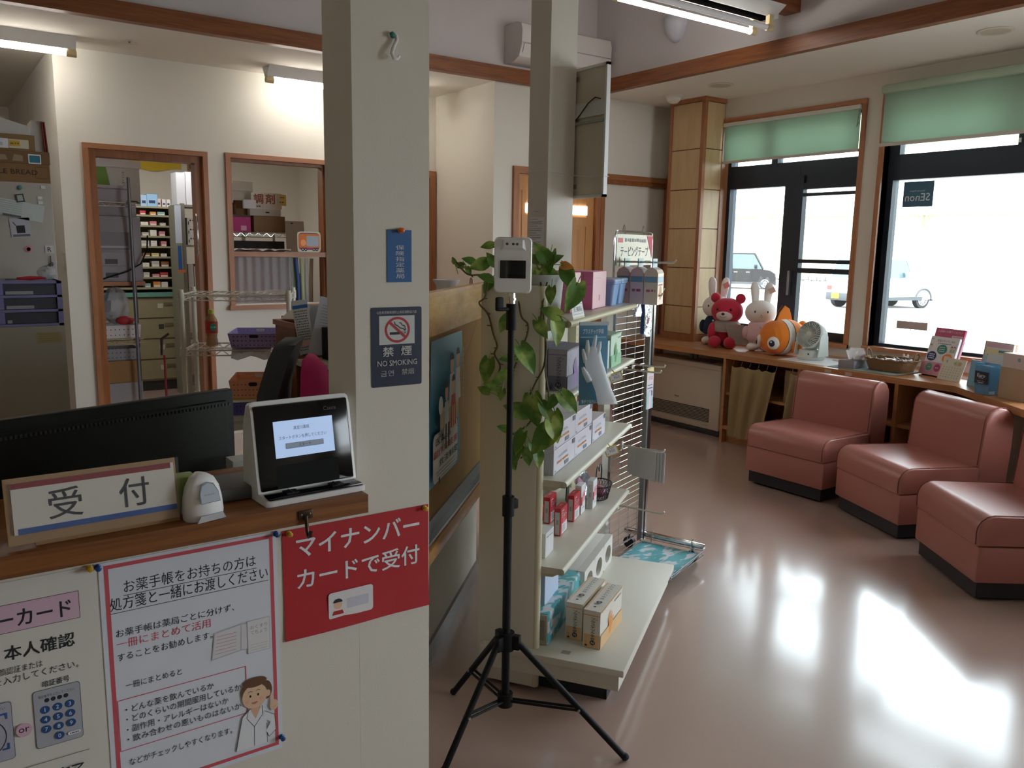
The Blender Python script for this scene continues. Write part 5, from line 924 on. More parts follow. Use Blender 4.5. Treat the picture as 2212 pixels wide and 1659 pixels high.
t = thing('potted_pothos', 'trailing green pothos in a white pot on the display shelf top', 'plant', GT @ TR(0.09, -0.18, 1.2775))
T = GT @ TR(0.09, -0.175, 1.2775); m = MB(T); m.lathe([(0.058, 0), (0.062, 0.004), (0.072, 0.125), (0.075, 0.13), (0.075, 0.142), (0.07, 0.142), (0.066, 0.12)], c('b9bcbc', 0.5), 28); m.obj('pot', t, 40)
MB(T).cyl((0, 0, 0.112), (0, 0, 0.118), 0.066, c('3a2c20', 0.95), 20).obj('soil', t)
CR = Vector((0.8146, -0.5800, 0)); DN = Vector((0, 0, -1)); FW = Vector((0.58, 0.8146, 0)); rd = random.Random(21)
for i, (x, y, z, ln, ang) in enumerate(LEAVES):
    a = radians(ang); d = (CR*cos(a) + DN*sin(a)).normalized(); d = (d - FW*rd.uniform(-0.1, 0.35)).normalized()
    n = (-FW + Vector((rd.uniform(-.6, .6), rd.uniform(-.6, .6), rd.uniform(0.0, .7)))).normalized(); sx = d.cross(n).normalized(); n = sx.cross(d).normalized(); ctr = Vector((x, y, z)); ln *= 0.84; half = ln*rd.uniform(0.30, 0.37)
    grid = []
    for iu in range(9):
        u = iu/8; wid = half*(sin(pi*min(1, u*0.5+0.14)*1.0)**1.0)*(1-u**2.2)*1.02 if u > 0 else half*0.45
        wid = half*max(0.02, (1.0-abs((u-0.28)/0.72)**1.7) if u > 0.28 else (0.62+0.38*sin(pi/2*u/0.28)))
        grid.append([tuple(ctr + d*(ln*(u-0.45) - (0.12*ln*(1-u*4) if (u < 0.25 and abs(v) > 0.3) else 0)*(abs(v) > 0.3)) + sx*(wid*v) + n*(abs(v)*wid*0.30 - 0.22*ln*(u-0.4)**2)) for v in (-1, -0.6, -0.25, 0, 0.25, 0.6, 1)])
    m = MB(); m.sheet(grid, c('c98a3a', 0.5) if i == 13 else LEAFM, thick=0.0008); b0 = ctr - d*ln*0.45; m.tube([b0 - d*0.03 + DN*0.006 + FW*0.012, b0 - d*0.012, b0 + d*0.01], 0.0016, c('7a9a48', 0.5), 5); m.obj('leaf', t, 60)
for v in VINES:
    p = [Vector(q) for q in v]; q2 = []
    for i in range(len(p)-1):
        a0, a1, a2, a3 = p[max(0, i-1)], p[i], p[i+1], p[min(len(p)-1, i+2)]
        for k in range(5):
            s = k/5; q2.append(0.5*((2*a1)+(a2-a0)*s+(2*a0-5*a1+4*a2-a3)*s*s+(3*a1-a0-3*a2+a3)*s**3))
    m = MB(); m.tube(q2+[p[-1]], 0.0030, VINEM, 6)
    for k in range(2, len(q2), 4): e = q2[k] + CR*rd.uniform(-.014, .014) + DN*rd.uniform(-.006, .008); m.tube([q2[k], e], 0.0016, VINEM, 4)
    m.obj('vine', t, 60)

# ---------------------------------------------------------------- cork board on the slanted wall
t = thing('cork_board', 'old framed cork board with a blue poster on the slanted wall', 'notice board', TL @ TR(0.9, 0, 0.5))
CORK = pm('worn_board', 'b08c58', 0.8, vary=0.3, vscale=3.5); m = MB(TL); m.box(0.05, 1.35, -0.016, -0.001, 0.50, 1.33, CORK); m.box(0.05, 1.35, -0.0175, -0.015, 1.20, 1.335, wood('pale_raw_pine', 'c9963f', 'e0b766', (3, 3, 12), 0.5))
m.line(FACE((0, -0.0165, 0), (1, 0, 0), (0, 0, 1)), [(1.25, 1.2), (1.1, 1.1), (1.02, 1.07), (0.98, 1.0), (1.0, 0.93)], 0.006, c('8a6230')); m.obj('board', t)
m = MB(TL); m.box(1.35, 1.378, -0.03, 0.005, 0.50, 1.35, PINE); m.obj('frame_stile', t); m = MB(TL); m.box(0.05, 1.378, -0.03, 0.005, 1.335, 1.352, PINE); m.obj('frame_rail', t)
m = MB(TL); m.box(0.05, 1.36, -0.045, -0.012, 0.50, 0.512, GREYM); m.box(0.05, 1.36, -0.022, -0.0165, 0.512, 0.56, c('7d8284', 0.4)); m.obj('tray_strip', t)
m = MB(TL); m.box(0.0, 1.42, -0.055, 0.02, 0.445, 0.495, PINE, bev=0.004); m.obj('ledge', t)
m = MB(TL); SKY = c('4fa6cc', 0.4); m.sheet([[(0.50+0.42*j/8-0.04*(1-i/10), -0.019-0.012*(j/8)**2*(1+sin(i*0.9))*0.5, 0.67+0.515*i/10) for j in range(9)] for i in range(11)], SKY, thick=0.0008)
F = FACE((0.50, -0.031, 0.67), (1, -0.0, 0), (0, 0, 1)); SKN = c('e6c0a2'); HR = c('2c2522'); WC = c('e4e9ee')
m.rrect(F, -0.02, 0.34, 0.015, 0.19, 0.03, c('eef2f4'))
for q, (b, col) in enumerate((('医薬品', '303a44'), ('副作用被害', 'c8434a'), ('救済制度', '303a44'))): m.text(F, 0.12+0.04*q, 0.16-0.042*q, b, 0.028, c(col), 0.07*len(b), bold=0.02)
for q in range(4): m.scrib(F, 0.02, 0.30, 0.05-0.010*q, 0.004, c('7a8288'), q)
m.ell(F, 0.02, 0.028, 0.01, 0.012, c('3a4248'))
m.rect(F, 0.03, 0.30, 0.20, 0.27, c('cdbf9c')); m.rect(F, 0.03, 0.30, 0.26, 0.275, c('ded2b4'))
for x, y, s, coat, hair in ((0.20, 0.40, 1.0, WC, HR), (0.29, 0.41, 1.0, WC, HR), (0.12, 0.31, 0.9, c('cfe0e8'), HR), (0.22, 0.32, 0.95, c('d9503a'), HR)):
    m.poly(F, [(x-0.045*s, y-0.14), (x+0.045*s, y-0.14), (x+0.03*s, y-0.02), (x-0.03*s, y-0.02)], coat); m.ell(F, x, y+0.012, 0.025*s, 0.034*s, SKN); m.ell(F, x, y+0.03, 0.027*s, 0.025*s, hair, a0=0, a1=pi)
for x in (0.10, 0.14): m.rect(F, x, x+0.02, 0.12, 0.21, c('26282c'))
for x in (0.20, 0.225): m.rect(F, x, x+0.016, 0.17, 0.26, SKN); m.rect(F, x-0.003, x+0.018, 0.155, 0.175, c('f0f0f0'))
m.ell(F, 0.035, 0.29, 0.03, 0.032, c('e2eaee')); m.vtext(F, 0.375, 0.46, 0.22, '健康被害にあわれた方へ', 0.009, c('d8e6ee')); m.obj('blue_poster', t, 50)
MB(TL).tube([(1.22, 0.0, 1.352), (1.215, 0.0, 1.372), (1.20, 0.0, 1.378), (1.185, 0.0, 1.37), (1.182, 0.0, 1.352)], 0.0028, c('8a6a50', 0.4), 6).obj('ring_clip', label='small brown wire loop on top of the cork board', cat='clip')
m = MB(TL @ TR(1.0, 0.055, 1.3305)); m.lathe([(0.03, 0), (0.055, 0.045), (0.053, 0.045), (0.029, 0.003)], PAPER, 20); m.obj('paper_cup', label='shallow white cup on the wall top behind the cork board', cat='cup')
m = MB(TR(2.16, 3.19, 0, radians(20))); m.box(-0.06, 0.06, 0, 0.02, 0.0, 0.86, c('17181a', 0.5)); m.obj('black_screen', label='black upright panel in the gap beside the cork board', cat='panel')
m = MB(TR(2.20, 3.24, 0.0, radians(20))); m.box(-0.07, 0.07, 0, 0.006, 0.0, 1.22, c('dfe0da', 0.6)); m.rect(FACE((-0.07, 0, 0), (1, 0, 0), (0, 0, 1)), 0.0, 0.14, 0.90, 1.09, c('dd9a86')); m.obj('banner', label='white and salmon banner glimpsed between the cork board and the shelf', cat='banner')

# ---------------------------------------------------------------- second post: papers, string, sign box
Fp = FACE((2.44, 3.32, 0), (0, -1, 0), (0, 0, 1))
m = MB(); m.box(2.4385, 2.44, 3.185, 3.29, 1.50, 1.652, PAPER); F = FACE((2.4385, 3.29, 1.50), (0, -1, 0), (0, 0, 1))
for q in range(13): m.scrib(F, 0.006, 0.095 if q % 3 else 0.06, 0.142-0.0108*q, 0.003, c('6a6a70'), q)
for q in (0.126, 0.09, 0.052): m.rect(F, 0.003, 0.1, q, q+0.0012, c('4a4a4e'))
item('notice_paper', 'white printed notice taped to the post behind the thermometer', 'notice', m)
m = MB(); m.box(2.4375, 2.44, 3.21, 3.275, 1.668, 1.69, c('d8d8d4', 0.7)); m.scrib(FACE((2.4375, 3.275, 1.668), (0, -1, 0), (0, 0, 1)), 0.012, 0.05, 0.011, 0.004, c('8a8a8a'), 3); item('notice_paper', 'small blank slip taped above the printed notice on the post', 'notice', m)
t = thing('sign_box', 'back of a flat white sign box fixed to the post side', 'sign', (2.63, 3.06, 1.75))
m = MB(); m.box(2.612, 2.62, 2.96, 3.26, 1.752, 2.335, c('cfcab9', 0.5)); m.obj('back_plate', t)
m = MB(); RIM = c('dcdfdd', 0.35)
for y0, y1, z0, z1 in ((2.955, 2.967, 1.745, 2.343), (3.255, 3.267, 1.745, 2.343), (2.955, 3.267, 1.745, 1.757), (2.955, 3.267, 2.331, 2.343)): m.box(2.604, 2.626, y0, y1, z0, z1, RIM)
m.obj('rim', t)
m = MB(); m.box(2.600, 2.613, 2.967, 3.26, 2.115, 2.18, c('d2d4d0', 0.4)); m.box(2.599, 2.613, 2.967, 3.26, 2.085, 2.097, c('9aa09c', 0.4)); m.obj('channel', t)
MB().tube([(2.60, 3.19, 2.09), (2.597, 3.13, 2.13), (2.594, 3.07, 2.175), (2.594, 3.02, 2.195), (2.60, 2.99, 2.185)], 0.0028, c('2c2c2c', 0.5), 6).obj('cable', t)
for z in (2.285, 1.79): MB().box(2.606, 2.613, 3.16, 3.18, z, z+0.02, c('8a857a', 0.5)).obj('screw_plate', t)
MB().tube([(2.43, 3.34, 1.868), (2.436, 3.25, 1.865), (2.437, 3.163, 1.862), (2.52, 3.160, 1.858), (2.60, 3.158, 1.852), (2.603, 3.05, 1.842), (2.602, 2.953, 1.838), (2.63, 2.951, 1.838)], 0.0022, c('dcdcd8', 0.6), 6).obj('white_string', label='white string tied round the post and the sign box', cat='string')
# ---------------------------------------------------------------- reception counter, posters, things on it
m = MB(); m.prism([(-1.6, 1.296), (0.614, 1.296), (0.614, 1.4005), (0.594, 1.4205), (0.594, 1.60), (-1.6, 1.60)], 1.033, 1.066, COUNTERW)
m.obj('counter_board', label='scuffed brown wood counter board with the reception sign and card reader on it', cat='counter', smooth=0)
m = MB(); m.box(-1.6, 0.55, 1.62, 2.25, 0.70, 0.73, c('b9aa90', 0.5)); m.box(-1.6, -1.56, 1.64, 2.2, 0, 0.7, c('a09888', 0.5)); m.box(0.50, 0.54, 1.64, 2.2, 0, 0.70, c('a09888', 0.5))
m.obj('reception_desk', label='pale desk behind the counter carrying the black monitor', cat='desk', smooth=0)
FP = FACE((0, 1.3835, 0), (1, 0, 0), (0, 0, 1))      # u = x, v = z on the counter front
INK = c('26292e', 0.7); RED = c('c8323c', 0.55); PKR = c('d0566a', 0.6)
def sheetposter(x0, x1, z0, z1, mat, curl=0.0):
    m = MB(); n = 8
    if curl: m.sheet([[(x0+(x1-x0)*j/n, 1.3838-curl*(1-i/n)**5*(0.4+0.6*abs(sin(j*0.55)))-0.0004, z0+(z1-z0)*i/n) for j in range(n+1)] for i in range(n+1)], mat, thick=0.0003)
    else: m.box(x0, x1, 1.3834, 1.3848, z0, z1, mat)
    return m
# white poster with red border
m = sheetposter(0.1895, 0.4760, 0.5800, 0.9985, c('dfe5f0', 0.55)); F = FP
m.frame(F, 0.197, 0.4695, 0.588, 0.9935, 0.0065, c('d05a66', 0.6))
T_ = lambda x0, x1, z, b, h, col=INK, bold=0.0: m.text(F, (x0+x1)/2, z, b, h, col, x1-x0, bold=bold)
T_(0.2245, 0.4385, 0.9525, 'お薬手帳をお持ちの方は', 0.0215); m.rect(F, 0.2235, 0.4395, 0.9375, 0.9385, INK)
T_(0.203, 0.459, 0.9260, '処方箋と一緒にお渡しください', 0.0225); m.rect(F, 0.2025, 0.4595, 0.9105, 0.9115, INK)
T_(0.209, 0.398, 0.8755, 'お薬手帳は薬局ごとに分けず、', 0.0135); T_(0.209, 0.357, 0.8570, '一冊にまとめて活用', 0.0155, PKR); T_(0.209, 0.3595, 0.8345, 'することをお勧めします。', 0.0135)
T_(0.2185, 0.3065, 0.7825, '一冊にまとめると', 0.0115)
m.frame(F, 0.2042, 0.4145, 0.6695, 0.7605, 0.0013, PKR)
for z, x1, b in ((0.7410, 0.3575, '・どんな薬を飲んでいるか'), (0.7235, 0.4040, '・どのくらいの期間服用しているか'), (0.7055, 0.3815, '・副作用・アレルギーはないか'), (0.6880, 0.4030, '・飲み合わせの悪いものはないか')): T_(0.216, x1, z, b, 0.0128)
T_(0.217, 0.386, 0.6465, 'などがチェックしやすくなります。', 0.0128)
GL = c('9aa0a8'); m.poly(F, [(0.3559, 0.787), (0.408, 0.792), (0.452, 0.786), (0.452, 0.838), (0.409, 0.842), (0.362, 0.836)], c('b8bcc4')); m.poly(F, [(0.3575, 0.789), (0.4055, 0.794), (0.4075, 0.840), (0.3635, 0.8345)], c('dcdce0')); m.poly(F, [(0.4075, 0.794), (0.4500, 0.788), (0.4500, 0.836), (0.409, 0.840)], c('dcdce0'))
for q in range(6): m.rect(F, 0.366-0.0008*q, 0.400-0.0003*q, 0.828-0.0062*q, 0.8286-0.0062*q, PKR)
m.rect(F, 0.4185, 0.4590, 0.782, 0.8435, c('b8bcc4')); m.rect(F, 0.4195, 0.4580, 0.783, 0.8425, c('e2e2e4')); T_(0.424, 0.4545, 0.830, 'おくすり', 0.007, c('8a8e94')); T_(0.424, 0.4535, 0.820, 'てちょう', 0.007, c('8a8e94'))
for q in range(3): m.rect(F, 0.423, 0.455, 0.797-0.005*q, 0.7975-0.005*q, c('a4a8ac'))
# pharmacist drawing
SK = c('e8c6a4', 0.6); HB = c('6b4a34', 0.6); WT = c('e9edf4', 0.6)
m.poly(F, [(0.391, 0.602), (0.404, 0.664), (0.418, 0.676), (0.440, 0.676), (0.4475, 0.664), (0.4475, 0.602)], WT); m.line(F, [(0.391, 0.602), (0.404, 0.664), (0.418, 0.676)], 0.0009, INK); m.line(F, [(0.4475, 0.602), (0.4475, 0.64)], 0.0009, INK)
m.poly(F, [(0.418, 0.676), (0.428, 0.655), (0.438, 0.676)], c('e0b49a')); m.line(F, [(0.416, 0.677), (0.412, 0.660), (0.425, 0.640), (0.441, 0.660), (0.440, 0.677)], 0.0009, INK); m.line(F, [(0.425, 0.640), (0.424, 0.603)], 0.0009, INK)
m.poly(F, [(0.444, 0.665), (0.4625, 0.652), (0.464, 0.622), (0.451, 0.612), (0.446, 0.625), (0.455, 0.64), (0.443, 0.65)], WT); m.line(F, [(0.444, 0.665), (0.4625, 0.652), (0.464, 0.622), (0.451, 0.612), (0.447, 0.622)], 0.0009, INK)
m.ell(F, 0.449, 0.705, 0.010, 0.018, HB); m.ell(F, 0.4285, 0.709, 0.0250, 0.0245, HB); m.ell(F, 0.4275, 0.699, 0.0225, 0.0235, SK); m.ell(F, 0.4285, 0.726, 0.0215, 0.0095, HB); m.ell(F, 0.4515, 0.698, 0.0045, 0.0065, SK)
for x in (0.4195, 0.4335): m.ell(F, x, 0.701, 0.0018, 0.0026, INK, 12); m.line(F, [(x-0.004, 0.7085), (x, 0.7105), (x+0.004, 0.7085)], 0.001, HB)
m.ell(F, 0.4265, 0.6885, 0.0055, 0.0042, c('c8786c'), 16, pi, 2*pi); m.ell(F, 0.4135, 0.692, 0.004, 0.003, c('eeb4a0')); m.ell(F, 0.4395, 0.692, 0.004, 0.003, c('eeb4a0'))
m.ell(F, 0.4615, 0.672, 0.0075, 0.0105, SK); m.rrect(F, 0.4555, 0.4605, 0.675, 0.695, 0.0024, SK); m.line(F, [(0.459, 0.668), (0.466, 0.670)], 0.0007, c('b98a68'))
m.obj('notice_poster', label='white poster with a red border and a pharmacist drawing on the counter front', cat='poster', smooth=0)
# red card poster
m = sheetposter(0.4870, 0.7855, 0.7860, 0.9962, c('b9252c', 0.6), 0.006); F = FACE((0, 1.3832, 0), (1, 0, 0), (0, 0, 1))
T_(0.512, 0.765, 0.9600, 'マイナンバー', 0.040, PAPER, 0.035); T_(0.512, 0.765, 0.8985, 'カードで受付', 0.040, PAPER, 0.03)
F = FACE((0, 1.3808, 0), (1, 0, 0), (0, 0, 1)); CR2 = c('e9e6e8', 0.6)
m.rrect(F, 0.5705, 0.6615, 0.8070, 0.8590, 0.006, CR2); m.rect(F, 0.607, 0.652, 0.822, 0.842, c('cfd0de')); m.ell(F, 0.589, 0.834, 0.0085, 0.0095, c('e8bfa4')); m.ell(F, 0.589, 0.838, 0.0095, 0.0075, INK, 20, 0, pi); m.poly(F, [(0.577, 0.814), (0.601, 0.814), (0.598, 0.822), (0.58, 0.822)], c('b9252c'))
m.obj('card_poster', label='red landscape poster with white katakana about card reception, below the counter hook', cat='poster', smooth=0)
# third poster, cut by the picture edge
m = sheetposter(-0.118, 0.1855, 0.5750, 0.9970, c('dedcd6', 0.65)); F = FP
m.rect(F, -0.09, 0.1600, 0.9170, 0.9620, INK); m.rect(F, -0.0892, 0.1592, 0.9178, 0.9612, c('d9b8cc'))
T_(-0.082, 0.1485, 0.9380, 'マイナンバーカード', 0.028, INK, 0.035); T_(0.055, 0.150, 0.8850, '本人確認', 0.0235, INK, 0.03); T_(0.046, 0.1040, 0.8570, '顔認証または', 0.0115); T_(-0.01, 0.1525, 0.8425, '暗証番号を入力してください。', 0.0125); T_(0.101, 0.1385, 0.8218, '暗証番号', 0.0105, INK, 0.01)
m.rrect(F, 0.0868, 0.1525, 0.7168, 0.8130, 0.005, INK); m.rrect(F, 0.0875, 0.1518, 0.7175, 0.8123, 0.0046, c('aeb2bc')); T_(0.0945, 0.1445, 0.8020, '暗証番号を入力してください', 0.0048)
for q in range(4): m.ell(F, 0.1055+q*0.0088, 0.7945, 0.0035, 0.0035, INK, 16)
for q in range(10):
    x, z = (0.1020+0.0172*(q % 3), 0.7795-0.0162*(q//3)) if q < 9 else (0.1192, 0.7309)
    m.ell(F, x, z, 0.0068, 0.0064, c('23508a', 0.6), 22); m.text(F, x, z, str((q+1) % 10), 0.0065, PAPER)
m.rrect(F, 0.1305, 0.1490, 0.7265, 0.7320, 0.0026, PAPER); m.scrib(F, 0.1335, 0.146, 0.7292, 0.0022, INK, 3)
m.ell(F, 0.0722, 0.7566, 0.011, 0.011, c('d9b3c8')); m.text(F, 0.0722, 0.7566, 'or', 0.0075, INK, 0.0145, bold=0.015)
m.rrect(F, -0.02, 0.0585, 0.7150, 0.8100, 0.005, INK); m.rrect(F, -0.0193, 0.0578, 0.7157, 0.8093, 0.0046, c('aeb0c0')); T_(0.0, 0.05, 0.801, '顔を合わせてください', 0.0045); m.ring(F, 0.018, 0.757, 0.030, 0.0315, INK); m.ell(F, 0.018, 0.757, 0.0195, 0.025, PAPER); m.ring(F, 0.018, 0.757, 0.0195, 0.0205, INK, sy=1.25)
for x, z, sx, sz in ((0.052, 0.793, -1, -1), (0.052, 0.733, -1, 1)): m.rect(F, x, x+sx*0.010, z, z+sz*0.003, c('2f5aa0')); m.rect(F, x, x+sx*0.003, z, z+sz*0.010, c('2f5aa0'))
m.rect(F, -0.09, 0.1590, 0.6935, 0.6943, INK); T_(0.068, 0.150, 0.6650, '受付完了', 0.0235, INK, 0.03)
m.obj('instruction_poster', label='white instruction poster with a blue number keypad, left of the red bordered one', cat='poster', smooth=0)
# push pins
def pin(x, z, col, label, y=1.382):
    T = Matrix.Translation((x, y, z)) @ Matrix.Rotation(pi/2, 4, 'X'); m = MB(T); m.lathe([(0.0048, 0.0), (0.0052, 0.0015), (0.003, 0.003), (0.0026, 0.0075), (0.0044, 0.009), (0.0046, 0.0105), (0.003, 0.0115), (0.0, 0.0118)], c(col, 0.3), 14); m.obj('push_pin', label=label, cat='pin', group='push pins on the counter front' if y < 1.39 and z < 1.2 else None, smooth=50)
pin(0.1885, 0.9945, '1c4a8c', 'dark blue push pin at the top left corner of the red bordered poster'); pin(0.4745, 0.9950, '1c4a8c', 'dark blue push pin at the top right corner of the red bordered poster'); pin(0.4740, 0.6030, '1c4a8c', 'dark blue push pin at the lower right corner of the red bordered poster')
pin(0.1770, 0.9960, 'c8a024', 'yellow push pin at the corner of the keypad poster'); pin(0.4985, 0.9905, 'c8a024', 'yellow push pin at the left corner of the red poster'); pin(0.7755, 0.9905, 'd0a428', 'yellow push pin at the right corner of the red poster')
pin(0.7250, 1.5300, 'e0702a', 'orange push pin holding the narrow blue sign on the pillar'); 
# bronze hat hook
BRZ = pm('dark_bronze', '4a3a2e', 0.35, 0.7); T = TR(0.497, 1.2955, 1.048); t = thing('coat_hook', 'small dark bronze hook screwed to the counter edge above the red poster', 'hook', T)
m = MB(T); m.rrect(FACE((0, 0.0, 0), (1, 0, 0), (0, 0, 1)), -0.013, 0.013, -0.006, 0.010, 0.005, BRZ); m.box(-0.013, 0.013, -0.0025, 0, -0.006, 0.010, BRZ, bev=0.002)
m.obj('plate', t); 
for x in (-0.0075, 0.0075): MB(T).sph(x, -0.0028, 0.003, 0.0022, 0.0012, 0.0022, c('8a7a66', 0.3, metal=0.8), 10).obj('screw', t)
MB(T).tube([(0, -0.003, 0.0), (0, -0.006, -0.012), (0, -0.008, -0.026), (0, -0.014, -0.034), (0, -0.021, -0.030), (0, -0.023, -0.022)], [0.004, 0.0036, 0.0034, 0.0032, 0.003, 0.0036], BRZ, 8).obj('hook_arm', t, 60)
# pillar signs and hook
FPL = FACE((0, 1.3838, 0), (1, 0, 0), (0, 0, 1)); SBL = c('1f5c9c', 0.5)
m = MB(); m.box(0.6990, 0.7495, 1.3834, 1.3849, 1.4350, 1.5310, SBL); m.vtext(FPL, 0.7255, 1.525, 1.441, '労災保険指定薬局', 0.0175, c('c9ccd0'))
m.obj('blue_sign', label='narrow blue sign with vertical white characters pinned on the front pillar', cat='sign', smooth=0)
NV = c('18253f', 0.45); m = MB(); m.rrect(FACE((0, 1.3842, 0), (1, 0, 0), (0, 0, 1)), 0.6650, 0.7710, 1.2400, 1.3890, 0.004, NV); m.box(0.667, 0.769, 1.3841, 1.3849, 1.242, 1.387, NV)
F = FPL; T_(0.677, 0.760, 1.3795, '山形県受動喫煙防止県民運動協力店', 0.0055, c('c4c8cc')); m.rect(F, 0.6815, 0.7555, 1.3195, 1.3730, c('c9cdcc', 0.5)); m.ring(F, 0.7190, 1.3465, 0.0215, 0.0265, c('b0202c', 0.5), sy=0.92)
m.rect(F, 0.7030, 0.7240, 1.3375, 1.3425, c('2a1c1a')); m.rect(F, 0.7275, 0.7300, 1.3385, 1.3430, INK); m.rect(F, 0.7325, 0.7340, 1.3385, 1.3430, INK); m.rect(F, 0.7355, 0.7370, 1.3390, 1.3430, INK)
m.line(F, [(0.7125, 1.3620), (0.7145, 1.3565), (0.7205, 1.3535), (0.7240, 1.3500), (0.7320, 1.3480), (0.7345, 1.3445)], 0.0018, INK); m.line(F, [(0.7225, 1.3595), (0.7270, 1.3590), (0.7285, 1.3550), (0.7345, 1.3535), (0.7360, 1.3450)], 0.0018, INK); m.line(F, [(0.7030, 1.3610), (0.7360, 1.3320)], 0.0050, c('b0202c', 0.5))
T_(0.6880, 0.7110, 1.3060, '禁', 0.0185, c('c9cdcc'), 0.03); T_(0.7260, 0.7490, 1.3065, '煙', 0.0185, c('c9cdcc'), 0.03); m.text(F, 0.7185, 1.2845, 'NO SMOKING', 0.0105, c('c9cdcc'), 0.083, bold=0.012); T_(0.6830, 0.7105, 1.2655, '금연', 0.0115, c('a9adb2')); T_(0.7270, 0.7530, 1.2665, '禁烟', 0.0115, c('a9adb2'))
m.obj('no_smoking_sign', label='dark blue no smoking sign with a red barred cigarette on the front pillar', cat='sign', smooth=0)
T = TR(0.7105, 1.3845, 1.868); t = thing('wall_hook', 'white plastic S shaped hook with a green dot high on the front pillar', 'hook', T)
MB(T).tube([(-0.006, -0.004, -0.002), (0.001, -0.005, 0.004), (0.007, -0.006, 0.0), (0.0075, -0.007, -0.008), (0.0, -0.009, -0.02), (-0.005, -0.012, -0.032), (-0.002, -0.014, -0.041), (0.005, -0.015, -0.040), (0.009, -0.014, -0.035)], [0.003]+[0.0034]*6+[0.003, 0.0026], WHITEP, 8).obj('hook_arm', t, 60)
m = MB(T); m.sph(0.0, -0.006, 0.0, 0.0065, 0.004, 0.0055, c('2e7a70', 0.4), 14); m.obj('suction_dot', t)
# reception sign plate
T = TR(0.187, 1.317, 1.0665, radians(2.0)) @ Matrix.Scale(0.935, 4) @ Matrix.Rotation(radians(90-9), 4, 'X'); t = thing('reception_sign', 'white sign plate with two large characters between red and blue stripes, standing on the counter', 'sign', T)
m = MB(T); m.box(-0.126, 0.124, 0.006, 0.108, -0.010, -0.004, c('a5825a', 0.8)); m.box(-0.09, 0.125, -0.001, 0.03, -0.012, -0.008, c('a5825a', 0.8)); m.obj('cardboard_backing', t)
m = MB(T); m.box(-0.117, 0.120, 0.022, 0.101, -0.004, 0.0, c('d8d4cc', 0.5)); F = I4; m.rect(F, -0.117, 0.115, 0.092, 0.101, c('8a1f28', 0.5)); m.rect(F, -0.112, 0.120, 0.022, 0.031, c('1d4f9a', 0.5))
m.text(F, -0.045, 0.0615, '受', 0.047, INK, 0.048, bold=0.012); m.text(F, 0.056, 0.0615, '付', 0.047, INK, 0.046, bold=0.012); m.obj('plate', t, 0)
m = MB(T); m.box(-0.124, 0.128, 0.008, 0.109, 0.0012, 0.0016, film('clear_sleeve', 'f2f4f8', 0.04, 0.3)); m.obj('clear_sleeve', t)
# barcode scanner in its stand
T = TR(0.3385, 1.320, 1.0662, radians(14)) @ Matrix.Scale(0.935, 4); t = thing('barcode_scanner', 'white egg shaped barcode scanner with a grey label beside the reception sign', 'scanner', T)
m = MB(T)
def egg(w, z, yf, yb, n=20): return [(w*cos(2*pi*k/n), (yf if sin(2*pi*k/n) < 0 else yb)*abs(sin(2*pi*k/n)), z) for k in range(n)]
m.loft([egg(0.033, 0.0, -0.020, 0.040), egg(0.034, 0.012, -0.024, 0.042), egg(0.032, 0.035, -0.022, 0.040), egg(0.028, 0.055, -0.016, 0.036), egg(0.020, 0.070, -0.009, 0.030), egg(0.009, 0.0775, -0.002, 0.022)], WHITEP); m.obj('shell', t, 60)
m = MB(T); G = FACE((0, -0.0255, 0.03), (1, 0, 0), (0, 0.33, 1)); m.poly(G, [(-0.0175, 0.002), (0.0175, 0.002), (0.017, 0.02), (0.011, 0.034), (0, 0.038), (-0.011, 0.034), (-0.017, 0.02)], c('6f7884', 0.4)); m.poly(G, [(-0.0165, 0.003), (0.0165, 0.003), (0.016, 0.019), (0.010, 0.032), (0, 0.036), (-0.010, 0.032), (-0.016, 0.019)], c('a4acb8', 0.4)); m.scrib(G, -0.010, 0.010, 0.016, 0.0025, c('868e98'), 2); m.obj('label_panel', t)
m = MB(T); m.loft([[(-0.026, -0.0245, 0.001), (0.026, -0.0245, 0.001), (0.026, -0.0265, 0.001), (-0.026, -0.0265, 0.001)], [(-0.02, -0.024, 0.012), (0.02, -0.024, 0.012), (0.02, -0.027, 0.012), (-0.02, -0.027, 0.012)]], c('b4b6ba', 0.4)); m.obj('scan_window', t)
MB(TR(0.3226, 1.3576, 1.0662)).box(-0.03, 0.015, -0.005, 0.03, 0, 0.062, c('8aa858', 0.5), bev=0.003).obj('small_carton', label='small green carton just behind the barcode scanner', cat='carton')
MB().box(0.379, 0.486, 1.379, 1.482, 1.0662, 1.089, c('5c5c60', 0.5), bev=0.004).obj('device_box', label='flat dark grey device box between the scanner and the card reader', cat='device', smooth=30)
# black monitor seen from behind
T = TR(0.256, 1.762, 0.73, radians(17)); t = thing('monitor', 'large black monitor seen from behind across the counter', 'monitor', T)
m = MB(T); m.box(-0.32, 0.30, -0.012, 0.012, 0.165, 0.452, BLACK, bev=0.005); m.box(-0.30, 0.28, -0.022, -0.010, 0.19, 0.43, BLACK, bev=0.008); m.obj('panel', t, 40)
m = MB(T)
for k in range(70): m.box(-0.30+k*0.0084, -0.2955+k*0.0084, -0.0235, -0.02, 0.418, 0.424, c('2a2a2c', 0.6))
m.obj('vent_grille', t, 0)
m = MB(T); m.box(-0.03, 0.03, -0.06, -0.02, 0.02, 0.30, BLACK, bev=0.006); m.obj('stand_neck', t); m = MB(T); m.box(-0.11, 0.11, -0.10, 0.09, 0.001, 0.02, BLACK, bev=0.005); m.obj('stand_foot', t)
m = MB(TR(0.515, 1.80, 0.731)); m.box(-0.02, 0.06, 0, 0.18, 0, 0.20, c('3f8f84', 0.6)); m.obj('file_folder', label='teal file folder edge between the monitor and the card reader', cat='folder')
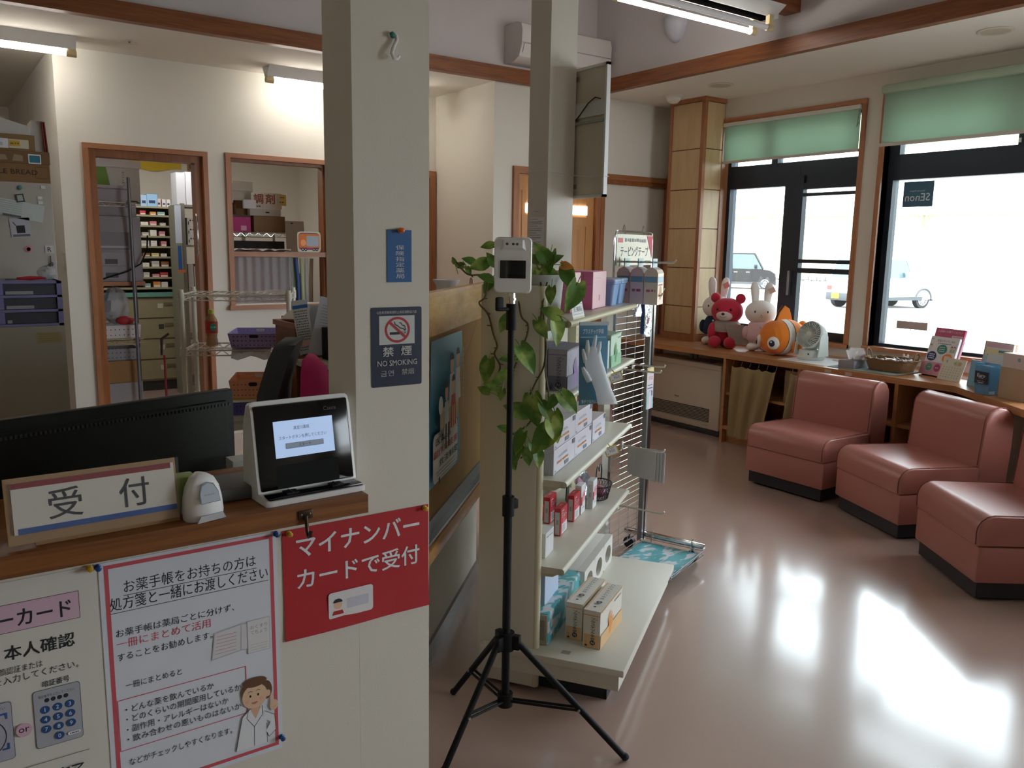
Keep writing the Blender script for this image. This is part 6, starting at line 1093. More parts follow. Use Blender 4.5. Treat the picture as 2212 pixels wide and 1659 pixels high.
m = MB(TR(0.525, 1.74, 0.731)); m.box(-0.015, 0.05, 0, 0.05, 0, 0.31, c('dfe4e6', 0.7)); m.obj('paper_stack', label='white papers standing between the monitor and the card reader', cat='papers')
# face and card reader
T = TR(0.528, 1.350, 1.0665, radians(3)) @ Matrix.Scale(0.935, 4); t = thing('card_reader', 'black and white card reader terminal with a lit blue screen on the counter', 'card reader', T)
m = MB(T)    # side profile (y, z) extruded along x
prof = [(-0.036, 0.0), (-0.036, 0.010), (0.002, 0.016), (0.009, 0.05), (0.029, 0.165), (0.037, 0.180), (0.055, 0.177), (0.070, 0.14), (0.078, 0.06), (0.078, 0.0)]
rings = [[(x*1.07, 0.03+(y-0.03)*k, z*k2) for y, z in prof] for x, k, k2 in ((-0.092, 0.94, 0.97), (-0.088, 0.985, 0.993), (-0.078, 1, 1), (0.078, 1, 1), (0.088, 0.985, 0.993), (0.092, 0.94, 0.97))]
m.loft(rings, WHITEP); m.obj('housing', t, 35)
SL = FACE((0.0, 0.0085, 0.045), (1, 0, 0), (0, 0.174, 1.0))    # sloping front plane
m = MB(T @ SL); m.box(-0.0945, 0.0935, -0.028, 0.130, -0.006, 0.0025, BLACKG, bev=0.004); m.text(TR(0, 0, 0.0026), 0.055, 0.113, 'Caora', 0.0075, c('4a4a50', 0.4), 0.026); m.obj('front_panel', t, 40)
m = MB(T @ SL); m.box(-0.060, 0.058, 0.030, 0.098, 0.002, 0.0034, pm('lit_screen', 'a8c0e4', 0.3, emit=('a9c1e6', 0.10))); F = TR(0, 0, 0.0034); SI = c('3a4860', 0.5)
m.text(F, -0.006, 0.083, '真室川薬局', 0.0070, SI, 0.031); m.text(F, -0.004, 0.0665, 'スタートボタンを押してください', 0.0070, SI, 0.095); m.rect(F, -0.040, 0.036, 0.0455, 0.0560, c('8fa4c4')); m.rect(F, -0.0395, 0.0355, 0.0465, 0.0555, c('b9c9e2')); m.text(F, -0.002, 0.0508, 'スタート', 0.0062, SI, 0.025); m.obj('screen', t, 0)
m = MB(T @ SL); m.box(-0.062, 0.062, -0.026, 0.016, 0.0022, 0.0030, c('060607', 0.9)); m.obj('camera_recess', t)
m = MB(T); m.box(-0.093, 0.093, -0.034, 0.012, 0.0105, 0.0155, BLACKG, bev=0.002)
for x in (-0.045, 0.045): m.box(x-0.012, x+0.012, -0.028, -0.006, 0.0155, 0.0185, c('1a1a1c', 0.3)); m.box(x-0.001, x+0.001, -0.03, -0.004, 0.0184, 0.0195, GREYM)
m.obj('card_tray', t, 30)
# ---------------------------------------------------------------- dispensary: refrigerator corner
def put(mb, name, label, cat, group=None, smooth=0): return mb.obj(name, label=label, cat=cat, group=group, smooth=smooth)
FRG = pm('fridge_grey', 'aca69f', 0.45); t = thing('refrigerator', 'grey refrigerator side covered with magnets and notes', 'refrigerator', (0.3, 5.5, 0))
m = MB(); m.box(-0.1, 0.612, 5.20, 5.85, 0.05, 1.808, FRG, bev=0.008); m.obj('cabinet_body', t, 30); m = MB(); m.box(-0.08, 0.59, 5.22, 5.83, 0.0, 0.05, BLACK); m.obj('base', t)
FF = FACE((0, 5.199, 0), (1, 0, 0), (0, 0, 1))
def fx(px): return 0.373+px*0.002152
def fz(py): return 1.81-(py-395)*0.002487
def disc(px, py, r, col, label, name='fridge_magnet', ring=False):
    m = MB(Matrix.Translation((fx(px), 5.1995, fz(py))) @ Matrix.Rotation(pi/2, 4, 'X'))
    m.lathe([(r*0.55, 0), (r, 0), (r, 0.005), (r*0.55, 0.007), (r*0.55, 0)] if ring else [(r, 0), (r, 0.006), (r*0.8, 0.008), (0, 0.0085)], c(col, 0.4), 20); put(m, name, label, 'magnet', None, 40)
def sq_(px, py, w, h, col, label, art=None, ang=0.0, name='fridge_magnet', cat='magnet', y=5.1995):
    T = Matrix.Translation((fx(px), y, fz(py))) @ Matrix.Rotation(-ang, 4, 'Y'); m = MB(T); m.box(-w/2, w/2, -0.003, 0, -h/2, h/2, c(col, 0.5))
    if art: art(m, FACE((0, -0.003, 0), (1, 0, 0), (0, 0, 1)))
    put(m, name, label, cat)
disc(41, 408, 0.012, '4a8a8e', 'round teal magnet near the top of the refrigerator')
disc(50, 538, 0.018, 'd48a98', 'pink ring magnet on the refrigerator', ring=True)
def strip(m, F):
    for q in range(7): m.scrib(F, -0.16, 0.085, 0.036-0.011*q, 0.003, c('8a9294'), q)
    m.rect(F, 0.0, 0.085, -0.042, -0.032, c('5a6064'))
sq_(2, 450, 0.38, 0.092, 'c6cfce', 'long pale green paper strip slanting under a dark magnet', strip, -0.17, 'paper_strip', 'paper')
sq_(40, 430, 0.038, 0.042, '3a4244', 'dark square magnet holding the pale green paper strip', lambda m, F: m.rect(F, -0.013, 0.013, -0.015, 0.015, c('a9b4ae')), 0.15, y=5.196)
sq_(36, 492, 0.095, 0.10, 'b9b8c4', 'small photo slip with a dark lamp picture below the paper strip', lambda m, F: (m.rect(F, -0.02, 0.02, -0.03, 0.01, c('24262c')), m.line(F, [(-0.02, 0.01), (-0.032, 0.03)], 0.004, c('24262c')), m.rect(F, -0.04, 0.04, -0.048, -0.036, c('6a6a74')))[0], 0.08, 'photo_slip', 'photo')
for px, py, lab in ((92, 405, 'blank white label magnet highest at the refrigerator edge'), (83, 428, 'white magnet clip in the middle at the refrigerator edge'), (84, 438, 'lowest of the white clips at the refrigerator edge')): sq_(px, py, 0.022, 0.016, 'd8dad8', lab)
sq_(96, 538, 0.042, 0.042, 'd8d8d6', 'white square magnet with a black letter R', lambda m, F: m.text(F, 0.0, 0, 'R', 0.024, c('1c1c20'), bold=0.04))
m = MB(); m.tube([(fx(97), 5.194, fz(552)), (fx(97), 5.192, fz(566)), (fx(92), 5.19, fz(578))], 0.003, c('3a3a3e', 0.4), 6); m.box(fx(90), fx(96), 5.186, 5.192, fz(588), fz(572), c('2a2422', 0.5)); m.sph(fx(100), 5.19, fz(570), 0.008, 0.004, 0.012, c('6a6a6e', 0.4), 8); put(m, 'key_ring', 'dark key ring hanging from the letter magnet', 'keys')
# boxes on the refrigerator
T = TR(0, 5.25, 1.8085); m = MB(T); m.box(-0.1, 0.615, 0, 0.40, 0, 0.155, c('8f6d49', 0.85)); m.box(-0.1, 0.617, -0.012, 0.02, 0.100, 0.165, c('7f6245', 0.85)); F = FACE((0, -0.001, 0), (1, 0, 0), (0, 0, 1)); m.text(F, 0.43, 0.055, 'STYLE BREAD', 0.026, c('3a2a1e'), 0.25, bold=0.01); m.frame(F, 0.545, 0.607, 0.025, 0.085, 0.0015, c('3a2a1e')); F = FACE((0, -0.013, 0), (1, 0, 0), (0, 0, 1)); m.rect(F, 0.515, 0.575, 0.100, 0.150, PAPER); m.rect(F, 0.52, 0.57, 0.106, 0.143, c('2f7f96')); m.poly(F, [(0.36, 0.11), (0.42, 0.115), (0.41, 0.14), (0.37, 0.14)], c('a08c70')); m.poly(F, [(0.44, 0.11), (0.49, 0.11), (0.49, 0.14), (0.45, 0.145)], c('a08c70'))
put(m, 'cardboard_box', 'brown cardboard box printed STYLE BREAD on top of the refrigerator', 'box')
T = TR(0, 5.27, 1.975); m = MB(T); m.box(-0.1, 0.555, 0, 0.32, 0, 0.085, c('94754f', 0.85)); F = FACE((0, -0.001, 0), (1, 0, 0), (0, 0, 1)); m.rect(F, 0.30, 0.43, 0.01, 0.06, PAPER); m.rect(F, 0.432, 0.525, 0.012, 0.058, c('d9d4c0')); m.rect(F, 0.435, 0.485, 0.022, 0.052, c('d9b040')); m.scrib(F, 0.44, 0.48, 0.037, 0.01, c('8a6a2a'), 2); m.rect(F, 0.30, 0.405, 0.022, 0.04, c('c4cad2'))
put(m, 'cardboard_box', 'shallow brown tray box with white and yellow labels above the bread box', 'box')
m = MB(TR(0, 5.33, 2.0605)); m.prism([(-0.1, 0), (0.545, 0), (0.545, 0.05), (0.40, 0.09), (-0.1, 0.02)], -0.03, 0.0, c('cfcdca', 0.6), M=Matrix.Rotation(pi/2, 4, 'X')); put(m, 'white_board', 'slanted white panel lying behind the shallow tray box', 'panel')
m = MB(TR(0.588, 5.36, 1.9755)); m.box(-0.035, 0.02, 0, 0.2, 0, 0.175, c('c2bfba', 0.6)); put(m, 'binder', 'pale grey binder standing beside the shallow tray box', 'binder')
for i, x in enumerate((0.612, 0.622)): m = MB(TR(x, 5.34, 1.97, 0, 0, radians(-3))); m.box(-0.002, 0.004, 0, 0.22, 0.004, 0.175, c('8a2a2a', 0.6)); put(m, 'red_folder', ['thin red folder leaning on the grey binder', 'outer thin red folder at the refrigerator edge'][i], 'folder')
# grey cabinet with purple drawers
CBG = pm('cabinet_grey', '9c968a', 0.5); m = MB(); m.box(-0.1, 0.58, 4.80, 5.15, 0, 1.072, CBG, bev=0.003); F = FACE((0, 4.7995, 0), (1, 0, 0), (0, 0, 1)); m.rect(F, 0.45, 0.562, 0.985, 1.04, c('ab9a72')); 
for q in range(4): m.scrib(F, 0.458, 0.55, 1.03-0.011*q, 0.003, c('8a7d60'), q)
put(m, 'grey_cabinet', 'plain grey cabinet with a faded label under the purple drawers', 'cabinet', None, 30)
T = TR(0.30, 4.80, 1.073); t = thing('drawer_unit', 'purple plastic three drawer unit on the grey cabinet', 'drawer unit', T); LIL = pm('lilac_plastic', '8482b4', 0.4); m = MB(T)
for z in (0.0, 0.072, 0.144, 0.214): m.box(-0.03, 0.278, 0, 0.30, z, z+0.012, LIL)
for x0, x1 in ((-0.03, -0.01), (0.255, 0.278)): m.box(x0, x1, 0, 0.30, 0, 0.226, LIL)
m.box(-0.03, 0.278, 0.29, 0.30, 0, 0.226, LIL); m.obj('frame', t)
for k in range(3):
    m = MB(T); z = 0.012+0.072*k; m.box(0.02, 0.25, 0.012, 0.018, z+0.002, z+0.058, c('4a4c58', 0.35)); m.box(-0.01, 0.02, 0.004, 0.018, z+0.002, z+0.058, LIL); m.box(0.03, 0.15 if k else 0.05, 0.006, 0.012, z+0.004, z+0.02, c('a4a6ae', 0.6)); m.obj('drawer', t)
m = MB(TR(0.45, 4.90, 1.3005)); m.tube([(-0.06, 0, 0.008), (0.0, 0, 0.010), (0.07, 0.01, 0.012)], [0.006, 0.011, 0.006], c('b82a34', 0.4), 8); m.box(-0.11, -0.05, -0.003, 0.004, 0.003, 0.008, c('3a3a3e', 0.4)); put(m, 'utility_knife', 'red handled tool lying on the purple drawer unit', 'tool', None, 40)
bag('plastic_bag', 'small clear plastic bag at the right end of the purple drawer unit', 0.53, 4.93, 1.3005, 0.045, 0.04, 0.035, PB, 8)
m = MB(); m.box(0.820, 0.83, 6.60, 6.67, 1.30, 1.42, c('cfc9bd', 0.5), bev=0.003); m.box(0.817, 0.822, 6.615, 6.655, 1.33, 1.39, c('dedad0', 0.4)); put(m, 'light_switch', 'cream light switch plate on the wall corner behind the refrigerator', 'switch')

# ---------------------------------------------------------------- stock room behind the doorway
SR = lambda px, py: (1.193+(px-215)*0.00293, 1.938-(py-400)*0.003615)
t = thing('wire_shelf', 'chrome wire shelf rack with a wooden board inside the doorway', 'shelf', (1.2, 7.4, 0))
for x, y in ((1.345, 7.0), (1.45, 7.5), (0.98, 7.5)): m = MB(); m.cyl((x, y, 0), (x, y, 1.99), 0.0125, pm('dull_post', '6c6c70', 0.4, 0.6) if 'dull_post' not in MATS else MATS['dull_post'], 12); m.obj('post', t)
m = MB(); m.box(1.0, 1.435, 7.03, 7.5, 1.165, 1.195, CASEX); m.obj('wooden_board', t)
for z in (0.20, 0.745, 1.80):
    m = MB()
    for y in (7.03, 7.49): m.tube([(0.98, y, z), (1.40, y, z)], 0.004, CHROME, 6); m.tube([(0.98, y, z-0.03), (1.40, y, z-0.03)], 0.003, CHROME, 6)
    for k in range(10): x = 0.985+k*0.041; m.tube([(x, 7.03, z), (x, 7.49, z)], 0.002, CHROME, 5); m.tube([(x, 7.03, z-0.03 if k % 2 else z), (x+0.037, 7.03, z if k % 2 else z-0.03)], 0.002, CHROME, 5)
    m.obj('shelf_grid', t)
m = MB(TR(1.20, 7.16, 1.806)); m.box(-0.06, 0.27, 0.05, 0.40, 0, 0.30, c('bdbab8', 0.6)); m.box(-0.07, 0.28, 0.04, 0.41, 0.27, 0.325, c('cbc9cc', 0.6)); F = FACE((-0.06, 0.049, 0), (1, 0, 0), (0, 0, 1)); m.poly(F, [(0.0, 0.265), (0.0, 0.13), (0.07, 0.03), (0.13, 0.0), (0.20, 0.0), (0.12, 0.08), (0.09, 0.265)], c('6b8c3a')); m.poly(F, [(0.16, 0.02), (0.30, 0.02), (0.33, 0.0), (0.2, 0.0)], c('3f5f34')); m.vtext(F, 0.21, 0.25, 0.06, 'さらら', 0.018, c('6f8a52')); put(m, 'white_carton', 'white box with a green swoosh on top of the wire rack', 'box')
m = MB(TR(1.19, 7.22, 2.132)); m.box(0, 0.22, 0, 0.3, 0, 0.012, c('c9cbd2', 0.5)); m.box(0.02, 0.20, 0.02, 0.28, 0.012, 0.035, c('2f6a52', 0.5)); put(m, 'book', 'dark green book lying on the white box in the doorway', 'book')
PRN = pm('printer_grey', '8f8a90', 0.5); T = TR(1.105, 7.05, 1.1955); t = thing('printer', 'grey office printer with two paper trays on the wooden board', 'printer', T)
m = MB(T); m.box(0, 0.32, 0, 0.40, 0.0, 0.50, PRN, bev=0.006); m.box(0.02, 0.30, 0.02, 0.36, 0.50, 0.60, PRN, bev=0.01); m.obj('body', t)
m = MB(T); m.box(0.03, 0.24, 0.04, 0.135, 0.60, 0.71, c('97929a', 0.5), bev=0.005); m.box(0.02, 0.26, 0.03, 0.14, 0.71, 0.735, c('a19ca0', 0.5), bev=0.004); m.obj('paper_feeder', t)
for z in (0.02, 0.125): m = MB(T); m.box(0.01, 0.24, -0.008, 0.01, z, z+0.098, PRN); m.box(0.05, 0.14, -0.0085, 0.0, z+0.012, z+0.05, c('4c4a50', 0.6)); m.obj('paper_tray', t)
m = MB(T); m.box(0.0, 0.25, -0.006, 0.01, 0.245, 0.38, c('7a757c', 0.5)); m.box(0.03, 0.22, -0.008, 0.0, 0.26, 0.275, c('aaa6ac', 0.5)); m.obj('output_slot', t)
MB(T).tube([(0.36, -0.035, 0.36), (0.35, -0.045, 0.25), (0.30, -0.04, 0.14), (0.20, -0.03, 0.08), (0.02, -0.02, 0.02)], 0.006, BLACK, 6).obj('power_cord', t, 60)
MB(TR(1.02, 7.08, 0.746)).box(0, 0.10, 0, 0.3, 0, 0.36, c('3f7fb4', 0.5)).obj('blue_folder', label='blue folder standing under the wooden board of the wire rack', cat='folder')
bag('plastic_bag', 'cloudy plastic bag with a red base in the wire rack', 1.24, 7.2, 0.85, 0.10, 0.1, 0.15, PB, 9); m = MB(); m.sph(1.28, 7.09, 0.89, 0.07, 0.04, 0.035, c('a4242c', 0.5), 12); put(m, 'red_cloth', 'red cloth folded in the white basket of the wire rack', 'cloth', None, 60)
def basket(T, w, d, h, col, name, label, flare=1.12, cols=11, rows=3, group=None, slot=True):
    """office tray basket: outer walls carry rows of round holes drawn as dark openings, rim and handle slot"""
    t = thing(name, label, 'basket', T, group); mt = c(col, 0.45); m = MB(T); a = [(-w/2, -d/2), (w/2, -d/2), (w/2, d/2), (-w/2, d/2)]
    lo = [(x, y, 0) for x, y in a]; hi = [(x*flare, y*flare, h) for x, y in a]; li = [(x*0.97, y*0.96, 0.004) for x, y in a]; hi2 = [(x*flare*0.97, y*flare*0.96, h) for x, y in a]
    m.add(lo+hi+hi2+li, [(3, 2, 1, 0), (12, 13, 14, 15)] + [(k, (k+1) % 4, 4+(k+1) % 4, 4+k) for k in range(4)] + [(4+k, 4+(k+1) % 4, 8+(k+1) % 4, 8+k) for k in range(4)] + [(8+k, 8+(k+1) % 4, 12+(k+1) % 4, 12+k) for k in range(4)], mt)
    hole = c('2c2a34', 0.9); lite = c('d6cfc4', 0.9)
    for sgn in (-1, 1):     # near side seen from outside, far side seen from inside
        o0 = Vector((-w/2, -d/2, 0)) if sgn < 0 else Vector((-w/2*0.97, d/2*0.96, 0.004)); e = Vector((w if sgn < 0 else w*0.97, 0, 0)); up = (Vector(hi[0])-Vector(lo[0])) if sgn < 0 else (Vector(hi2[3])-Vector(li[3])); upv = Vector((0, up.y, up.z))
        F = FACE(o0, e, upv)
        for r in range(rows):
            for k in range(cols):
                if slot and r == rows-1 and abs(k-(cols-1)/2) < 1.6: continue
                m.ell(F, e.x*(k+0.7)/(cols+0.4), up.length*(r+0.55)/(rows+0.3), w*0.014, w*0.014, hole if sgn < 0 else lite, 8)
        if slot: m.rrect(F, e.x*0.40, e.x*0.60, up.length*(rows-0.75)/(rows+0.3), up.length*(rows-0.05)/(rows+0.3), 0.008, c('d9d4c6', 0.8) if sgn > 0 else hole)
    m.obj('body', t); return t
basket(TR(1.235, 7.22, 0.752, 0), 0.30, 0.28, 0.10, 'c9c4c4', 'white_basket', 'white plastic basket on the middle wire shelf of the doorway rack', 1.06, 9, 2, slot=False)
basket(TR(1.235, 7.22, 0.575, 0), 0.28, 0.26, 0.09, '8a8a90', 'grey_basket', 'grey mesh basket under the middle wire shelf of the doorway rack', 1.06, 9, 2, slot=False)
MB(TR(1.10, 7.06, 0.40)).box(-0.02, 0.27, 0, 0.35, 0, 0.172, c('8f6c44', 0.85)).obj('cardboard_box', label='brown cardboard box in the lower half of the doorway rack', cat='box'); MB(TR(1.10, 7.06, 0.206)).box(-0.02, 0.28, 0, 0.35, 0, 0.19, film('clear_bin', 'a8a6aa', 0.7, 0.3)).obj('storage_bin', label='cloudy storage bin on the lowest shelf of the doorway rack', cat='bin')
# medicine shelf at the far wall
BEI = pm('shelf_beige_steel', '8f8a70', 0.5); t = thing('medicine_shelf', 'beige tiered medicine shelf full of small boxes at the far wall', 'shelf', (1.75, 9.2, 0)); X0, X1, YM = 1.42, 2.135, 9.0
m = MB(); m.box(X0, X0+0.02, YM, YM+0.35, 0.98, 1.88, BEI); m.box(X1-0.02, X1, YM, YM+0.35, 0.98, 1.88, BEI); m.box(X0, X1, YM+0.33, YM+0.35, 0.98, 1.88, BEI); m.obj('carcass', t)
TZ = [1.775, 1.672, 1.568, 1.465, 1.362, 1.258, 1.155, 1.05]
for z in TZ+[1.86]: MB().box(X0+0.02, X1-0.02, YM, YM+0.33, z-0.018, z, BEI).obj('tier_board', t)
rd = random.Random(31); names = ('top', 'second', 'third', 'fourth', 'fifth', 'sixth', 'seventh', 'lowest'); pal = [('red', 'b8303a'), ('orange', 'd08a44'), ('pale teal', '7faaa8'), ('white', 'd8d4cc'), ('pink', 'c87a84'), ('yellow', 'cfc070'), ('pale grey', 'b4b0aa'), ('brown', '7a4f2c')]
order = [(0, 1, 2), (3, 4, 6), (6, 3, 4), (6, 3, 4), (7, 5, 3), (3, 6, 7), (6, 4, 0), (2, 1, 3)]; spot = ('left', 'middle', 'right')
for r, z in enumerate(TZ):
    for k in range(3):
        nm, col = pal[order[r][k]]; x = 1.86+0.085*k+rd.uniform(-0.008, 0.008); m = MB(); w, h = rd.uniform(0.05, 0.075), rd.uniform(0.028, 0.06); m.box(x-w/2, x+w/2, YM+0.02, YM+0.13, z, z+h, c(col, 0.55)); F = FACE((x-w/2, YM+0.02, z), (1, 0, 0), (0, 0, 1)); m.rect(F, 0.004, w-0.004, 0.003, h*0.4, c('cfccc4')); m.scrib(F, 0.006, w*0.7, h*0.68, 0.006, c('8a8078'), r*3+k)
        put(m, 'medicine_box', '%s medicine box at the %s of the %s tier of the medicine shelf' % (nm, spot[k], names[r]), 'box', 'small boxes in the medicine shelf')
m = MB(); m.box(1.40, 2.16, 8.93, 9.4, 0.96, 1.0, c('5f8f84', 0.5)); m.box(1.42, 2.14, 8.96, 9.4, 0.0, 0.10, c('2a2826', 0.6)); DRW = pm('drawer_beige', '8a8468', 0.5); m.box(1.42, 2.14, 8.96, 9.4, 0.10, 0.96, DRW); put(m, 'drawer_cabinet_body', 'beige cabinet with a green top under the medicine shelf', 'cabinet') if False else None
t = thing('drawer_cabinet', 'beige four drawer cabinet with a green top under the medicine shelf', 'cabinet', (1.78, 9.2, 0)); m.obj('carcass', t)
for k in range(4): m = MB(); z = 0.12+0.21*k; m.box(1.44, 2.12, 8.945, 8.962, z, z+0.195, DRW); m.box(1.99, 2.07, 8.938, 8.948, z+0.12, z+0.15, c('6a664e', 0.4)); m.box(1.93, 1.98, 8.943, 8.946, z+0.09, z+0.14, c('3a3834') if k == 2 else c('b4b09c')); m.obj('drawer', t)
for i, (px, w, h, col, lab) in enumerate(((312, 0.06, 0.11, '9ab8d4', 'pale blue box leftmost on top of the medicine shelf'), (330, 0.10, 0.12, '8ab4d8', 'larger light blue box on top of the medicine shelf'), (345, 0.035, 0.08, 'c8b8b4', 'pinkish white packet right of the blue boxes'), (356, 0.035, 0.075, 'cfc8c8', 'white packet with dark print in the middle of the shelf top'), (366, 0.035, 0.075, 'd4d0d0', 'white packet rightmost on top of the medicine shelf'))):
    x = 1.87+(px-312)*0.0043; m = MB(); m.box(x-w/2, x+w/2, 9.03, 9.2, 1.8605, 1.86+h, c(col, 0.5)); F = FACE((x-w/2, 9.03, 1.8605), (1, 0, 0), (0, 0, 1)); m.rect(F, w*0.2, w*0.8, h*0.25, h*0.5, c('2c3a5a')); put(m, 'product_box', lab, 'box', 'packets on top of the medicine shelf')
# grey steel rack to the right with white cartons
t = thing('steel_rack', 'grey steel rack of white cartons at the right of the doorway', 'shelf', (2.25, 8.5, 0)); GS = pm('rack_olive_grey', '77756a', 0.5)
for z in (1.86, 1.485, 1.05, 0.60, 0.15): MB().box(2.06, 2.62, 8.30, 8.75, z-0.02, z, GS).obj('rack_board', t)
for x, y in ((2.035, 8.28), (2.60, 8.28), (2.60, 8.73)): MB().box(x, x+0.035, y, y+0.03, 0, 1.87, GS).obj('rack_post', t)
MB().box(2.035, 2.055, 8.31, 8.75, 0.0, 1.86, GS).obj('side_sheet', t)
for z0, k, what in ((1.4855, 3, 'upper'), ):
    for q in range(k): m = MB(); m.box(2.10, 2.45, 8.33, 8.6, z0+0.0005+q*0.085, z0+0.084+q*0.085, c('c4c2bc', 0.6)); F = FACE((2.10, 8.329, z0+q*0.085), (1, 0, 0), (0, 0, 1)); m.ell(F, 0.03, 0.06, 0.008, 0.008, INK, 10); m.ell(F, 0.055, 0.06, 0.008, 0.008, INK, 10); m.rect(F, 0.008, 0.016, 0.02, 0.05, INK); put(m, 'white_carton', '%s white carton in the stack on the upper board of the steel rack' % ('lowest', 'middle', 'topmost')[q], 'box', 'white cartons in the steel rack')
for q in range(5): m = MB(); m.box(2.09+q*0.055, 2.138+q*0.055, 8.33, 8.6, 1.0505, 1.30 - 0.02*(q % 2), c('c8c8c4', 0.6)); put(m, 'file_box', '%s white file in the lower bay of the steel rack' % ('leftmost', 'second', 'third', 'fourth', 'rightmost')[q], 'file', 'white files in the steel rack')
for i, (x0, x1, z0, z1, col, lab) in enumerate(((2.03, 2.11, 1.8605, 2.16, 'b4b4ba', 'tall pale grey carton on top of the steel rack'), (2.115, 2.27, 1.8605, 2.17, 'bdbdbf', 'white carton with a green square mark on the steel rack'), (2.22, 2.40, 2.02, 2.10, 'a4b4da', 'blue white carton topmost on the steel rack'), (2.23, 2.40, 1.94, 2.0195, 'b0bcdc', 'middle blue white carton on the steel rack'), (2.22, 2.40, 1.8605, 1.9395, '6f92c8', 'blue carton lowest in the pile on the steel rack'))):
    y = 8.38 if i < 2 else 8.30; m = MB(); m.box(x0, x1, y, y+(0.07 if i > 1 else 0.2), z0, z1, c(col, 0.5)); F = FACE((x0, y-0.0005, z0), (1, 0, 0), (0, 0, 1))
    if i == 1: m.rect(F, 0.095, 0.145, 0.09, 0.155, c('1f4a3a')); m.text(F, 0.12, 0.122, '7', 0.04, PAPER, bold=0.03)
    elif i > 1: m.rect(F, 0.02, 0.09, 0.02, 0.05, c('8aa4d0') if i < 4 else c('4a6aa8'))
    put(m, 'white_carton', lab, 'box', 'cartons on top of the steel rack')
m = MB(TR(2.0, 8.27, 0)); m.box(-0.025, 0.03, -0.01, 0.0, 1.50, 1.85, c('b9c4d4', 0.5)); put(m, 'memo_board', 'long pale blue board hanging on the side of the steel rack', 'board'); m = MB(TR(2.0, 8.27, 0)); m.box(-0.012, 0.02, -0.01, 0.0, 1.25, 1.475, c('2a5a9a', 0.5)); m.box(-0.02, 0.05, -0.012, 0, 1.225, 1.25, c('c8703a', 0.5)); put(m, 'blue_strip', 'blue strip with an orange tag below the pale blue board', 'tag')
YEL = c('c9a92a', 0.7); m = MB(); m.sheet([[(1.2+1.24*j/16, 9.83-0.01*sin(j*1.6), 2.29+0.02*sin(j*0.9)*(1-i)+0.4*i) for j in range(17)] for i in range(2)], YEL, thick=0.004); put(m, 'yellow_cloth', 'yellow cloth hung high on the stock room wall', 'cloth', None, 60)
m = MB(); m.box(2.51, 2.60, 9.81, 9.85, 2.30, 2.50, CASEZ); m.box(2.525, 2.585, 9.805, 9.812, 2.32, 2.48, c('3a3a34', 0.4)); m.line(FACE((2.525, 9.8045, 2.32), (1, 0, 0), (0, 0, 1)), [(0.02, 0.03), (0.03, 0.06), (0.045, 0.05)], 0.004, PAPER); put(m, 'picture_frame', 'small wooden framed picture high on the stock room wall', 'picture')
MB().tube([(1.733, 6.60, 1.72), (1.733, 6.585, 1.70), (1.733, 6.585, 1.42), (1.733, 6.60, 1.40)], 0.008, CHROME, 8).obj('pull_handle', label='long chrome pull handle at the right doorway jamb', cat='handle', smooth=60)
m = MB(); m.tube([(1.52, 6.9, 0.02), (1.52, 6.9, 0.62)], 0.009, c('8a1a2a', 0.4), 10); m.tube([(1.50, 6.9, 0.62), (1.505, 6.9, 0.75), (1.56, 6.9, 0.79)], [0.009, 0.012, 0.01], c('3a1a20', 0.5), 8); m.cyl((1.52, 6.9, 0.0), (1.52, 6.9, 0.03), 0.013, BLACK, 10); put(m, 'walking_cane', 'red walking cane standing in the doorway', 'cane', None, 50)

# ---------------------------------------------------------------- behind the pass-through window
PX = lambda px: 2.182+(px-502)*0.00405
PZ = lambda py: 1.609+(500-py)*0.0041
t = thing('wire_shelf', 'chrome wire shelf behind the pass-through window', 'shelf', (2.4, 7.4, 0)); m = MB()
for y in (7.2, 7.6): m.tube([(2.17, y, 1.60), (2.68, y, 1.60)], 0.004, CHROME, 6); m.tube([(2.17, y, 1.565), (2.68, y, 1.565)], 0.003, CHROME, 6)
for k in range(14): x = 2.18+k*0.037; m.tube([(x, 7.2, 1.60), (x, 7.6, 1.60)], 0.002, CHROME, 5); m.tube([(x, 7.2, 1.565 if k % 2 else 1.6), (x+0.037, 7.2, 1.6 if k % 2 else 1.565)], 0.0022, CHROME, 5)
m.obj('shelf_grid', t)
for x, y in ((2.17, 7.2), (2.68, 7.2), (2.68, 7.6), (2.17, 7.6)): MB().cyl((x, y, 0), (x, y, 1.64), 0.0125, GREYM, 12).obj('post', t)
MB().box(2.15, 2.70, 7.18, 7.62, 0.96, 0.99, GS).obj('lower_board', t)
MB().box(2.19, 2.67, 7.3, 7.58, 1.40, 1.53, c('2c2c2e', 0.7)).obj('dark_case', label='dark case under the wire shelf behind the pass-through window', cat='case')
def pbox(px0, px1, py0, py1, y, d, col, name, label, art=None, cat='box'):
    m = MB(); x0, x1, z0, z1 = PX(px0), PX(px1), PZ(py1), PZ(py0); m.box(x0, x1, y, y+d, z0, z1, c(col, 0.65)); F = FACE((x0, y-0.0005, z0), (1, 0, 0), (0, 0, 1))
    if art: art(m, F, x1-x0, z1-z0)
    put(m, name, label, cat)
pbox(500, 542, 471, 501, 7.21, 0.3, 'b02a74', 'pink_box', 'magenta storage box at the left of the wire shelf', lambda m, F, w, h: m.rect(F, w*0.5, w*0.78, h*0.1, h*0.42, c('d8a4b8')))
pbox(549, 617, 467, 501, 7.21, 0.32, '7d5f3c', 'cardboard_box', 'brown cardboard box in the middle of the wire shelf'); pbox(543, 610, 452, 466.5, 7.23, 0.3, 'bdb8b0', 'flat_carton', 'flat white carton on the brown box behind the pass-through', lambda m, F, w, h: m.rect(F, w*0.5, w*0.62, h*0.4, h*0.6, INK))
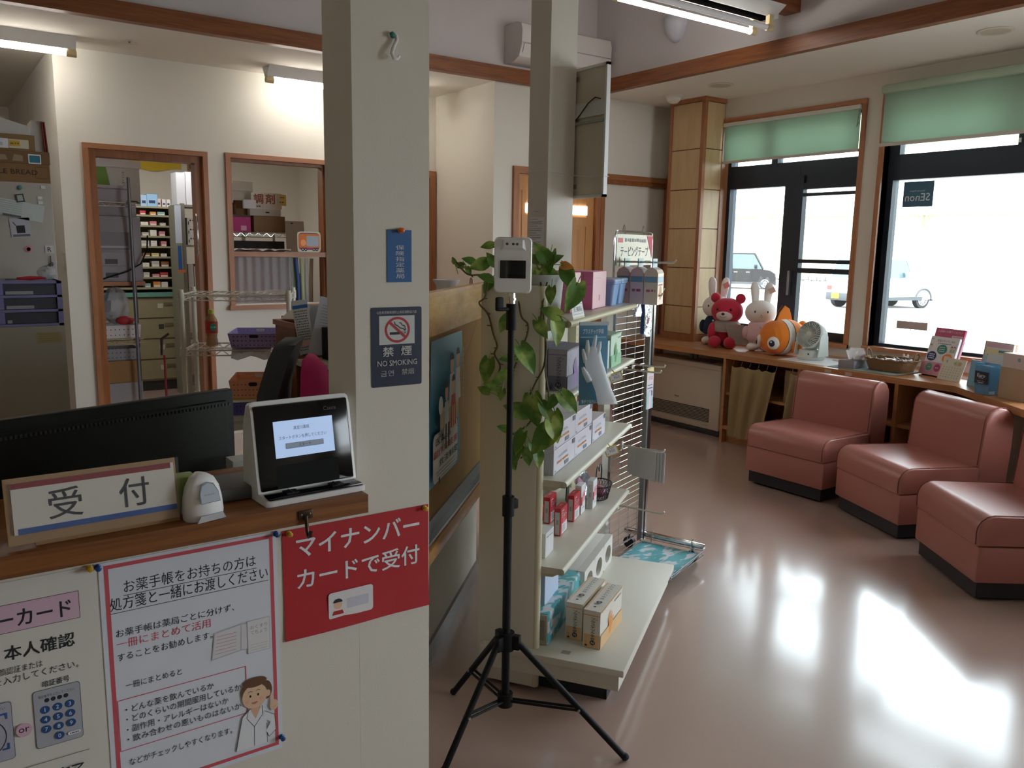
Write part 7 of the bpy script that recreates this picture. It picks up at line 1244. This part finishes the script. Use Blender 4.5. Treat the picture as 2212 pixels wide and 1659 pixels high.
def tyo(m, F, w, h):
    m.text(F, w*0.24, h*0.62, '調', 0.085, c('8a3a2a'), 0.085, bold=0.05); m.text(F, w*0.62, h*0.62, '剤', 0.085, c('8a3a2a'), 0.085, bold=0.05); m.rect(F, w*0.86, w*0.87, h*0.2, h*0.95, c('b98a5a')); m.scrib(F, w*0.02, w*0.3, h*0.14, 0.012, INK, 3)
m = MB(); m.box(PX(545), PX(612), 7.22, 7.226, PZ(451.5), PZ(419), c('c4beb2', 0.6)); F = FACE((PX(545), 7.2195, PZ(451.5)), (1, 0, 0), (0, 0, 1)); tyo(m, F, 0.27, 0.133); m.rect(F, 0.255, 0.31, 0.03, 0.125, c('d4b86a')); m.scrib(F, 0.255, 0.29, 0.10, 0.012, INK, 4); m.scrib(F, 0.25, 0.29, 0.06, 0.012, c('4a6a3a'), 5); put(m, 'dispensing_sign', 'board with two large brown characters behind the pass-through window', 'sign')
m = MB(); m.box(PX(527), PX(553), 7.19, 7.22, PZ(453), PZ(435), c('c9c9cc', 0.6)); put(m, 'slip_tray', 'small white slip tray left of the two character board', 'tray')
pbox(513, 556, 397, 416, 7.3, 0.25, 'bab4a4', 'carton', 'topmost of two white cartons by the pass-through frame'); pbox(513, 556, 416.3, 436, 7.3, 0.25, 'b2ac9c', 'carton', 'lower of two white cartons by the pass-through frame'); pbox(517, 560, 392, 470, 7.56, 0.2, '7a5a38', 'cardboard_box', 'tall brown box behind the two white cartons'); pbox(493, 512, 400, 441, 7.28, 0.2, 'b9b9b8', 'file_box', 'white file box at the left edge of the pass-through window')
MB().box(PX(493), PX(545), 7.25, 7.55, PZ(470.5), PZ(466), c('5a3424', 0.6)).box(PX(499), PX(518), 7.4, 7.55, PZ(466), PZ(441), c('2c2724', 0.7)).box(PX(518.5), PX(545), 7.3, 7.55, PZ(466), PZ(436.5), c('6d5032', 0.8)).obj('wooden_shelf', label='dark wooden shelf carrying the white cartons', cat='shelf', smooth=0)
m = MB(TR(PX(636), 7.16, 1.44, 0, radians(-6))); m.box(-0.085, 0.085, 0, 0.003, 0, 0.27, c('b4b2ae', 0.7)); m.rect(FACE((-0.085, 0, 0), (1, 0, 0), (0, 0, 1)), 0.05, 0.07, 0.245, 0.255, INK); put(m, 'paper_sheet', 'white sheet leaning behind the toy bus cut-out', 'paper')
m = MB(); m.sheet([[(2.0+0.47*j/10, 6.60+0.06*i/3, 1.447+0.022*abs(sin(j*1.3+i))) for j in range(11)] for i in range(4)], film('wrap_film', 'b9b4b0', 0.75, 0.3), thick=0.003); put(m, 'plastic_wrap', 'crumpled plastic wrap lying on the middle rail of the pass-through', 'plastic wrap', None, 60)
MB().box(2.16, 2.76, 7.216, 7.58, 1.25, 1.39, c('7a5f40', 0.85)).obj('cardboard_box', label='upper wide brown carton seen through the plastic film', cat='box'); m = MB(); m.box(2.16, 2.78, 7.215, 7.58, 0.991, 1.2495, c('7f6340', 0.85)); m.ring(FACE((2.16, 7.2145, 0.991), (1, 0, 0), (0, 0, 1)), 0.55, 0.22, 0.012, 0.018, c('5a4a34')); put(m, 'cardboard_box', 'lower wide brown carton seen through the plastic film', 'box')
m = MB(); m.sheet([[(2.0+0.50*j/24, 6.64+0.004*sin(j*1.9), 1.03+0.375*i/3) for j in range(25)] for i in range(4)], film('ribbed_film', 'b4aeb4', 0.28, 0.3), thick=0.001); put(m, 'plastic_film', 'ribbed clear plastic film covering the lower pass-through opening', 'film', None, 60)
for i, (col, lab) in enumerate((('2f5a34', 'dark green tube in the bundle by the pass-through'), ('3a5a9a', 'blue tube in the bundle by the pass-through'), ('b9c4a0', 'pale green tube in the bundle by the pass-through'), ('c4c6c8', 'white tube in the bundle by the pass-through'), ('a89a84', 'tan tube at the right of the bundle by the pass-through'))):
    m = MB(); x = 2.56+0.034*i; m.tube([(x, 6.78, 0.003), (x-0.012+0.004*i, 6.77, 1.2), (x-0.035+0.012*i, 6.77, 1.39)], 0.016, c(col, 0.5), 10); put(m, 'poster_tube', lab, 'tube', 'rolled tubes by the pass-through', 40)
T = TR(2.60, 6.545, 1.4445); t = thing('bus_cutout', 'orange and purple cardboard bus cut-out on the pass-through rail', 'cut-out', T); m = MB(T); m.rrect(FACE((0, -0.004, 0), (1, 0, 0), (0, 0, 1)), -0.10, 0.10, 0.0, 0.165, 0.03, c('d0cfb8', 0.6)); m.box(-0.095, 0.095, -0.0035, 0, 0.004, 0.16, c('cfcfb8', 0.6)); F = FACE((0, -0.0045, 0), (1, 0, 0), (0, 0, 1)); m.rrect(F, -0.09, 0.09, 0.018, 0.155, 0.028, c('6a3a7a')); m.rrect(F, -0.09, 0.09, 0.03, 0.148, 0.026, c('d2742c')); m.rrect(F, -0.022, 0.082, 0.046, 0.132, 0.012, c('1c2430', 0.25)); m.rect(F, -0.085, 0.085, 0.024, 0.036, c('a83a7a')); m.ell(F, -0.05, 0.075, 0.022, 0.026, c('e8a070'))
for x in (-0.055, -0.03, 0.04, 0.065): m.ell(F, x, 0.022, 0.013, 0.013, INK, 18); m.ell(F, x, 0.022, 0.006, 0.006, c('c9c9c4'), 12)
m.obj('card', t, 0)

# ---------------------------------------------------------------- white wire cart and desk corner
WW = pm('white_wire', 'dcd8cc', 0.45); CT = TR(1.087, 4.50, 0, radians(-24.8)); t = thing('wire_cart', 'white wire cart with three shelves in front of the doorway', 'cart', CT)
for x, y in ((0, 0), (0.54, 0), (0.54, 0.33), (0, 0.33)):
    m = MB(CT); m.cyl((x, y, 0.0), (x, y, 1.262), 0.0125, WW, 14)
    for z in (0.66, 0.945, 1.235): m.cyl((x, y, z-0.03), (x, y, z+0.012), 0.017, WW, 14)
    m.obj('post', t)
for z in (0.66, 0.945, 1.235):
    m = MB(CT)
    for y in (0, 0.33): m.cyl((0, y, z), (0.54, y, z), 0.0045, WW, 8); m.cyl((0, y, z-0.028), (0.54, y, z-0.028), 0.0035, WW, 8)
    for x in (0, 0.54): m.cyl((x, 0, z), (x, 0.33, z), 0.0045, WW, 8); m.cyl((x, 0, z-0.028), (x, 0.33, z-0.028), 0.0035, WW, 8)
    for k in range(13): x = 0.02+0.042*k; m.cyl((x, 0, z+0.003), (x, 0.33, z+0.003), 0.0018, WW, 5)
    for k in range(14):
        for y in (0, 0.33): m.cyl((0.54*k/14, y, z if k % 2 else z-0.028), (0.54*(k+1)/14, y, z-0.028 if k % 2 else z), 0.0022, WW, 5)
    for k in range(8):
        for x in (0, 0.54): m.cyl((x, 0.33*k/8, z if k % 2 else z-0.028), (x, 0.33*(k+1)/8, z-0.028 if k % 2 else z), 0.0022, WW, 5)
    m.obj('wire_shelf', t)
m = MB(CT); m.sheet([[(0.30+0.255*j/8, -0.006+0.34*i/4, 1.243+0.006*sin(j*0.9+i)) for j in range(9)] for i in range(5)], film('cling_film', 'd0cfcc', 0.5, 0.25), thick=0.002); put(m, 'plastic_cover', 'cloudy plastic cover lying over the right half of the cart top', 'plastic sheet', None, 60)
T = TR(1.258, 4.585, 0.9505); t = thing('drink_bottle', 'plastic tea bottle with a yellow cap and red label on the cart', 'bottle', T); m = MB(T); m.lathe([(0.026, 0), (0.031, 0.006), (0.031, 0.03), (0.027, 0.05), (0.031, 0.075), (0.0315, 0.13), (0.029, 0.145), (0.014, 0.172), (0.013, 0.178)], film('tea_bottle', 'b98a54', 0.6, 0.15), 22); m.obj('body', t, 50)
m = MB(T); m.lathe([(0.0322, 0.072), (0.0325, 0.135)], c('b82a26', 0.35), 24, caps=False); m.ell(FACE((0, -0.0328, 0.105), (1, 0, 0), (0, 0, 1)), 0, 0, 0.017, 0.022, c('2f8a6a')); m.text(FACE((0, -0.0332, 0.105), (1, 0, 0), (0, 0, 1)), 0, 0, '十六茶', 0.010, PAPER, 0.028, bold=0.02); m.obj('label_sleeve', t, 50); m = MB(T); m.lathe([(0.015, 0.176), (0.015, 0.196), (0.013, 0.199), (0, 0.199)], c('b4c030', 0.4), 20); m.obj('cap', t, 50)
BK = 'office tray baskets'
basket(CT @ TR(0.36, 0.13, 0.962), 0.235, 0.30, 0.075, 'a49cd8', 'tray_basket', 'light purple tray basket on the middle cart shelf', group=BK)
m = MB(CT); m.sheet([[(0.24+0.20*j/6, -0.03+0.10*i/4, 0.957-0.05*(1-i/4)**2-0.012*sin(j*1.5)*(1-i/4)) for j in range(7)] for i in range(5)], PAPER, thick=0.001); put(m, 'white_wrapper', 'crumpled white paper hanging out under the light purple basket', 'paper', None, 60)
m = MB(); m.box(1.03, 1.385, 3.86, 4.24, 0.63, 0.66, c('b9ae9a', 0.5)); 
for x, y in ((1.05, 3.88), (1.37, 3.88), (1.37, 4.22), (1.05, 4.22)): m.box(x-0.015, x+0.015, y-0.015, y+0.015, 0, 0.63, c('8a8478', 0.5))
put(m, 'side_table', 'low table carrying the magazine and orange basket behind the monitor', 'table')
basket(TR(1.315, 4.06, 0.662, radians(-24)), 0.21, 0.27, 0.085, '6a62b0', 'tray_basket', 'dark purple tray basket under the orange one', group=BK); m = MB(TR(1.31, 4.05, 0.75, radians(-18))); m.box(-0.12, 0.10, -0.15, 0.13, 0, 0.006, PAPER); m.box(-0.13, 0.0, -0.12, 0.14, 0.006, 0.012, c('c9b848', 0.6)); put(m, 'paper_stack', 'papers and yellow sheet between the orange and dark purple baskets', 'papers')
basket(TR(1.32, 4.06, 0.7635, radians(-24)), 0.20, 0.26, 0.088, 'f0a884', 'tray_basket', 'orange tray basket stacked on the dark purple one', group=BK)
m = MB(TR(1.14, 4.08, 0.661, radians(-20))); m.box(-0.10, 0.12, -0.13, 0.13, 0, 0.02, c('c9c4bc', 0.6)); F = TR(-0.10, -0.13, 0.02); m.rect(F, 0.004, 0.216, 0.004, 0.256, c('d8c030')); m.rect(F, 0.13, 0.216, 0.0, 0.256, c('cfccc8'))
for x, y, col in ((0.04, 0.05, '2a2a26'), (0.09, 0.12, 'c8505a'), (0.12, 0.03, 'e4d8c8'), (0.07, 0.20, 'd9a8b0'), (0.15, 0.18, 'c84a5a'), (0.17, 0.09, 'e0b8c0')): m.ell(F, x, y, 0.03, 0.018, c(col))
put(m, 'magazine', 'yellow magazine with coloured pictures lying beside the cart post', 'magazine')
# office chair with pink jacket
T = TR(1.14, 3.12, 0, radians(62)); t = thing('office_chair', 'dark grey office chair seen from the side behind the card reader', 'chair', T); DG = pm('chair_grey_mesh', '43464a', 0.8); DB = pm('chair_teal_edge', '1c3f50', 0.8); m = MB(T)   # local x along the back width, y = front
m.loft([[(-0.20*k, 0.0+yy, z), (0.20*k, 0.0+yy, z), (0.22*k, 0.05+yy, z), (0.20*k, 0.075+yy, z), (-0.20*k, 0.075+yy, z), (-0.22*k, 0.04+yy, z)] for z, k, yy in ((0.55, 0.9, 0.0), (0.75, 1.05, 0.03), (0.95, 1.0, 0.01), (1.08, 0.9, -0.03), (1.13, 0.7, -0.05))], DG); m.obj('backrest', t, 50)
m = MB(T); m.box(-0.23, 0.23, -0.50, -0.02, 0.44, 0.51, DB, bev=0.03); m.obj('seat', t, 50); m = MB(T); m.cyl((0, -0.25, 0.10), (0, -0.25, 0.44), 0.03, BLACK, 14); m.box(-0.03, 0.03, -0.1, 0.05, 0.44, 0.62, BLACK); m.obj('column', t)
m = MB(T)
for k in range(5): a = 2*pi*k/5; m.tube([(0, -0.25, 0.11), (0.28*cos(a), -0.25+0.28*sin(a), 0.06)], [0.025, 0.016], BLACK, 8)
sb = m.obj('star_base', t)
for k in range(5): a = 2*pi*k/5; MB(T).cyl((0.28*cos(a)-0.012, -0.25+0.28*sin(a), 0.025), (0.28*cos(a)+0.012, -0.25+0.28*sin(a), 0.025), 0.025, BLACK, 12).obj('castor', sb)
m = MB(TR(1.168, 3.086, 0, radians(62))); m.loft([[(a*k*1.0, -0.03-b*k2, z) for a, b in ((-0.19, 0), (-0.10, 0.05), (0.05, 0.07), (0.18, 0.04), (0.21, -0.0), (0.05, 0.0))] for z, k, k2 in ((0.60, 0.95, 1.3), (0.80, 1.0, 1.5), (0.95, 0.95, 1.35), (1.03, 0.8, 1.1), (1.07, 0.55, 0.6))], pm('magenta_cloth', 'c2226e', 0.9)); put(m, 'pink_jacket', 'magenta cloth draped over the front of the office chair back', 'cloth', None, 60)
# desk hutch beside the pillar
m = MB(); m.box(1.455, 2.3, 3.86, 4.14, 0, 1.10, wood('desk_brown', '6b4526', '8a5c36', (1, 6, 6), 0.4)); m.box(1.445, 2.31, 3.85, 4.15, 1.10, 1.125, CASEX); put(m, 'desk_hutch', 'brown wooden desk hutch half hidden by the front pillar', 'desk')
m = MB(); m.prism([(1.43, 3.66), (1.60, 3.50), (2.2, 3.50), (2.2, 3.84), (1.44, 3.84)], 0.93, 0.955, c('b9b2a0', 0.5)); m.prism([(1.46, 3.68), (1.62, 3.55), (2.15, 3.55), (2.15, 3.83), (1.47, 3.83)], 0.0, 0.93, c('4a3426', 0.6)); put(m, 'work_desk', 'desk with a pale top and dark side beside the pillar', 'desk')
T = TR(1.492, 3.842, 1.1, radians(-15)) @ Matrix.Rotation(radians(-8), 4, 'Y') @ TR(0, 0, -1.1); m = MB(T); m.box(-0.04, 0.035, -0.004, 0, 0.975, 1.24, film('list_sleeve', 'd6d8da', 0.9, 0.25)); F = FACE((-0.04, -0.0045, 0.965), (1, 0, 0), (0, 0, 1)); m.rect(F, 0.002, 0.073, 0.235, 0.252, c('2f6aa8'))
for q in range(16): m.scrib(F, 0.006, 0.066, 0.222-0.0125*q, 0.006, c('5a5a5e'), q)
m.rect(F, 0.006, 0.06, 0.055, 0.075, c('d8a8a4')); m.rect(F, 0.01, 0.05, 0.006, 0.014, c('2c3a5a')); put(m, 'list_sleeve', 'clear sleeve with a long printed list hanging from the desk hutch', 'document')
T = TR(1.545, 3.82, 0.955, radians(-8)) @ Matrix.Rotation(radians(14), 4, 'Y'); m = MB(T); m.box(-0.05, 0.12, -0.003, 0, 0.02, 0.30, c('cdd0da', 0.7)); F = FACE((-0.05, -0.0032, 0.02), (1, 0, 0), (0, 0, 1))
for q in range(8): m.scrib(F, 0.02, 0.13, 0.24-0.014*q, 0.004, c('8a8c96'), q)
put(m, 'paper_sheet', 'tilted white printed sheet in front of the desk hutch', 'paper'); MB(TR(1.52, 3.845, 0.955)).box(-0.02, 0.1, -0.0, 0.003, 0.01, 0.26, c('c0c2c8', 0.6)).obj('paper_sheet', label='grey sheet behind the tilted white one at the desk hutch', cat='paper')
MB().box(1.56, 1.80, 3.72, 3.79, 0.956, 1.11, BLACK).obj('black_device', label='black device box on the pale desk beside the pillar', cat='device')
m = MB(); m.sheet([[(1.46+0.30*j/8, 3.88+0.2*i/3, 1.145+0.055*sin(pi*min(1, j/5))-0.015*i/3) for j in range(9)] for i in range(4)], c('cfc4b4', 0.8), thick=0.002); m.box(1.48, 1.95, 3.88, 4.12, 1.1255, 1.143, c('b98a66', 0.7)); put(m, 'paper_tray', 'curling paper on a tan tray on top of the desk hutch', 'paper tray', None, 60)
# ---------------------------------------------------------------- ceiling fittings
LIT = pm('lit_fluorescent_tube', 'ffffff', 0.4, emit=('fff8ee', 5.0)); CAPB = pm('aged_socket', 'c9b78a', 0.5); LAMPW = pm('lamp_white_steel', 'dcdcdc', 0.4)
def batten(x0, x1, y, label):
    t = thing('ceiling_light', label, 'lamp', (x0, y, ZC), 'bare tube lights over the dispensary')
    m = MB(); m.loft([[(x, y-0.075, ZC-0.0005), (x, y+0.075, ZC-0.0005), (x, y+0.03, ZC-0.075), (x, y-0.03, ZC-0.075)] for x in (x0, x1)], LAMPW); m.obj('housing', t)
    MB().cyl((x0+0.02, y, ZC-0.098), (x1-0.02, y, ZC-0.098), 0.0155, LIT, 14).obj('tube', t)
    for x in (x0-0.005, x1-0.055): m = MB(); m.cyl((x, y, ZC-0.098), (x+0.06, y, ZC-0.098), 0.021, CAPB, 14); m.box(x+0.005, x+0.055, y-0.02, y+0.02, ZC-0.10, ZC-0.07, CAPB); m.obj('socket', t)
batten(-0.42, 0.93, 6.27, 'lit bare tube light at the left edge above the refrigerator'); batten(2.19, 3.50, 6.27, 'lit bare tube light half hidden behind the front pillar')
t = thing('ceiling_light', 'twin tube light under the wooden beam, one tube lit', 'lamp', (3.9, 3.66, 3.06))
m = MB(); m.box(3.30, 4.62, 3.605, 3.715, 2.985, 3.0595, LAMPW, bev=0.006); m.loft([[(x, 3.52, 3.045), (x, 3.80, 3.045), (x, 3.715, 2.985), (x, 3.605, 2.985)] for x in (3.30, 4.58)], LAMPW); m.obj('housing', t)
MB().cyl((3.34, 3.73, 2.915), (4.50, 3.73, 2.915), 0.0160, LIT, 16).obj('tube', t); MB().cyl((3.34, 3.60, 2.915), (4.52, 3.60, 2.915), 0.0160, pm('unlit_tube', 'e4e4e8', 0.6), 16).obj('tube', t)
for y, z in ((3.73, 2.915), (3.60, 2.915)):
    for x in (3.29, 4.50): m = MB(); m.cyl((x, y, z), (x+0.05, y, z), 0.021, CAPB, 14); m.box(x+0.005, x+0.045, y-0.015, y+0.015, z, 2.99, CAPB); m.obj('socket', t)
# air conditioner
ACW = pm('air_con_white', 'd9d6d4', 0.4); t = thing('air_conditioner', 'white wall air conditioner above the wooden trim, behind the post', 'air conditioner', (4.33, 5.6, 2.93)); m = MB()
prof = [(5.629, 2.935), (5.629, 3.215), (5.46, 3.222), (5.405, 3.20), (5.39, 3.15), (5.395, 3.045), (5.43, 2.965), (5.50, 2.935)]
m.loft([[(x, y, z) for y, z in prof] for x in (3.88, 4.79)], ACW); m.obj('body', t, 30); m = MB(); m.loft([[(x, 5.392, 3.05), (x, 5.43, 2.966), (x, 5.436, 2.970), (x, 5.40, 3.052)] for x in (3.905, 4.77)], c('2c2c2e', 0.6)); m.loft([[(x, 5.384, 3.052), (x, 5.408, 2.99), (x, 5.412, 2.993), (x, 5.39, 3.055)] for x in (3.90, 4.775)], ACW); m.obj('louver', t)
m = MB(); m.box(3.885, 4.785, 5.3885, 5.3895, 3.058, 3.062, c('8a8886', 0.5)); m.obj('panel_seam', t)
# wall lamp, downlights, detectors
m = MB(TR(4.829, 4.70, 3.16)); m.loft([[(-r*max(0, sin(pi*k/12)), r*cos(pi*k/12), z) for k in range(13)] for z, r in ((0.092, 0.098), (0.085, 0.105), (0.03, 0.10), (-0.03, 0.08), (-0.07, 0.05), (-0.092, 0.012))], pm('lamp_shade_white', 'c9cbd8', 0.4)); put(m, 'wall_lamp', 'white shell shaped lamp on the raised wall, unlit', 'lamp', None, 60)
for x, y, lab in ((5.25, 4.61, 'round recessed downlight over the wooden column side'), (5.215, 2.53, 'round recessed downlight above the right window')):
    t = thing('downlight', lab, 'lamp', (x, y, ZC), 'recessed downlights'); m = MB(TR(x, y, ZC)); m.lathe([(0.098, 0.0), (0.10, -0.004), (0.09, -0.009), (0.078, -0.006), (0.078, -0.001)], c('d6d0c2', 0.5), 32, caps=False); m.obj('ring', t, 50); MB(TR(x, y, ZC)).cyl((0, 0, -0.001), (0, 0, -0.006), 0.0775, pm('downlight_disc', 'c4bca8', 0.8) if 'downlight_disc' not in MATS else MATS['downlight_disc'], 28).obj('diffuser', t)
m = MB(TR(5.31, 5.17, ZC)); m.lathe([(0.085, -0.0), (0.085, -0.012), (0.06, -0.022), (0.055, -0.04), (0.035, -0.06), (0.0, -0.066)], c('dcd8ce', 0.45), 28); put(m, 'smoke_detector', 'white domed detector on the ceiling beside the wooden column', 'detector', None, 50)
m = MB(TR(1.245, 6.12, ZC)); m.lathe([(0.042, 0.0), (0.042, -0.006), (0.03, -0.012), (0.0, -0.013)], c('cfc8ba', 0.5), 20); m.sph(-0.02, -0.03, -0.012, 0.007, 0.007, 0.005, c('4a4a48', 0.4), 8); put(m, 'ceiling_sensor', 'small ceiling sensor between the two bare tube lights', 'sensor', None, 50)

# ---------------------------------------------------------------- outside: building, curb, cars, hill
FT = TR(44.5, 27.0, -0.3, radians(105)); CRM = pm('cream_cladding', 'c4b894', 0.8); t = thing('warehouse', 'long cream corrugated building with a white upper band across the parking lot', 'building', FT)
m = MB(FT)      # local x along the front, -y away (front faces +y side = towards us)
xs = []
for k in range(261):
    x = -30+60*k/260; xs.append((x, 0.06 if k % 2 else 0.0))
m.sheet([[(x, y, z) for x, y in xs] for z in (0.3, 4.0)], CRM); m.obj('cladding', t, 0)
m = MB(FT); m.box(-30.2, 30.2, -0.4, 0.55, 4.0, 7.6, c('f2f0ea', 0.7)); m.obj('upper_band', t); m = MB(FT); m.box(-30, 30, -0.2, 0.12, 0.0, 0.32, c('b4b0a8', 0.8)); m.box(-30, 30, -0.3, -0.15, 0.3, 4.0, CRM); m.obj('foundation', t)
for x in (-2.6, -2.35): MB(FT).cyl((x, 0.2, 0.1), (x, 0.2, 4.0), 0.07, c('a8b4bc', 0.5), 12).obj('downpipe', t)
m = MB(FT); m.box(-13.5, -9.5, 0.05, 0.12, 0.32, 3.0, c('d9d6cc', 0.6)); m.obj('shutter_door', t)
m = MB(TR(42.8, 27.0, -0.3, radians(105))); m.box(-26, 26, 0, 0.35, 0, 0.22, c('a9a69c', 0.9)); put(m, 'curb', 'long low concrete curb in front of the cream building', 'curb')
m = MB(TR(43.2, 30.5, -0.3, radians(105)));
rd = random.Random(8)
for k in range(16):
    for r in range(2): m.box(-4+0.5*k+0.2*r, -3.53+0.5*k+0.2*r, rd.uniform(0, .08), 0.5, 0.26*r, 0.26*r+0.25, c(('8a8a86', '9a9890', '7c7e7a')[(k+r) % 3], 0.9), bev=0.03)
put(m, 'stone_wall', 'low grey stone wall with shrubs beyond the parking lot', 'wall')
GRN2 = pm('shrub_green', '5a7a44', 0.8, vary=0.3, vscale=8)
for i, x in enumerate((-3.0, -1.6)): m = MB(TR(43.0, 30.5, -0.3, radians(105)) @ TR(x*1.5-1.0, -1.5, 0)); m.sph(0, 0, 0.4, 0.6, 0.5, 0.45, GRN2, 18, k=10); m.v = [(a+rd.uniform(-.08, .08), b+rd.uniform(-.08, .08), d+rd.uniform(-.08, .08)) for a, b, d in m.v]; put(m, 'shrub', ['left shrub by the stone wall outside', 'right shrub by the stone wall outside'][i], 'shrub', None, 20)
m = MB(); m.sheet([[(130+25*i, -60+12*j, -0.3+min(1, i*0.8)*(34+9*sin(j*0.9)+5*sin(j*2.3))+i*6) for j in range(16)] for i in range(4)], pm('wooded_hill', '6a8060', 0.9, vary=0.35, vscale=0.35)); m.obj('hills', kind='structure')
TYRE = c('1e1e20', 0.8); ALLOY = pm('alloy_rim', 'b4b6ba', 0.3, 0.7); CG = pm('car_glass', '3a4a50', 0.08, spec=0.8)
def car(T, name, label, paint, L, Wd, zb, zw, zr, gx0, gx1, rx0, rx1, wx, trim, roof, wr=0.31, dark_arch=True, plate=True):
    """local x = forward, y = left; lower body zb..zw, glasshouse zw..zr (sill gx0..gx1, roof rx0..rx1)"""
    t = thing(name, label, 'car', T); h = Wd/2; m = MB(T)
    prof = [(-L/2+0.03, zb), (-L/2, zb+0.15), (-L/2+0.02, zw-0.15), (-L/2+0.05, zw), (gx1, zw), (L/2-0.28, zw-0.06), (L/2-0.04, zw-0.22), (L/2, zb+0.25), (L/2-0.04, zb)]
    m.loft([[(x, y, z) if k == 1 else (x*0.985, y, zb+(z-zb)*0.97+0.01) for x, z in prof] for y, k in ((-h, 0), (-h+0.05, 1), (h-0.05, 1), (h, 0))], paint); m.obj('body', t, 30)
    m = MB(T); m.loft([[(gx0, -h+0.06, zw), (gx1, -h+0.06, zw), (gx1, h-0.06, zw), (gx0, h-0.06, zw)], [(rx0, -h+0.14, zr-0.05), (rx1, -h+0.14, zr-0.05), (rx1, h-0.14, zr-0.05), (rx0, h-0.14, zr-0.05)]], CG); m.obj('windows', t)
    m = MB(T); m.box(rx0-0.03, rx1+0.03, -h+0.12, h-0.12, zr-0.07, zr, roof, bev=0.03)
    for s in (-1, 1):
        for a, b in ((gx0, rx0), (gx1, rx1), ((gx0+gx1)/2-0.15, (rx0+rx1)/2-0.05), (gx0+0.55, rx0+0.5)): m.tube([(a, s*(h-0.055), zw-0.01), (b, s*(h-0.135), zr-0.05)], 0.035, roof if a == gx0 else paint, 6)
    m.obj('roof', t, 40)
    for x in wx:
        for s in (-1, 1):
            m = MB(T); yc = s*(h-0.10); m.cyl((x, yc-0.09, wr), (x, yc+0.09, wr), wr, TYRE, 28); yo = yc+s*0.092; m.cyl((x, yo-s*0.02, wr), (x, yo, wr), wr*0.62, c('4a4c50', 0.5), 24)
            for k in range(10): a = 2*pi*k/10; m.tube([(x+0.03*cos(a), yo, wr+0.03*sin(a)), (x+wr*0.66*cos(a), yo, wr+wr*0.66*sin(a))], 0.018, ALLOY, 5)
            m.tube([(x+wr*0.66*cos(2*pi*k/24), yo, wr+wr*0.66*sin(2*pi*k/24)) for k in range(24)], 0.018, ALLOY, 5, closed=True); m.obj('wheel', t, 40)
            if dark_arch: m = MB(T); m.tube([(x+(wr+0.06)*cos(a), s*(h-0.01), wr+(wr+0.05)*sin(a)) for a in [pi*k/12 for k in range(13)]], 0.045, trim, 6); m.obj('wheel_arch', t, 50)
    for s in (-1, 1):
        m = MB(T); m.box(-L/2+0.5, L/2-0.6, s*h-0.02, s*h+0.015, zb-0.02, zb+0.10, trim); m.obj('side_sill', t); m = MB(T); m.box(gx1-0.42, gx1-0.28, s*h if s > 0 else -h-0.17, h+0.17 if s > 0 else -h, zw+0.05, zw+0.22, paint, bev=0.03); m.obj('door_mirror', t)
        for x in (-0.35, 0.25): m = MB(T); m.box(x, x+0.17, s*h-0.02, s*h+0.02, zw-0.18, zw-0.14, ALLOY); m.obj('door_handle', t)
        m = MB(T); m.box(-L/2-0.005, -L/2+0.05, s*(h-0.16)-0.11, s*(h-0.16)+0.11, zb+0.30, zb+0.44, c('a83a34', 0.3)); m.obj('tail_lamp', t); m = MB(T); m.box(L/2-0.10, L/2-0.015, s*(h-0.22)-0.12, s*(h-0.22)+0.12, zw-0.36, zw-0.20, c('d8dce0', 0.2)); m.obj('head_lamp', t)
    m = MB(T); m.box(-L/2-0.03, -L/2+0.06, -h+0.03, h-0.03, zb-0.05, zb+0.22, trim, bev=0.04); rb = m.obj('rear_bumper', t); m = MB(T); m.box(L/2-0.08, L/2+0.02, -h+0.03, h-0.03, zb-0.05, zb+0.2, trim, bev=0.04); m.obj('front_bumper', t)
    if plate: m = MB(T); m.box(-L/2-0.045, -L/2-0.03, -0.165+0.25, 0.165+0.25, zb+0.02, zb+0.19, c('e4b820', 0.5)); m.obj('number_plate', rb)
    return t
WHC = pm('white_car_paint', 'e8e8e6', 0.25, coat=0.6); BKC = pm('black_car_paint', '121013', 0.35); DKT = c('3a3c40', 0.6)
car(TR(27.07, 16.10, -0.3, radians(-12)), 'compact_suv', 'white boxy small car with a yellow number plate, parked outside', WHC, 3.5, 1.48, 0.30, 1.02, 1.70, -1.62, 0.75, -1.45, 0.45, (-1.22, 1.22), DKT, WHC)
car(TR(34.26, 28.02, -0.3, radians(-53)), 'minivan', 'black small van parked outside beyond the left window pane', BKC, 3.4, 1.48, 0.25, 1.0, 1.79, -1.62, 1.05, -1.55, 0.62, (-1.18, 1.18), DKT, BKC, 0.29, False, False)
